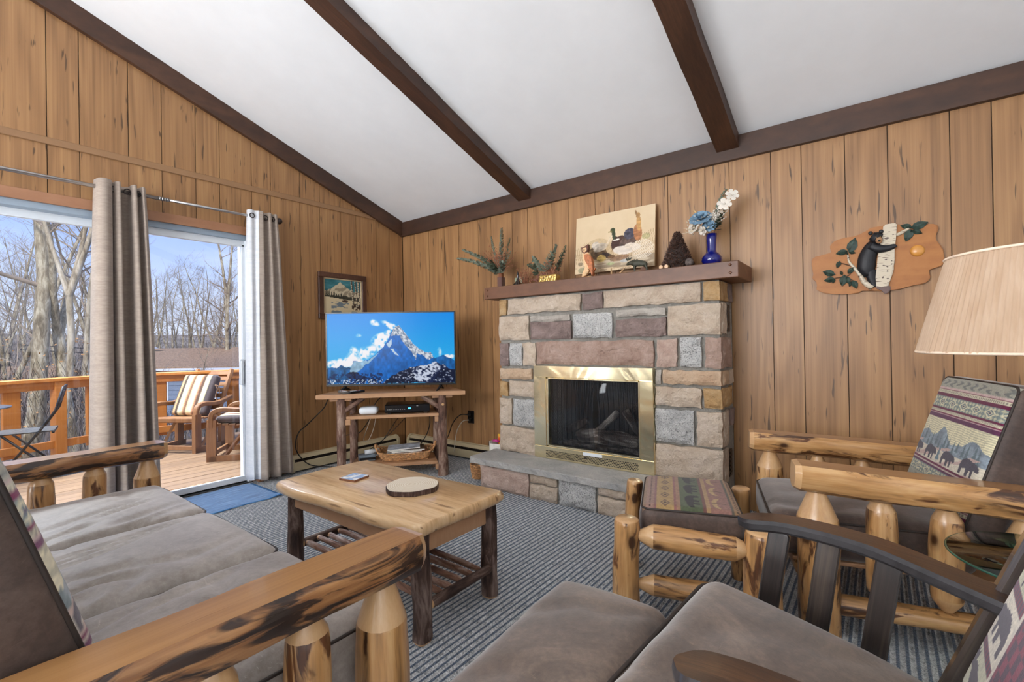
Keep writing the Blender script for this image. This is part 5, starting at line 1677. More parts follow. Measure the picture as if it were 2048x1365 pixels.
# back: posts and cushion
Lg = math.radians(20)
def back_post(v):
    p0, p1 = A(.378, v, .20), A(.378+.94*math.sin(Lg), v, .20+.94*math.cos(Lg))
    d = (p1-p0).normalized(); side = Vector((0, 1, 0)); nn = d.cross(side)
    bm = B(); L = (p1-p0).length
    rings = [[Vector((a*.022, b*.026, t*L)) for a, b in ((-1, -.7), (-.7, -1), (.7, -1), (1, -.7), (1, .7), (.7, 1), (-.7, 1), (-1, .7))] for t in (0, .5, .98, 1)]
    add_loft(bm, rings)
    o = obj('back_post', bm, M['glider'], gl_, smooth=True); auto_sharp(o, 30)
    o.matrix_local = Matrix.Translation(p0) @ Matrix((side, nn, d)).transposed().to_4x4()
back_post(.055); back_post(.695)
bm = B(); add_box(bm, (0, 0, 0), (.03, .62, .09), bevel=.006)
o = obj('back_top_rail', bm, M['glider'], gl_); o.location = A(.378+.90*math.sin(Lg), .375, .20+.90*math.cos(Lg)); o.rotation_euler = (0, Lg, 0)
gc = cushion('seat_cushion', .50, .585, .15, .055, M['suede'], gl_, A(.17, .475-.05, .365), (0, math.radians(10), 0), n=24, puff=.022, wr=wra)
bm = B(); pts = [(x, y, .050) for x, y in rrect(.494, .579, .06, 5)]
add_tube(bm, pts+pts[:2], .0045, 6); obj('piping', bm, M['piping'], gc, smooth=True)
up = Vector((math.sin(Lg), 0, math.cos(Lg))); nn = Vector((-math.cos(Lg), 0, math.sin(Lg)))
c = Vector((.404, -.375, .38))+up*(.68/2)-nn*(.088)
fabric_cushion('back_cushion', .585, .68, .12, .045, .012, M['suede'], lodge, gl_, MX((0, -1, 0), up, nn, c), 150, 170)

go_ = thing('glider_ottoman', 'brown suede footstool pushed up to the glider rocker', 'footstool', (3.512, -2.43, 0), math.radians(3))
gu = cushion('cushion', .335, .60, .13, .05, M['suede'], go_, (0, 0, .345), n=26, puff=.03, wr=wra)
bm = B(); pts = [(x, y, -.02) for x, y in rrect(.336, .601, .05, 5)]
add_tube(bm, pts+pts[:2], .0045, 6); obj('piping', bm, M['piping'], gu, smooth=True)
for y in (-.22, .22):
    obj('side_frame', (lambda b: (b.transform(Matrix.Translation((0, y, .25))), b)[1])(box((-.15, -.012, -.03), (.15, .012, .03), .004)), M['glider'], go_)
    obj('base_rail', (lambda b: (b.transform(Matrix.Translation((0, y, .03))), b)[1])(box((-.16, -.018, -.03), (.16, .018, .02), .004)), M['glider'], go_)
    for x in (-.11, .11):
        obj('leg', (lambda b: (b.transform(Matrix.Translation((x, y, .14))), b)[1])(box((-.018, -.009, -.09), (.018, .009, .09), .003)), M['glider'], go_)
obj('base_crossbar', box((-.02, -.21, .02), (.02, .21, .05), .004), M['glider'], go_)
obj('cushion_board', box((-.15, -.26, .268), (.15, .26, .282), .002), M['glider'], go_)

# ------------------------------------------------------------------ floor lamp with glass tray
LX, LY = 4.475, -1.415
fl = thing('floor_lamp', 'floor lamp with a cream pleated shade and round glass tray', 'lamp', (LX, LY, 0))
def shade():
    nz, n = 8, 120*4
    V, F = [], []
    zs = np.linspace(1.062, 1.338, nz)
    for j, z in enumerate(zs):
        t = j/(nz-1)
        r = .285+(.215-.285)*t
        for k in range(n):
            a = 2*math.pi*k/n
            ph = (k % 4)
            pl = (0, .0042, .0050, .0012)[ph]*(1.3-.5*t)
            pl += .0035*math.sin(a*17+3*math.sin(a*5))*(1-t)
            V.append(((r+pl)*math.cos(a), (r+pl)*math.sin(a), z))
    for j in range(nz-1):
        for k in range(n):
            F.append((j*n+k, j*n+(k+1) % n, (j+1)*n+(k+1) % n, (j+1)*n+k))
    return V, F
m = NT('pleated_shade_cloth')
n_ = m.noise(m.coord((40, 40, 3)), 1, 3)
colr = m.ramp(n_, [(.3, (206, 176, 148)), (.7, (222, 196, 170))])
d1 = m.n('BsdfDiffuse', {'Color': colr}); t1 = m.n('BsdfTranslucent', {'Color': colr})
mxs = m.n('MixShader', {0: .35, 1: d1.outputs[0], 2: t1.outputs[0]}); m.link(mxs.outputs[0], m.out.inputs['Surface'])
V, F = shade()
npmesh('lamp_shade', V, F, m.m, fl, smooth=False)
for z, r in ((1.062, .289), (1.338, .219)):
    bm = B(); pts = [(r*math.cos(a), r*math.sin(a), z) for a in [k*2*math.pi/64 for k in range(64)]]
    add_tube(bm, pts+pts[:2], .004, 6); obj('shade_trim', bm, plain('shade_trim_cloth', (240, 214, 190), .8), fl, smooth=True)
bm = B(); add_lathe(bm, [(.0, 0), (.13, 0), (.13, .012), (.05, .03), (.018, .05)], 32); obj('base', bm, M['brass'], fl, smooth=True)
bm = B(); add_lathe(bm, [(.011, .03), (.011, 1.18)], 14); obj('pole', bm, M['brass'], fl, smooth=True)
bm = B(); add_lathe(bm, [(.018, 1.15), (.02, 1.20), (.016, 1.21)], 14); obj('socket', bm, M['brass'], fl, smooth=True)
bm = B(); add_lathe(bm, [(.012, 1.21), (.030, 1.26), (.028, 1.285), (.0, 1.30)], 14); obj('bulb', bm, M['white'], fl, smooth=True)
bm = B(); add_lathe(bm, [(.02, .470), (.225, .470), (.229, .474), (.225, .479), (.02, .479)], 64); obj('glass_tray', bm, M['greenglass'], fl, smooth=True)
bm = B(); pts = [(.2285*math.cos(a), .2285*math.sin(a), .4745) for a in [k*2*math.pi/64 for k in range(64)]]
add_tube(bm, pts+pts[:2], .0035, 6); obj('tray_rim', bm, plain('green_glass_edge', (44, 98, 78), .15, coat=.5), fl, smooth=True)
bm = B(); add_lathe(bm, [(.03, .457), (.03, .470), (.012, .470)], 16); obj('tray_collar', bm, M['brass'], fl, smooth=True)
# ------------------------------------------------------------------ curtains on a steel rod
def curtain_mat(name, a, b, sheen=.2):
    m = NT(name)
    v = m.coord((30, 30, 130), rnd=False)
    n = m.noise(v, 1.0, 3, .6)
    n2 = m.noise(m.coord((4, 4, 60), rnd=False), 1.0, 2, .6)
    col = m.ramp(m.math('MULTIPLY_ADD', m.math('SUBTRACT', n2, .5), .8, n), [(.3, a), (.7, b)])
    d = m.n('BsdfPrincipled', {'Base Color': col, 'Roughness': .8, 'Sheen Weight': sheen, 'Specular IOR Level': .3, 'Normal': m.bump(n, .3, .002)})
    t = m.n('BsdfTranslucent', {'Color': col})
    mx = m.n('MixShader', {0: .10, 1: d.outputs[0], 2: t.outputs[0]})
    m.link(mx.outputs[0], m.out.inputs['Surface'])
    return m.m
M['curtain'] = curtain_mat('slub_curtain', (162, 147, 135), (178, 163, 150))
M['lining'] = curtain_mat('white_lining', (222, 226, 232), (236, 238, 242), .4)
rod = thing('curtain_rod', 'brushed steel curtain rod with ball finial above the patio door', 'curtain rod', (0.10, -2.6, 2.168))
bm = B(); add_tube(bm, [(0, -1.75, 0), (0, .42, 0)], .0125, 12); obj('rod_outer', bm, M['steel'], rod, smooth=True)
bm = B(); add_tube(bm, [(0, .40, 0), (0, 1.19, 0)], .010, 12); obj('rod_inner', bm, M['steel'], rod, smooth=True)
bm = B()
for yy, r in ((.36, .0135), (.375, .015), (.39, .0135), (.402, .015)): add_tube(bm, [(0, yy, 0), (0, yy+.008, 0)], r, 12)
obj('rod_collar', bm, M['steel'], rod, smooth=True)['kind'] = 'stuff'
bm = B(); bmesh.ops.create_uvsphere(bm, u_segments=18, v_segments=12, radius=.026)
obj('finial', bm, M['darksteel'], rod, (0, 1.205, .002), smooth=True)
bm = B(); add_lathe(bm, [(.013, 0), (.019, .004), (.019, .012), (.012, .016)], 16)
bm.transform(Matrix.Rotation(math.radians(-90), 4, 'X')); obj('finial_neck', bm, M['darksteel'], rod, (0, 1.165, 0), smooth=True)
for yy in (.225, 1.135, -1.7):
    bm = B(); add_tube(bm, [(-.098, yy, -.01), (-.03, yy, -.014), (0, yy, -.012)], .007, 8); add_tube(bm, [(0, yy-.012, .0), (0, yy+.012, .0)], .0165, 12)
    obj('bracket', bm, M['darksteel'], rod, smooth=True)

def cloth(name, par, pts_top, pts_bot, z0, z1, mat, nz=40, n=90, seed=0, off=0.0, th=.003):
    """hanging cloth: horizontal section interpolates between two (x,y) polylines"""
    def res(p):
        sp = spline([(a, b, 0) for a, b in p], n)
        return np.array([[q.x, q.y] for q in sp])
    a, b = res(pts_top), res(pts_bot)
    V = []
    for j in range(nz+1):
        t = j/nz
        s = t**.8
        z = z1+(z0-z1)*t
        P = a*(1-s)+b*s
        w = .006*np.array([float(vnoise(P[i, 1]*9, z*2.2, 0, seed))-.5 for i in range(n+1)])*2*min(1, t*4)
        V.append(np.stack([P[:, 0]+w+off, P[:, 1], np.full(n+1, z)], 1))
    V = np.concatenate(V)
    o = npmesh(name, V, gridfaces(n+1, nz+1), mat, par, smooth=True)
    md = o.modifiers.new('thick', 'SOLIDIFY'); md.thickness = th; md.offset = 0
    return o
cu = thing('curtain', 'beige slub curtain bunched at the middle of the patio door', 'curtain', (0, 0, 0))
# the section runs from the left edge to the right edge; deep folds open towards the room
top = [(.07, -2.585), (.15, -2.572), (.165, -2.535), (.13, -2.505), (.085, -2.50), (.14, -2.485), (.145, -2.465), (.06, -2.455), (.035, -2.43), (.05, -2.405), (.135, -2.397), (.14, -2.378), (.08, -2.366), (.09, -2.35), (.14, -2.342), (.12, -2.325)]
bot = [(.02, -2.625), (.16, -2.615), (.205, -2.56), (.16, -2.515), (.06, -2.505), (.16, -2.482), (.175, -2.452), (.06, -2.438), (.02, -2.41), (.05, -2.385), (.17, -2.375), (.185, -2.345), (.08, -2.333), (.08, -2.31), (.17, -2.295), (.14, -2.26)]
cloth('panel', cu, top, bot, .045, 2.215, M['curtain'], seed=3)
for yy in (-2.555, -2.495, -2.42, -2.365):
    bm = B(); pts = [(.10+.012, yy+.018*math.cos(a), 2.168+.018*math.sin(a)) for a in [k*2*math.pi/20 for k in range(20)]]
    add_tube(bm, pts+pts[:2], .004, 6); obj('grommet', bm, M['darksteel'], cu, smooth=True)
cu2 = thing('curtain', 'beige slub curtain with white lining at the right edge of the patio door', 'curtain', (0, 0, 0))
top = [(.135, -1.575), (.14, -1.545), (.115, -1.535), (.09, -1.52), (.10, -1.505), (.135, -1.495), (.13, -1.475), (.10, -1.462), (.11, -1.45), (.13, -1.44), (.125, -1.425)]
bot = [(.16, -1.60), (.19, -1.56), (.15, -1.535), (.11, -1.51), (.15, -1.49), (.185, -1.455), (.15, -1.425), (.10, -1.405), (.13, -1.37), (.15, -1.35), (.13, -1.32)]
cloth('panel', cu2, top, bot, .035, 2.215, M['curtain'], seed=5)
top = [(.085, -1.648), (.12, -1.645), (.125, -1.625), (.115, -1.60), (.137, -1.575)]
bot = [(.05, -1.668), (.10, -1.662), (.15, -1.648), (.125, -1.625), (.165, -1.60)]
cloth('lining', cu2, top, bot, .045, 2.215, M['lining'], n=30, seed=8)
top = [(.122, -1.424), (.10, -1.42), (.09, -1.418)]
bot = [(.126, -1.318), (.09, -1.300), (.05, -1.31)]
cloth('lining', cu2, top, bot, .06, 2.20, M['lining'], n=16, seed=9)
for yy in (-1.625, -1.52, -1.465):
    bm = B(); pts = [(.128, yy+.018*math.cos(a), 2.168+.018*math.sin(a)) for a in [k*2*math.pi/20 for k in range(20)]]
    add_tube(bm, pts+pts[:2], .004, 6); obj('grommet', bm, M['darksteel'], cu2, smooth=True)
tag(obj('floor_corner_block', box((.02, -1.575, .0), (.075, -1.535, .075), .003), M['casing']), 'small orange wood block on the floor under the right curtain', 'block')

# ------------------------------------------------------------------ baseboard heaters
def heater(lab, p0, p1, nrm):
    p0, p1, nrm = Vector(p0), Vector(p1), Vector(nrm)
    d = (p1-p0); L = d.length; d.normalize()
    h = thing('baseboard_heater', lab, 'heater', p0)
    def sect(name, prof, a, b, mat):
        bm = B()
        rings = [[d*t+nrm*x+Vector((0, 0, z)) for x, z in prof] for t in (a, b)]
        add_loft(bm, rings); return obj(name, bm, mat, h)
    sect('back_plate', [(.003, .012), (.008, .012), (.008, .150), (.003, .150)], 0, L, M['cream'])
    sect('top_cover', [(.008, .145), (.03, .142), (.058, .118), (.055, .115), (.03, .137), (.008, .140)], .02, L-.02, M['cream'])
    sect('front_panel', [(.056, .015), (.064, .018), (.064, .088), (.060, .092), (.056, .088)], .02, L-.02, M['cream'])
    sect('fin_core', [(.01, .03), (.05, .03), (.05, .105), (.01, .105)], .03, L-.03, M['darksteel'])
    for a in (0, L-.03):
        sect('end_cap', [(.002, .008), (.068, .008), (.068, .095), (.06, .122), (.03, .148), (.002, .152)], a, a+.03, M['cream'])
    for k in range(int(L/.30)):
        t = .2+k*.30
        o = sect('damper_bracket', [(.05, .088), (.062, .09), (.060, .118), (.05, .112)], t, t+(.05 if k % 2 else .008), M['darksteel'])
    return h
heater('cream baseboard heater on the patio door wall behind the TV stand', (0, -1.30, 0), (0, -.13, 0), (1, 0, 0))
heater('cream baseboard heater on the fireplace wall beside the hearth', (.10, 0, 0), (1.36, 0, 0), (0, -1, 0))

# ------------------------------------------------------------------ winter picture
def winter(u, v):
    c = np.zeros((len(u), 3)); c[:] = (66, 128, 136)
    c += (fbm(u*5, v*14, 0, 2)*60-30)[:, None]
    mt = .62+.26*np.clip(1-np.abs(u-.43)/.33, 0, 1)**1.1+.05*fbm(u*14, 0, 3, 4)
    m = v < mt
    sh = fbm(u*14-v*8, v*10, 2, 4)
    c[m] = np.where((sh > .5)[:, None], np.array((214, 200, 168.)), np.array((160, 146, 122.)))[m]
    m = v < .48+.06*fbm(u*9, 0, 1); c[m] = (70, 66, 54)
    for i in range(9):
        stamp(c, u, v, TREE, i*.06-.02, .38+.03*math.sin(i*2), .10, .34-.02*i, (56, 58, 48))
    m = v < .36+.10*(1-u)+.03*fbm(u*8, 1, 0, 2); c[m] = (222, 204, 166)
    m = (v < .36) & (fbm(u*5+v*3, v*16, 0, 7) > .56) & (u > .2); c[m] = (120, 132, 140)
    for x, w in ((.74, .035), (.84, .03), (.92, .04)):
        m = (np.abs(u-x-.02*np.sin(v*5)) < w/2) & (v > .18); c[m] = (218, 204, 176)
        m2 = m & (np.sin(v*90+u*40) > .7); c[m2] = (70, 56, 46)
        m3 = (np.abs(u-x-w*.55-.02*np.sin(v*5)) < w*.3) & (v > .18); c[m3] = (80, 64, 54)
    m = (((u-.86)/.14)**2+((v-.22)/.10)**2 < 1) & (fbm(u*20, v*20, 0, 5) > .42); c[m] = (70, 50, 40)
    m = (((u-.55)/.08)**2+((v-.37)/.035)**2 < 1); c[m] = (80, 64, 56)
    return c*.92
wp = thing('winter_picture', 'wood framed winter mountain picture on the wall above the TV', 'picture', (0.002, -.745, 1.58))
pw, ph, fw_ = .515, .44, .05
for nm, lo, hi in (('frame', (0, -pw/2, ph/2-fw_), (.028, pw/2, ph/2)), ('frame', (0, -pw/2, -ph/2), (.028, pw/2, -ph/2+fw_)), ('frame', (0, -pw/2, -ph/2+fw_), (.028, -pw/2+fw_, ph/2-fw_)), ('frame', (0, pw/2-fw_, -ph/2+fw_), (.028, pw/2, ph/2-fw_))):
    obj(nm, box(lo, hi, .004), wood('picture_frame_wood', (104, 72, 54), (78, 50, 38), (50, 34, 28), (10, 10, 10), lines=6), wp)
for nm, lo, hi in (('liner', (.0, -pw/2+fw_, ph/2-fw_-.012), (.018, pw/2-fw_, ph/2-fw_)), ('liner', (0, -pw/2+fw_, -ph/2+fw_), (.018, -pw/2+fw_+.012, ph/2-fw_)), ('liner', (0, pw/2-fw_-.012, -ph/2+fw_), (.018, pw/2-fw_, ph/2-fw_))):
    obj(nm, box(lo, hi, .001), plain('linen_liner', (190, 170, 136), .8), wp)
painted('picture_face', 90, 76, lambda u, v: (.012+0*u, -pw/2+fw_+(pw-2*fw_)*u, -ph/2+fw_+(ph-2*fw_)*v), winter, M['print'], wp)

# ------------------------------------------------------------------ television stand and television
AN = math.radians(47.7)
tv_s = thing('tv_stand', 'rustic corner TV stand with pine shelves and bark covered log legs', 'TV stand', (.93, -.89, 0), AN)
TZ = .712
def board(name, x0, x1, b0, b1, y0, y1, z0, z1, wav=.004):
    bm = B()
    per = [(x0+(x1-x0)*i/16, y0+wav*math.sin(i*1.1)) for i in range(17)]+[(b1, y1), (b0, y1)]
    add_prism(bm, per, z0, z1)
    bmesh.ops.bevel(bm, geom=bm.edges[:], offset=.004, segments=1, affect='EDGES')
    return obj(name, bm, M['pineboard'], tv_s)
board('top_board', -.60, .60, -.50, .50, 0, .40, TZ-.035, TZ)
board('middle_shelf', -.375, .375, -.33, .33, .035, .36, .502, .527)
board('lower_shelf', -.36, .36, -.33, .33, .035, .36, .10, .125)
for k, (x, y, r) in enumerate(((.405, .055, .038), (-.415, .055, .037), (.36, .34, .034), (-.36, .34, .034))):
    log('leg', (x, y, 0), (x, y, TZ-.036), [(0, r*1.15, 0), (.2, r*1.02, 0), (.6, r, 0), (1, r*.96, 0)], [M['pinebark'], M['logtip']], tv_s, 14, .16, 70+k)
    obj('cleat', box((x-.085, y-.02, TZ-.058), (x+.085, y+.04, TZ-.0355), .002), M['pineboard'], tv_s)
for s in (-1, 1):
    log('brace', (s*.385, .06, .57), (s*.235, .06, .672), [(0, .020, 0), (1, .020, 0)], [M['pinebark'], M['logtip']], tv_s, 12, .15)
    obj('shelf_cleat', box((s*.36-.02, .04, .455), (s*.36+.02, .085, .5015), .002), M['pineboard'], tv_s)
    obj('shelf_cleat', box((s*.36-.02, .04, .05), (s*.36+.02, .085, .0995), .002), M['pineboard'], tv_s)
for z in (.545,):
    bm = B(); add_lathe(bm, [(.012, 0), (.010, .005), (.004, .006)], 12); bm.transform(Matrix.Rotation(math.radians(90), 4, 'X'))
    obj('knot', bm, M['logtip'], tv_s, (.41, .018, .60))

def mountain(u, v):
    X, Y = 90+u*1870, 100+(1-v)*1040
    s = np.clip((Y-100)/800, 0, 1)
    c = np.stack([0+60*s**2, 138+36*s, 232+0*s], 1)
    wx, wy = X+40*(fbm(X/120, Y/120, 0, 2)-.5), Y+40*(fbm(X/120, Y/120, 5, 3)-.5)
    fine = fbm(X/45, Y/45, 0, 4)
    def cloud(cx, cy, rx, ry, rot=0, st=1.0):
        ca, sa = math.cos(rot), math.sin(rot)
        dx, dy = (wx-cx), (wy-cy)
        q = ((dx*ca+dy*sa)/rx)**2+((-dx*sa+dy*ca)/ry)**2
        a = np.clip(1.25-q, 0, 1)*np.clip((fine-.22)*2.4, 0, 1)*st
        a = np.clip(a*1.5, 0, 1)[:, None]
        c[:] = c*(1-a)+np.array((240, 238, 242))*a
    cloud(790, 240, 80, 45, .5, .8); cloud(985, 265, 120, 40, .5, .9); cloud(1040, 300, 80, 50, .3)
    cloud(860, 480, 160, 80, -.5); cloud(900, 540, 120, 90, -.7); cloud(970, 430, 110, 70, -.5)
    cloud(560, 720, 240, 110, -.35); cloud(330, 830, 280, 80, -.1); cloud(740, 650, 140, 70, -.3, .9); cloud(480, 640, 60, 70, 0, .8)
    cloud(160, 850, 120, 70, 0, 1); cloud(560, 425, 50, 30, 0, .5); cloud(1740, 680, 40, 70, 0, .5); cloud(1880, 760, 90, 40, 0, .9)
    jx, jy = X+26*(fbm(X/60, Y/60, 0, 8)-.5), Y+34*(fbm(X/50, Y/50, 9, 9)-.5)
    def P(pts): return inpoly(jx, jy, pts)
    left = P([(80, 905), (250, 890), (290, 850), (340, 890), (430, 895), (470, 1140), (80, 1140)])
    main = P([(380, 1140), (430, 890), (470, 800), (560, 812), (680, 790), (760, 735), (860, 650), (920, 590), (980, 490), (1020, 420), (1060, 350), (1100, 300), (1150, 288), (1190, 340), (1240, 400), (1280, 460), (1330, 520), (1350, 560), (1420, 620), (1500, 670), (1560, 690), (1610, 690), (1650, 750), (1700, 800), (1700, 1140)])
    right = P([(1540, 870), (1650, 790), (1720, 760), (1800, 735), (1880, 770), (1940, 800), (1990, 860), (1990, 1140), (1540, 1140)])
    tex = fbm(X/38, Y/60, 0, 12)
    c[left] = (np.array((20, 84, 140))[None]*(.5+tex[:, None]))[left]
    c[main] = (np.array((16, 98, 182))[None]*(.72+.55*tex[:, None]))[main]
    c[right] = (np.array((22, 92, 160))[None]*(.7+.6*tex[:, None]))[right]
    ls = main & P([(380, 1060), (430, 890), (470, 810), (680, 800), (860, 665), (800, 740), (700, 830), (620, 880), (540, 960), (420, 1060)])
    c[ls] = (np.array((140, 178, 206))[None]*(.75+.45*tex[:, None]))[ls]
    sn = main & P([(1080, 310), (1150, 285), (1195, 340), (1285, 460), (1355, 560), (1500, 670), (1610, 690), (1650, 750), (1590, 800), (1500, 740), (1400, 700), (1390, 810), (1340, 700), (1260, 600), (1200, 520), (1160, 440), (1090, 430), (1040, 440), (1060, 360)])
    rock = np.clip((fbm(X/16-Y/40, Y/22, 3, 14)-.30)*3.2, 0, 1)[:, None]
    c[sn] = (np.array((92, 112, 142.))*(1-rock)+np.array((216, 220, 228.))*rock)[sn]
    for pts in ([(960, 560), (1030, 470), (1040, 560), (1000, 610)], [(1010, 620), (1060, 630), (1140, 740), (1090, 720)]):
        q = P(pts) & main; c[q] = (184, 206, 228)
    fr = P([(890, 1140), (1000, 1052), (1150, 970), (1300, 912), (1450, 880), (1560, 872), (1680, 828), (1760, 880), (1800, 868), (1850, 920), (1990, 960), (1990, 1140)])
    r2 = fbm((X*.7+Y)/34, (Y*.7-X*.5)/18, 5, 16)
    snow = P([(1270, 1040), (1330, 960), (1450, 890), (1560, 875), (1680, 832), (1750, 880), (1740, 950), (1650, 1010), (1600, 1090), (1450, 1120), (1380, 1090)]) | P([(1790, 880), (1850, 920), (1940, 1000), (1900, 1000), (1800, 930)])
    k2 = np.clip((r2-np.where(snow, .36, .60))*6, 0, 1)[:, None]
    c[fr] = (np.array((22, 34, 68.))*(1-k2)+np.array((200, 208, 226.))*k2)[fr]
    dk = fr & (P([(890, 1140), (1000, 1052), (1300, 930), (1350, 1000), (1400, 1110), (1400, 1140)]) | P([(1620, 1140), (1760, 940), (1850, 930), (1990, 970), (1990, 1140)]))
    c[dk & (r2 < .60)] = (14, 22, 48)
    for e in ((460, 1010, 90, 55), (580, 1070, 90, 60), (740, 1090, 60, 36)):
        q = ((jx-e[0])/e[2])**2+((jy-e[1])/e[3])**2 < 1; c[q] = (10, 20, 52)
    q = (Y > 985) & (X < 900) & ~fr & (fbm(X/26, Y/22, 0, 19) > .5); c[q] = (14, 44, 92)
    q = (Y > 1075) & (X < 900) & (fbm(X/14, Y/14, 0, 20) > .62); c[q] = (190, 206, 224)
    return c
def screen_mat():
    m = NT('lit_screen')
    a = m.n('Attribute', attribute_name='print')
    p = m.bsdf((4, 4, 5), rough=.25, spec=.15, emit=a.outputs['Color'], emit_s=.95)
    return m.m
AT = math.radians(38.5)
tv = thing('television', 'flat television showing a snowy mountain on the corner stand', 'television', (.79, -.79, TZ), AT)
tw, th, tz0 = 1.108, .632, .047
obj('housing', box((-tw/2, .0, tz0), (tw/2, .035, tz0+th), .004), M['black'], tv)
obj('rear_box', box((-.36, .035, tz0+.05), (.36, .075, tz0+.38), .01), M['black'], tv)
bz = .011
for nm, lo, hi in (('bezel', (-tw/2, -.006, tz0+th-bz), (tw/2, .0, tz0+th)), ('bezel', (-tw/2, -.006, tz0), (tw/2, 0, tz0+.018)), ('bezel', (-tw/2, -.006, tz0+.018), (-tw/2+bz, 0, tz0+th-bz)), ('bezel', (tw/2-bz, -.006, tz0+.018), (tw/2, 0, tz0+th-bz))):
    obj(nm, box(lo, hi, .001), M['black'], tv)
painted('screen', 270, 152, lambda u, v: (-tw/2+bz+(tw-2*bz)*u, -.0015+0*u, tz0+.018+(th-bz-.018)*v), mountain, screen_mat(), tv)
for x in (-.40, .42):
    bm = B()
    add_tube(bm, [(x, .015, tz0+.01), (x, .01, .03), (x-.015, -.07, .012), (x-.02, -.10, .007)], [.018, .014, .009, .005], 8)
    add_tube(bm, [(x, .01, .03), (x+.01, .09, .012), (x+.012, .115, .007)], [.013, .009, .005], 8)
    obj('foot', bm, M['black'], tv, smooth=True)
# remotes on the stand
SP = lambda x, y, z=0: (tv_s.matrix_basis @ Vector((x, y, z)))
tv_s_m = Matrix.Translation((.93, -.89, 0)) @ Matrix.Rotation(AN, 4, 'Z')
SP = lambda x, y, z=0.0: (tv_s_m @ Vector((x, y, z)))
def remote(lab, x, y, rz, c):
    r = thing('remote_control', lab, 'remote control', SP(x, y, TZ+.002), AN+rz)
    obj('case', box((-.022, -.075, 0), (.022, .075, .018), .005, 2), c, r)
    for i in range(5):
        for j in range(2):
            obj('button', box((-.014+.016*j, -.05+.02*i, .0165), (-.003+.016*j, -.04+.02*i, .0205), .001), plain('remote_button', (190, 190, 188) if i != 3 else (150, 60, 50), .5), r)
remote('grey remote control with pale buttons on the left end of the TV stand', -.40, .085, .5, plain('grey_remote', (92, 90, 88), .4))
remote('black remote control beside the grey remote on the TV stand', -.30, .085, -.75, M['black'])
# electronics on the shelf
ro = cushion('wifi_router', .155, .13, .062, .029, M['white'], None, SP(-.205, .135, .5605), n=12)
ro.rotation_euler = (0, 0, AN); tag(ro, 'small white rounded router on the middle shelf of the stand', 'router')
bx = thing('media_player', 'black media player box with a lit blue display on the shelf', 'media player', SP(.115, .19, .529), AN)
obj('case', box((-.185, -.12, .008), (.185, .12, .075), .005), M['black'], bx)
obj('front_face', box((-.183, -.124, .014), (.183, -.119, .070), .002), plain('glossy_black_face', (26, 28, 32), .15), bx)
def lit(name, c, s):
    m = NT(name); m.bsdf((4, 4, 4), emit=lin(c), emit_s=s); return m.m
obj('display', box((.005, -.1255, .036), (.03, -.1235, .050)), lit('blue_display', (90, 210, 250), 1.3), bx)
for i in range(9):
    obj('button', box((-.165+.017*i, -.1262, .034), (-.155+.017*i, -.1235, .040)), M['steel'], bx)
obj('silver_badge', box((.075, -.1258, .058), (.09, -.1236, .066)), M['steel'], bx)
for x in (-.15, .15):
    for y in (-.1, .1): obj('foot', box((x-.012, y-.012, 0), (x+.012, y+.012, .0085)), M['black'], bx)

# wicker tray with magazines
M['wicker'] = plain('wicker', (178, 132, 88), .6, var=.3, sc=60)
def wicker(par, a0, b0, a1, b1, h, rows, r, ncol, r_corner=.03, tilt=0.0):
    """woven sides: rows of waving strands over upright stakes, one mesh per row"""
    for j in range(rows):
        t = j/(rows-1); a = a0+(a1-a0)*t; b = b0+(b1-b0)*t; z = r+h*t
        loop = rrect(a, b, min(r_corner+.01*t, min(a, b)/2-.001), 5)
        pts = []
        P = [Vector((x, y, 0)) for x, y in loop]; P.append(P[0])
        acc = []
        L = sum((P[i+1]-P[i]).length for i in range(len(P)-1)); n = ncol*4
        i = 0; s = 0; seg = (P[1]-P[0]).length
        for k in range(n):
            d = L*k/n
            while d > s+seg and i < len(P)-2:
                s += seg; i += 1; seg = (P[i+1]-P[i]).length
            q = P[i].lerp(P[i+1], (d-s)/seg if seg > 0 else 0)
            nr = Vector((q.x, q.y, 0)).normalized()
            q = q+nr*(r*.9*math.sin(math.pi*k/2+(math.pi if j % 2 else 0)))
            pts.append(Vector((q.x, q.y, z+tilt*abs(q.x/a*2)**3)))
        bm = B(); add_tube(bm, pts+pts[:2], r, 5)
        obj('woven_strand', bm, M['wicker'], par, smooth=True)
tr = thing('wicker_tray', 'wicker tray with end handles holding magazines on the lower shelf', 'basket', SP(.09, .21, .1275), AN)
wicker(tr, .40, .22, .46, .27, .055, 6, .0055, 26, .03, .02)
obj('tray_base', box((-.19, -.10, 0), (.19, .10, .008), .002), M['wicker'], tr)
for s in (-1, 1):
    bm = B(); add_tube(bm, spline([(s*.225, -.06, .06), (s*.25, -.045, .11), (s*.255, 0, .125), (s*.25, .045, .11), (s*.225, .06, .06)], 16), .008, 8)
    obj('handle', bm, M['wicker'], tr, smooth=True)
rnd = random.Random(3)
mc = [((206, 208, 214), 'pale grey'), ((60, 78, 110), 'navy blue'), ((176, 160, 136), 'tan'), ((226, 226, 222), 'white'), ((120, 78, 52), 'brown'), ((190, 190, 184), 'faded grey'), ((84, 74, 62), 'dark brown'), ((160, 168, 178), 'blue grey')]
z = .138
order = ['at the bottom of', 'second from the bottom of', 'third from the bottom of', 'in the middle of', 'just above the middle of', 'third from the top of', 'second from the top of', 'on top of']
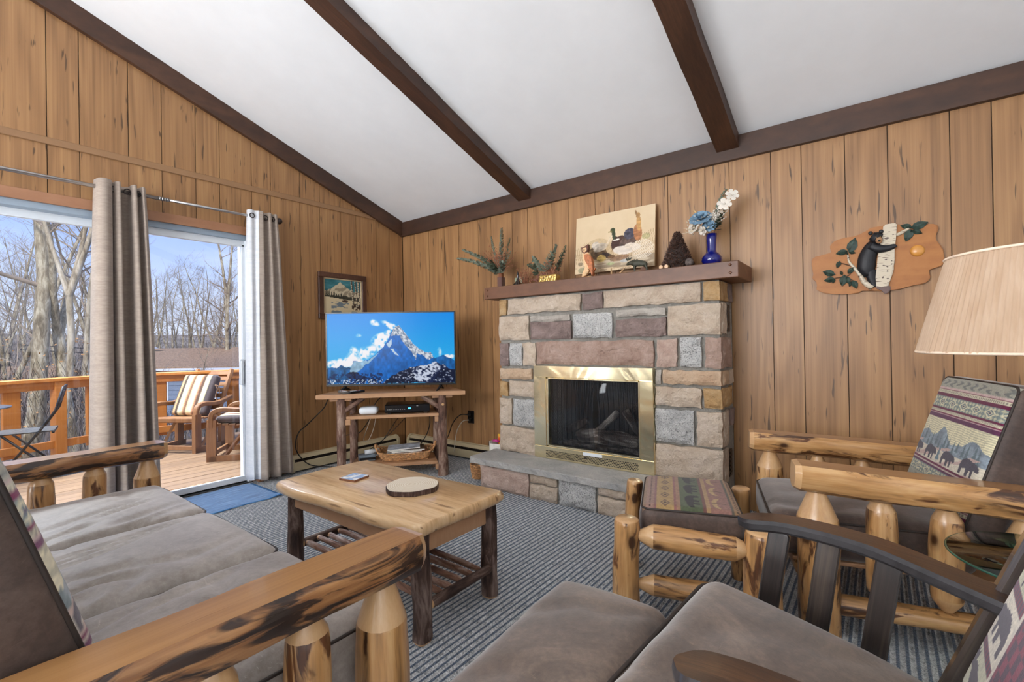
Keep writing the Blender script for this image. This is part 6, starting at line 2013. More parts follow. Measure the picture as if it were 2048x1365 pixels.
for i, (c, nm) in enumerate(mc):
    t_ = .0095
    mg = thing('magazine', nm+' magazine '+order[i]+' the wicker tray pile', 'magazine', SP(.09+rnd.uniform(-.03, .05), .205+rnd.uniform(-.02, .02), z), AN+rnd.uniform(-.16, .16), 'magazines in the wicker tray')
    if i == 7: mg.rotation_euler.y = -.05
    obj('pages', box((-.145+.02*(i % 3), -.10, .001), (.145, .10, t_-.001), 0), plain('magazine_pages', (228, 224, 214), .8), mg)
    obj('cover', box((-.146+.02*(i % 3), -.101, t_-.001), (.146, .101, t_), 0), plain('cover_'+str(i), c, .45, var=.3, sc=14), mg)
    z += t_+.0015
gd = thing('cable_modem', 'small grey box device on the left of the lower shelf', 'modem', SP(-.235, .20, .127), AN+.2)
obj('case', box((-.07, -.05, 0), (.07, .05, .05), .006), plain('modem_grey', (110, 122, 132), .5), gd)
obj('front_strip', box((-.065, -.0525, .01), (.065, -.049, .03)), M['black'], gd)
tag(obj('paper_roll', (lambda b: (add_tube(b, [(-.06, 0, .02), (.06, .01, .02)], .02, 12), b)[1])(B()), plain('roll_white', (200, 204, 208), .7), None, SP(-.19, .19, .178), (0, 0, AN+.3), True), 'pale paper roll lying on the grey box on the lower shelf', 'paper roll')

# cables
def cable(lab, pts, r, mat, n=40):
    bm = B(); add_tube(bm, spline(pts, n), r, 6)
    return tag(obj('cable', bm, mat, None, smooth=True), lab, 'cable')
wc = plain('pale_cable', (196, 188, 172), .5)
cable('black cable looping up the wall left of the TV stand', [(.14, -.98, .68), (.10, -1.0, .56), (.05, -1.05, .48), (.06, -1.16, .40), (.08, -1.235, .36), (.09, -1.275, .27), (.095, -1.255, .17), (.12, -1.16, .06), (.22, -1.0, .02)], .005, M['black'])
cable('black cable hanging behind the stand from under the top board', [SP(-.05, .42, .69), SP(-.15, .42, .62), SP(-.2, .42, .55), SP(-.25, .43, .42), SP(-.33, .44, .32), SP(-.45, .45, .30)], .004, M['black'])
cable('black cable sagging from the media player to the grey box', [SP(.04, .325, .56), SP(.035, .42, .535), SP(.03, .43, .47), SP(-.03, .40, .38), SP(-.13, .38, .24), SP(-.21, .30, .185)], .0035, M['black'])
cable('second black cable running down to the grey box', [SP(.10, .325, .56), SP(.10, .42, .54), SP(.10, .44, .47), SP(.02, .42, .38), SP(-.11, .40, .26), SP(-.25, .27, .178)], .0035, M['black'])
cable('pale thin cable loop hanging below the white router', [SP(-.20, .21, .555), SP(-.20, .42, .535), SP(-.25, .41, .38), SP(-.29, .41, .26), SP(-.25, .41, .25), SP(-.20, .41, .36), SP(-.17, .42, .53), SP(-.16, .22, .555)], .0028, wc)
cable('black cable curving down behind the wicker tray', [SP(.27, .325, .56), SP(.28, .43, .535), SP(.30, .42, .40), SP(.27, .44, .28), SP(.20, .46, .16), SP(.18, .47, .06)], .0045, M['black'])
ou = thing('wall_outlet', 'black wall outlet with two plugs behind the right stand leg', 'outlet', (.98, -.001, .40))
obj('plate', box((-.04, -.008, -.06), (.04, 0, .06), .003), M['black'], ou)
for dz in (.025, -.025): obj('plug', box((-.02, -.035, dz-.014), (.02, -.008, dz+.014), .004), M['black'], ou)
cable('black cord running from the wall outlet to the back of the tray', [(.98, -.036, .425), (.90, -.07, .42), (.82, -.09, .34), (.76, -.09, .22), (.70, -.10, .12)], .005, M['black'])
cable('pale cord dropping from the wall outlet', [(.98, -.036, .375), (.93, -.07, .36), (.88, -.09, .28), (.85, -.09, .18), (.84, -.10, .06)], .004, wc)
cable('pale cord lying on the carpet by the baseboard heater', [(1.22, -.12, .03), (1.26, -.25, .012), (1.33, -.32, .006), (1.42, -.24, .006), (1.44, -.16, .01)], .004, wc)
bm = B(); bmesh.ops.create_uvsphere(bm, u_segments=12, v_segments=8, radius=.028)
tag(obj('plug_adapter', bm, M['black'], None, (1.215, -.13, .030), smooth=True), 'round black plug adapter on the floor beside the right stand leg', 'plug')

# ------------------------------------------------------------------ rug, basket and snacks beside the hearth
def rug_mat():
    m = NT('blue_rag_rug'); v = m.coord((90, 6, 1), rnd=False)
    n = m.noise(v, 1.0, 3, .6)
    m.bsdf(m.ramp(n, [(.3, (42, 92, 146)), (.5, (70, 130, 188)), (.75, (134, 178, 220))]), rough=.95, sheen=.3, normal=m.bump(n, .7, .004))
    return m.m
rg = thing('blue_rug', 'narrow blue woven rug on the carpet along the patio door', 'rug', (.33, -2.2, 0))
bm = box((-.265, -.55, 0), (.25, .55, .010), .003)
bmesh.ops.subdivide_edges(bm, edges=[e for e in bm.edges if e.calc_length() > .3], cuts=14, use_grid_fill=True)
for v in bm.verts:
    v.co.x += .006*math.sin(v.co.y*14)
    if v.co.y > .5 and v.co.x > .2: v.co.z += .012
obj('woven_field', bm, rug_mat(), rg)
bm = B()
for k in range(60):
    x = -.26+.51*k/59; add_tube(bm, [(x, .545, .006), (x+random.uniform(-.006, .006), .575, .003)], .002, 4)
o = obj('fringe', bm, plain('rug_fringe', (70, 118, 168), .9), rg); o['kind'] = 'stuff'
bk = thing('wicker_basket', 'small round wicker basket on the carpet under the hearth slab end', 'basket', (1.475, -.455, 0))
for j in range(9):
    t = j/8; R_ = .047+.018*t; n = 72
    pts = [Vector(((R_+.0035*math.sin(math.pi*k/2+(math.pi if j % 2 else 0)))*math.cos(2*math.pi*k/n), (R_+.0035*math.sin(math.pi*k/2+(math.pi if j % 2 else 0)))*math.sin(2*math.pi*k/n), .008+.013*j)) for k in range(n)]
    bm = B(); add_tube(bm, pts+pts[:2], .006, 5); obj('woven_strand', bm, M['wicker'], bk, smooth=True)
bm = B(); add_lathe(bm, [(.0, 0), (.045, 0), (.045, .006), (.0, .006)], 20); obj('basket_base', bm, M['wicker'], bk)
mb = thing('paper_box', 'open white cardboard box on the floor left of the stone fireplace', 'box', (1.505, -.155, 0), .1)
for nm, lo, hi in (('side', (-.07, -.12, 0), (-.066, .12, .27)), ('side', (.066, -.12, 0), (.07, .12, .27)), ('side', (-.07, -.12, 0), (.07, -.116, .25)), ('side', (-.07, .116, 0), (.07, .12, .27)), ('bottom', (-.07, -.12, 0), (.07, .12, .004))):
    obj(nm, box(lo, hi), plain('white_card', (220, 216, 208), .8), mb)
def bagp(u, v):
    c = np.zeros((len(u), 3)); c[:] = (214, 84, 40)
    c[v > .78] = (226, 182, 60); m = (((u-.5)/.35)**2+((v-.45)/.22)**2 < 1); c[m] = (232, 206, 90)
    m = fbm(u*7, v*7, 0, 2) > .62; c[m] = (226, 120, 70)
    return c
sb = thing('snack_bag', 'orange and yellow snack bag standing in the white box', 'snack bag', (1.505, -.165, .165), .25)
for s in (-1, 1):
    painted('bag_front' if s < 0 else 'bag_back', 14, 16, lambda u, v: (-.05+.10*u, s*.016*np.sin(np.pi*u)*np.sin(np.pi*np.clip(v, .02, .98))**.5, .15*v), bagp, M['print'], sb)
tag(obj('paper_sheet', box((-.045, -.001, 0), (.045, .001, .16)), M['white'], None, (1.535, -.20, .14), (-.2, .15, .1)), 'white folded paper leaning out of the white box by the hearth', 'paper')
tag(obj('pink_wrapper', (lambda b: (add_prism(b, [(-.03, 0), (-.01, .008), (.02, .004), (.03, .02), (.0, .03), (-.028, .02)], 0, .016), b)[1])(B()), plain('magenta_wrapper', (176, 44, 120), .5, var=.3), None, (1.49, -.255, .262)), 'small magenta wrapper on the edge of the white box', 'wrapper')
# ------------------------------------------------------------------ deck outside the patio door
DZ = -0.10
M['deckwood'] = wood('deck_boards', (148, 116, 82), (128, 98, 68), (100, 76, 53), sc=(14, 1.0, 14), rough=.7, lines=8, grain=.8, bump=.3)
M['railwood'] = wood('orange_rail_stain', (200, 134, 62), (182, 114, 48), (146, 88, 36), sc=(9, 9, 1.2), rough=.5, lines=8, grain=.4)
M['chairwood'] = wood('weathered_chair_wood', (164, 118, 74), (140, 96, 58), (102, 68, 42), sc=(12, 12, 2), rough=.55, lines=8, grain=.6)
deck = structure(thing('deck_floor', 'weathered wooden deck floor', None))
x = -3.13; k = 0
deck['label'] = 'weathered wooden deck floor outside the patio door'
obj('joist_frame', box((-3.1, -7.0, DZ-.30), (-.17, .6, DZ-.04)), M['groove'], deck)
while x < -.20:
    w = .138
    obj('deck_board', box((x, -7.05, DZ-.036), (min(x+w, -.165), .65, DZ+.001*(k % 3)-.001), .003), M['deckwood'], deck)
    x += w+.006; k += 1
RA, RB, RC = Vector((-2.64, -3.05, 0)), Vector((-3.10, -1.72, 0)), Vector((-2.60, -.40, 0))
def railing(lab, P, Q, posts, ext0=0.0, ext1=0.0):
    d = (Q-P); L = d.length; d.normalize(); a = math.atan2(d.y, d.x)
    r = thing('deck_railing', lab, 'railing', P, a)
    Z = lambda z: z
    obj('cap_board', box((-ext0, -.075, .772), (L+ext1, .075, .81), .005), M['railwood'], r)
    obj('top_rail', box((-ext0, -.02, .69), (L+ext1, .02, .772), .003), M['railwood'], r)
    obj('bottom_rail', box((-ext0, -.02, .06), (L+ext1, .02, .14), .003), M['railwood'], r)
    for s, w, full in posts:
        obj('post' if full else 'baluster', box((s-w/2, .02 if not full else -.05, DZ-.25 if full else .02), (s+w/2, .058 if not full else .05, .772 if not full else .772), .004), M['railwood'], r)
    return r
s_ = lambda P, q: (Vector(q)-P).length
railing('orange stained deck railing behind the black bistro chair', RA, RB, [(s_(RA, (-2.78, -2.69, 0)), .14, False), (s_(RA, (-2.925, -2.35, 0)), .10, True), (s_(RA, (-3.05, -2.03, 0)), .14, False), (-.35, .14, False), (-.9, .14, False)], 2.6, .03)
railing('orange stained deck railing behind the two wooden deck chairs', RB, RC, [(s_(RB, (-3.05, -1.39, 0)), .14, False), (s_(RB, (-2.72, -.665, 0)), .14, False), (s_(RB, (-2.90, -1.03, 0)), .10, True), (s_(RB, (-2.60, -.30, 0)), .14, False)], .03, .7)

# wooden deck chairs with curved arms
def deck_chair(lab, loc, rz):
    c = thing('deck_chair', lab, 'chair', loc, rz)
    for s in (-1, 1):
        x = s*.29
        for nm, pts, w in (('front_leg', [(-.26, -.0), (-.26, .30), (-.255, .44)], .045), ('rear_leg', [(.14, .0), (.14, .40)], .045), ('runner', [(-.30, .03), (.22, .03)], .03)):
            bm = B()
            for (y0, z0), (y1, z1) in zip(pts[:-1], pts[1:]):
                pass
            rings = []
            for i, (y, z) in enumerate(pts):
                d = Vector((0, pts[min(i+1, len(pts)-1)][0]-pts[max(i-1, 0)][0], pts[min(i+1, len(pts)-1)][1]-pts[max(i-1, 0)][1])).normalized()
                n = Vector((0, -d.z, d.y))
                rings.append([Vector((x+a*.022, y, z))+n*(b*w) for a, b in ((-1, -1), (1, -1), (1, 1), (-1, 1))])
            add_loft(bm, rings); o = obj(nm, bm, M['chairwood'], c)
        sp = spline([(x, -.262, .36), (x, -.262, .46), (x, -.235, .525), (x, -.15, .55), (x, .02, .535), (x, .16, .55), (x, .30, .585)], 24)
        bm = B(); rings = []
        for i, p in enumerate(sp):
            t = (sp[min(i+1, 24)]-sp[max(i-1, 0)]).normalized(); n = Vector((0, -t.z, t.y))
            rings.append([p+Vector((a*.028, 0, 0))+n*(b*.024) for a, b in ((-1, -.7), (-.7, -1), (.7, -1), (1, -.7), (1, .7), (.7, 1), (-.7, 1), (-1, .7))])
        add_loft(bm, rings); o = obj('arm', bm, M['chairwood'], c, smooth=True); auto_sharp(o, 40)
        bm = B(); p0, p1 = Vector((s*.255, -.14, .05)), Vector((s*.255, .10, .38)); add_tube(bm, [p0, p1], .022, 4)
        obj('brace', bm, M['chairwood'], c)
        bm = B(); p0, p1 = Vector((s*.235, .12, .34)), Vector((s*.235, .40, .93))
        add_tube(bm, [p0, p0.lerp(p1, .5), p1.lerp(p0, .02), p1], [.03, .03, .03, .02], 6); obj('back_post', bm, M['chairwood'], c)
    obj('seat_front_rail', box((-.27, -.285, .345), (.27, -.245, .40), .01, 2), M['chairwood'], c)
    for k in range(6):
        obj('seat_slat', box((-.265, -.235+k*.068, .378-.006*k), (.265, -.175+k*.068, .398-.006*k), .003), M['chairwood'], c)
    for k in range(7):
        t = .22+.115*k
        y, z = .12+.28*t, .34+.59*t
        bm = B(); add_box(bm, (0, y-.008, z), (.44, .018, .052), rot=Matrix.Rotation(math.radians(-25), 4, 'X'), bevel=.003)
        obj('back_slat', bm, M['chairwood'], c)
    obj('foot_bar', box((-.29, -.30, .035), (.29, -.27, .085), .004), M['chairwood'], c)
    return c
c1m = (Vector((-2.50, -1.22, DZ)), math.radians(31))
deck_chair('curved arm wooden deck chair holding the striped back cushion', c1m[0], c1m[1])
c2m = (Vector((-1.56, -.98, DZ)), math.radians(-38))
deck_chair('curved arm wooden deck chair half hidden by the right curtain', c2m[0], c2m[1])
def stripes(u, v):
    pal = np.array([(64, 52, 46), (196, 156, 112), (70, 58, 50), (222, 208, 168), (206, 196, 150), (168, 122, 88), (96, 66, 48), (222, 196, 148), (226, 206, 166), (170, 118, 84), (84, 62, 48), (222, 210, 178), (212, 200, 150), (74, 66, 66), (84, 74, 74)], float)
    k = np.clip((u*15).astype(int), 0, 14)
    return pal[k]*(.9+.2*vnoise(u*120, v*120, 2))[:, None]
def strip_cushion(lab, mtx, w, d, h):
    V, F = cushion_np(w, d, h, .04, 30, .02)
    o = npmesh('striped_cushion', V, F, M['tapestry'], None, smooth=True, colors=tolin(stripes(V[:, 0]/w+.5, V[:, 1]/d+.5)))
    o.matrix_world = mtx
    return tag(o, lab, 'cushion')
def chm(cm): return Matrix.Translation(cm[0]) @ Matrix.Rotation(cm[1], 4, 'Z')
strip_cushion('brown and cream striped cushion leaning on the deck chair back', chm(c1m) @ Matrix.Translation((0, .085, .625)) @ Matrix.Rotation(math.radians(64), 4, 'X'), .46, .52, .10)
strip_cushion('striped cushion lying flat on the half hidden deck chair', chm(c2m) @ Matrix.Translation((0.02, -.02, .425)) @ Matrix.Rotation(math.radians(-3), 4, 'X'), .46, .44, .06)
for k, (x, y, z, cm) in enumerate(((.24, .10, .75, c1m), (-.25, .02, .41, c2m))):
    bm = B()
    add_tube(bm, spline([(x, y, z), (x+.03, y+.0, z-.06), (x+.02, y-.02, z-.13), (x+.04, y-.02, z-.20)], 14), .007, 5)
    add_tube(bm, spline([(x, y, z), (x+.045, y+.01, z-.03), (x+.055, y, z-.12)], 12), .006, 5)
    o = obj('cushion_tie', bm, plain('striped_tie', (120, 92, 70), .8, var=.4, sc=80), None, smooth=True)
    o.matrix_world = chm(cm); tag(o, ('cloth tie hanging from the leaning striped cushion', 'cloth tie hanging from the flat striped cushion')[k], 'cushion tie'); o['kind'] = 'stuff'

# black folding bistro chair and table
bc = thing('bistro_chair', 'black metal folding bistro chair on the deck', 'chair', (-2.30, -2.63, DZ), math.radians(-138))
# local: faces +x is front
def rod_(name, pts, r, par, seg=6):
    bm = B(); add_tube(bm, pts, r, seg); return obj(name, bm, M['blackmetal'], par, smooth=True)
bc.rotation_euler = (0, 0, math.radians(258))
for s in (-.19, .19):
    rod_('back_leg', [(.22, s, 0), (-.08, s, .44), (-.20, s, .64), (-.255, s, .86)], .011, bc)
    rod_('front_leg', [(-.24, s*.9, 0), (.16, s*.9, .44)], .010, bc)
for k in range(7):
    obj('seat_slat', box((-.19, -.19+.055*k, .44), (.20, -.15+.055*k, .452), .002), M['blackmetal'], bc)
obj('seat_front', box((.18, -.2, .425), (.20, .2, .445), .002), M['blackmetal'], bc)
obj('seat_rear', box((-.19, -.2, .425), (-.17, .2, .445), .002), M['blackmetal'], bc)
for z, x in ((.84, -.252), (.78, -.238), (.72, -.222)):
    obj('back_slat', box((x-.006, -.19, z-.02), (x+.006, .19, z+.02), .002), M['blackmetal'], bc)
rod_('foot_bar', [(.20, -.19, .03), (.20, .19, .03)], .007, bc); rod_('foot_bar', [(-.22, -.17, .03), (-.22, .17, .03)], .007, bc)
btb = thing('bistro_table', 'small round black bistro table at the edge of the view', 'table', (-1.99, -3.07, DZ))
bm = B(); add_lathe(bm, [(.02, .712), (.30, .712), (.305, .718), (.30, .725), (.02, .725)], 40); obj('top', bm, plain('grey_metal_top', (88, 92, 98), .35, .5), btb, smooth=True)
for k in range(3):
    a = k*2.094; rod_('leg', [(.26*math.cos(a), .26*math.sin(a), 0), (.06*math.cos(a), .06*math.sin(a), .36), (.22*math.cos(a), .22*math.sin(a), .712)], .011, btb)

# ------------------------------------------------------------------ ground, hillside, neighbour house, road
def ground_mat():
    m = NT('leaf_litter_ground'); v = m.coord((1, 1, 1), rnd=False)
    n = m.noise(v, 14, 5, .7); n2 = m.noise(v, .35, 3, .5)
    col = m.ramp(m.math('MULTIPLY_ADD', m.math('SUBTRACT', n2, .5), .6, n), [(.3, (106, 96, 82)), (.5, (156, 142, 122)), (.7, (200, 184, 160))])
    m.bsdf(col, rough=.95, normal=m.bump(n, .8, .03))
    return m.m
M['ground'] = ground_mat()
def gz(x, y):
    d = -x
    base = np.interp(d, [0, 3.5, 12, 22, 40, 60, 100, 160], [-1.0, -1.2, -2.0, -2.9, -3.0, -2.0, 3.0, 5.0])
    return base+.25*(vnoise(x*.2+50, y*.2+50, 0, 3)-.5)
nx, ny = 90, 90
gx = -2.0-160*np.linspace(0, 1, nx)**1.7
gy = np.linspace(-1, 1, ny); gy = np.sign(gy)*np.abs(gy)**1.5*150+10
U, Vv = np.meshgrid(gx, gy); U = U.ravel(); Vv = Vv.ravel()
structure(npmesh('ground', np.stack([U, Vv, gz(U, Vv)], 1), gridfaces(nx, ny)[:, ::-1], M['ground']))
rd = tag(obj('gravel_drive', (lambda b: (add_prism(b, [(-26, -2), (-17, -5.5), (-14.5, -3.6), (-15.2, 0.5), (-20, 6), (-27, 9)], 0, .03), b)[1])(B()), plain('pinkish_gravel', (186, 166, 156), .95, var=.12, sc=6)), None, None, None, 'structure')
rd.location.z = -2.42
for v in rd.data.vertices:
    v.co.z += float(gz(np.array(v.co.x), np.array(v.co.y)))+2.42+.06

hs = thing('neighbour_house', 'low blue grey house with a brown roof beyond the deck chairs', 'house', (-24.3, 6.5, 0), math.radians(37.8))
hl, hd = 10.5, 7.0
M['siding'] = plain('blue_grey_siding', (132, 146, 166), .8, var=.05)
M['roofing'] = plain('brown_shingles', (156, 128, 100), .95, var=.2, sc=12, bump=.5)
obj('wall', box((-hl/2+.4, .6, -3.2), (hl/2-.4, hd-.6, .03)), M['siding'], hs)
for ya, yb, za, zb in ((0, hd/2, -.01, 1.0), (hd, hd/2, -.01, 1.0)):
    bm = B(); v = [bm.verts.new(p) for p in ((-hl/2, ya, za), (hl/2, ya, za), (hl/2, yb, zb), (-hl/2, yb, zb))]; w = [bm.verts.new(q.co+Vector((0, 0, .10))) for q in v]
    bm.faces.new(v); bm.faces.new(w[::-1])
    for i in range(4): bm.faces.new((v[i], v[(i+1) % 4], w[(i+1) % 4], w[i]))
    obj('roof_slope', bm, M['roofing'], hs)
obj('gutter', box((-hl/2, -.12, -.10), (hl/2, .0, .02), .01), M['white'], hs)
for s in (-1, 1):
    bm = B(); v = [(s*hl/2, 0, -.20), (s*hl/2, hd/2, 1.0), (s*hl/2, hd, -.20), (s*hl/2, hd, -.02), (s*hl/2, hd/2, 1.18), (s*hl/2, 0, -.02)]
    a = [bm.verts.new(p) for p in v]; b = [bm.verts.new((p[0]+s*.05, p[1], p[2])) for p in v]
    bm.faces.new(a); bm.faces.new(b[::-1])
    for i in range(6): bm.faces.new((a[i], a[(i+1) % 6], b[(i+1) % 6], b[i]))
    obj('gable_trim', bm, M['white'], hs)
    obj('gable_wall', (lambda b_: (add_prism(b_, [(.7, -.15), (hd-.7, -.15), (hd/2, .85)], 0, .1), b_.transform(Matrix.Rotation(math.radians(90), 4, 'Z') @ Matrix.Rotation(math.radians(90), 4, 'X')), b_.transform(Matrix.Translation((s*(hl/2-.45), 0, 0))), b_)[-1])(B()), M['siding'], hs)
for x, w in ((-3.0, 1.2), (-.6, 1.6), (2.0, 1.0), (3.8, .9)):
    f = obj('window', box((x-w/2, .52, -1.75), (x+w/2, .6, -.20), .01), M['white'], hs)
    for sx in (-1, 1):
        obj('pane', box((x+sx*w/4-w/4+.06, .50, -1.67), (x+sx*w/4+w/4-.06, .53, -.28)), plain('house_window_glass', (96, 108, 122), .1), f)
for k in range(10):
    obj('siding_board', box((-hl/2+.38, .585, -.42-.26*k), (hl/2-.38, .60, -.405-.26*k)), plain('siding_joint', (104, 118, 138), .8), hs) if k < 9 else None
h2 = thing('distant_house', 'pale distant house seen between the tree trunks on the left', 'house', (-38, -.5, -1.6), .7)
obj('wall', box((-3, 0, -2), (3, 4, .6)), plain('pale_house_wall', (176, 150, 140), .9), h2)
obj('roof', (lambda b: (add_prism(b, [(-.4, .5), (4.4, .5), (2, 1.7)], -3.3, 3.3), b.transform(Matrix.Rotation(math.radians(90), 4, 'Z') @ Matrix.Rotation(math.radians(90), 4, 'X')), b)[-1])(B()), M['roofing'], h2)
obj('door', box((-.5, -.06, -2), (.4, 0, .0)), M['white'], h2)

# ------------------------------------------------------------------ bare trees
def make_tree(seed, H, r0, mat_t, mat_b, fork=None, lean=(0, 0), nb=16, bstart=.3, depth=2, twig=1.0):
    rnd = random.Random(seed)
    bt, bb = B(), B()
    def trunk(p, d, L, r, n=9):
        pts, rs = [Vector(p)], [r*1.25]
        q = Vector(p); dd = Vector(d).normalized()
        for i in range(n):
            dd = (dd+Vector((rnd.gauss(0, .055), rnd.gauss(0, .055), .03))).normalized()
            q = q+dd*(L/n); pts.append(q.copy()); rs.append(r*(1-.85*((i+1)/n)**1.1))
        return pts, rs
    def branch(bm, p, d, L, r, lev):
        n = 4 if lev < 2 else 3
        pts = [Vector(p)]; q = Vector(p); dd = Vector(d).normalized(); rs = [r]
        for i in range(n):
            dd = (dd+Vector((rnd.gauss(0, .20), rnd.gauss(0, .20), .12+rnd.gauss(0, .12)))).normalized()
            q = q+dd*(L/n); pts.append(q.copy()); rs.append(max(.0022*twig, r*(1-.85*(i+1)/n)))
        add_tube(bm, pts, rs, 5 if lev == 0 else (4 if lev == 1 else 3), cap=False)
        if lev < depth:
            for k in range(rnd.randint(4, 6) if lev == 0 else rnd.randint(3, 5)):
                t = rnd.uniform(.25, 1); i = min(int(t*n), n-1)
                pp = pts[i].lerp(pts[i+1], t*n-i)
                ax = Vector((rnd.gauss(0, 1), rnd.gauss(0, 1), rnd.gauss(.2, .6))).normalized()
                nd = (dd*.7+ax*.8).normalized()
                branch(bm, pp, nd, L*rnd.uniform(.35, .6), max(.003*twig, rs[i]*.55), lev+1)
    trunks = []
    if fork:
        p1, r1 = trunk((0, 0, 0), (lean[0], lean[1], 1), fork, r0, 5)
        r1 = [r0*1.2, r0*1.05, r0, r0, r0, r0*.95]
        trunks.append((p1, r1))
        for a in ((.32, .1), (-.30, -.1), (.05, .3))[:2 if seed % 2 else 3]:
            trunks.append(trunk(p1[-1]-Vector((0, 0, .1)), (a[0]+lean[0], a[1], 1), H-fork, r0*.68))
    else:
        trunks.append(trunk((0, 0, 0), (lean[0], lean[1], 1), H, r0))
    for i, (p, r) in enumerate(trunks):
        add_tube(bt, p, r, 10, cap=False)
        if fork and i == 0: continue
        n = len(p)-1
        for k in range(nb if not fork else nb*2//3):
            t = rnd.uniform(bstart if not fork else .1, .98); j = min(int(t*n), n-1)
            pp = p[j].lerp(p[j+1], t*n-j); rr = r[j]
            a = rnd.random()*6.283
            d = Vector((math.cos(a), math.sin(a), rnd.uniform(.3, .9)))
            branch(bb, pp, d, H*rnd.uniform(.12, .24)*(1.1-t*.5), max(.008, rr*.38), 0)
    mt, mb = bpy.data.meshes.new('trunk'), bpy.data.meshes.new('branches')
    bmesh.ops.recalc_face_normals(bt, faces=bt.faces); bt.to_mesh(mt); bt.free(); bb.to_mesh(mb); bb.free()
    for m_ in (mt, mb): m_.polygons.foreach_set('use_smooth', [True]*len(m_.polygons))
    mt.materials.append(mat_t); mb.materials.append(mat_b)
    return mt, mb
def tree(meshes, label, x, y, rz=0, s=1.0, group=None, name='bare_tree'):
    t = thing(name, label, 'tree', (x, y, float(gz(np.array(x), np.array(y)))-.05), rz, group)
    t.scale = (s, s, s)
    for nm, me in zip(('trunk', 'branches'), meshes):
        o = bpy.data.objects.new(nm, me); COL.objects.link(o); o.parent = t
    return t
M['bark_pale'] = bark('pale_birch_like_bark', (124, 110, 90), (178, 164, 138), (214, 204, 182), .4, .9)
tree(make_tree(1, 15, .19, M['treebark'], M['twig'], lean=(0.0, .01), nb=16, bstart=.28), 'thickest bare tree trunk, behind the railing at far left', -12.3, -1.52)
tree(make_tree(2, 13, .06, M['bark_pale'], M['twig'], fork=4.2, lean=(.03, .02), nb=18), 'slim pale forked tree just right of the thickest trunk', -9.6, -1.42, .6)
tree(make_tree(3, 13, .12, M['treebark'], M['twig'], fork=3.6, lean=(0, .03), nb=20), 'forked mossy tree whose V shaped fork stands left of the middle curtain', -12.0, -.66, 2.2)
tree(make_tree(4, 14, .09, M['bark_pale'], M['twig'], lean=(0, -.01), nb=16, bstart=.2), 'slim pale straight tree nearest the middle curtain', -14.6, -.02, 1)
tree(make_tree(5, 13, .09, M['treebark'], M['twig'], lean=(-.02, -.03), nb=18, bstart=.15), 'leaning bare tree at the very left edge of the window', -17.5, -1.55, 3)
tree(make_tree(6, 13, .07, M['bark_pale'], M['twig'], lean=(.02, 0), nb=14, bstart=.2), 'very slim pale tree between the mossy forked tree and the curtain', -16.0, .35, 4)
tree(make_tree(7, 14, .14, M['treebark'], M['twig'], lean=(.0, .02), nb=18, bstart=.2), 'twin of dark trunks beside the right door frame, left one', -26.5, 8.35, 0)
tree(make_tree(8, 14, .15, M['treebark'], M['twig'], lean=(.01, .03), nb=18, bstart=.2), 'dark trunk closest to the right door frame', -26.0, 8.8, 2)
tree(make_tree(9, 3.6, .035, M['treebark'], M['twig'], lean=(.14, .28), nb=12, bstart=.3), 'thin leaning sapling in front of the house roof', -13.5, 1.75, 0)
protos = [make_tree(20+i, 12+i % 3, .12+.02*(i % 3), M['treebark'], M['twig_far'], fork=(3.0+i*.4 if i % 2 else None), nb=17, bstart=.18, depth=2, twig=1.6) for i in range(6)]
rnd = random.Random(11)
cnt = 0
def far(d, px):
    q = (px-1024)/944.68
    v = Vector((-.6133+q*.7898, .7898+q*.6133))
    return 4.096+v.x*d, -3.351+v.y*d
for i in range(26):       # the stand of trees behind the neighbour house
    px = 272+i*9.3+rnd.uniform(-4, 4); d = rnd.uniform(36, 58)
    x, y = far(d, px)
    tree(protos[i % 6], 'dark bare tree in the row above the neighbour house roof', x, y, rnd.uniform(0, 6.28), rnd.uniform(.72, 1.0), 'trees behind the neighbour house')
for i in range(30):       # woods on the left
    px = -120+i*12+rnd.uniform(-5, 5); d = rnd.uniform(26, 62)
    x, y = far(d, px)
    tree(protos[(i*5) % 6], 'bare grey tree in the woods behind the left railing', x, y, rnd.uniform(0, 6.28), rnd.uniform(.7, 1.05), 'trees in the woods')
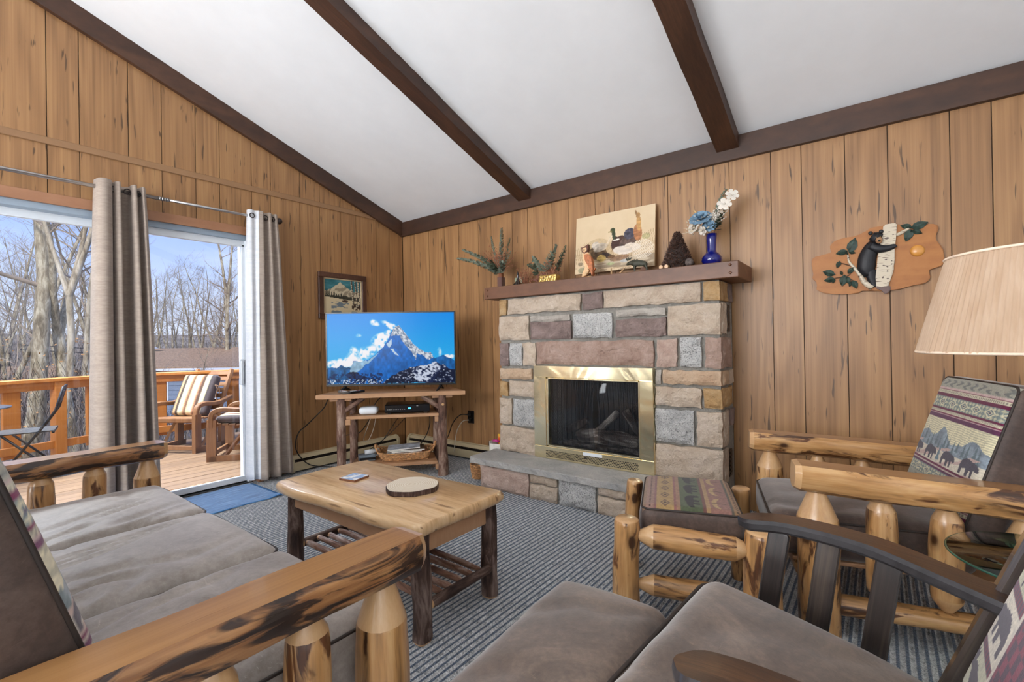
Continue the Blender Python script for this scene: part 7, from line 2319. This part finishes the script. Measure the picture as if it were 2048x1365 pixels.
# undergrowth: thousands of thin twigs
bm_v, bm_f = [], []
rnd = random.Random(2)
for i in range(9000):
    d = 11+55*rnd.random()**1.5; px = rnd.uniform(-150, 560)
    if px > 250 and d > 24 and d < 34: continue
    x, y = far(d, px); z = float(np.interp(-x, [0, 3.5, 12, 22, 40, 60, 100, 160], [-1.0, -1.2, -2.0, -2.9, -3.0, -2.0, 3.0, 5.0]))
    h = rnd.uniform(.5, 2.6)*(1+.012*d); w = .0028*(1+d*.06)
    if px > 250 and d < 26: h *= .45
    a = rnd.random()*6.28; lx, ly = math.cos(a)*h*rnd.uniform(.1, .6), math.sin(a)*h*rnd.uniform(.1, .6)
    n = len(bm_v)
    for (qx, qy, qz) in ((x, y, z-.1), (x+lx*.45, y+ly*.45, z+h*.6), (x+lx, y+ly, z+h)):
        bm_v += [(qx-.79*w, qy-.61*w, qz), (qx+.79*w, qy+.61*w, qz), (qx, qy, qz+w)]
    for k in (0, 3):
        for e in range(3):
            bm_f.append((n+k+e, n+k+(e+1) % 3, n+k+3+(e+1) % 3, n+k+3+e))
ug = npmesh('undergrowth', bm_v, bm_f, M['twig_far'], smooth=False)
tag(ug, 'tangled grey brown undergrowth twigs on the slope beyond the deck', 'undergrowth', kind='stuff')
# dry leaves still hanging on low twigs
V, F = [], []
for i in range(260):
    d = rnd.uniform(9, 16); px = rnd.uniform(0, 215); x, y = far(d, px); z = rnd.uniform(-1.4, 1.4); s = .035
    n = len(V); a, b = rnd.random()*6.28, rnd.uniform(-.6, .6)
    ux, uy, uz = math.cos(a), math.sin(a), b
    V += [(x-ux*s, y-uy*s, z-uz*s), (x+.3*s, y+.3*s, z+.5*s), (x+ux*s, y+uy*s, z+uz*s), (x-.3*s, y-.3*s, z-.5*s)]
    F.append((n, n+1, n+2, n+3))
lv = npmesh('dry_leaves', V, F, plain('dry_orange_leaf', (206, 158, 108), .9, var=.2), smooth=False)
tag(lv, 'dry tan leaves clinging to low twigs behind the left railing', 'leaves', kind='stuff')
for k, (za, zb) in enumerate(((1.42, 1.05), (1.15, .80))):
    x0, y0 = far(26, 40); x1, y1 = far(30, 520)
    bm = B(); add_tube(bm, spline([(x0, y0, za), ((x0+x1)/2, (y0+y1)/2, (za+zb)/2-.25), (x1, y1, zb)], 24), .022, 5)
    tag(obj('utility_cable', bm, M['black'], None, smooth=True), ('upper black utility cable crossing behind the trees', 'lower black utility cable crossing above the house roof')[k], 'cable')
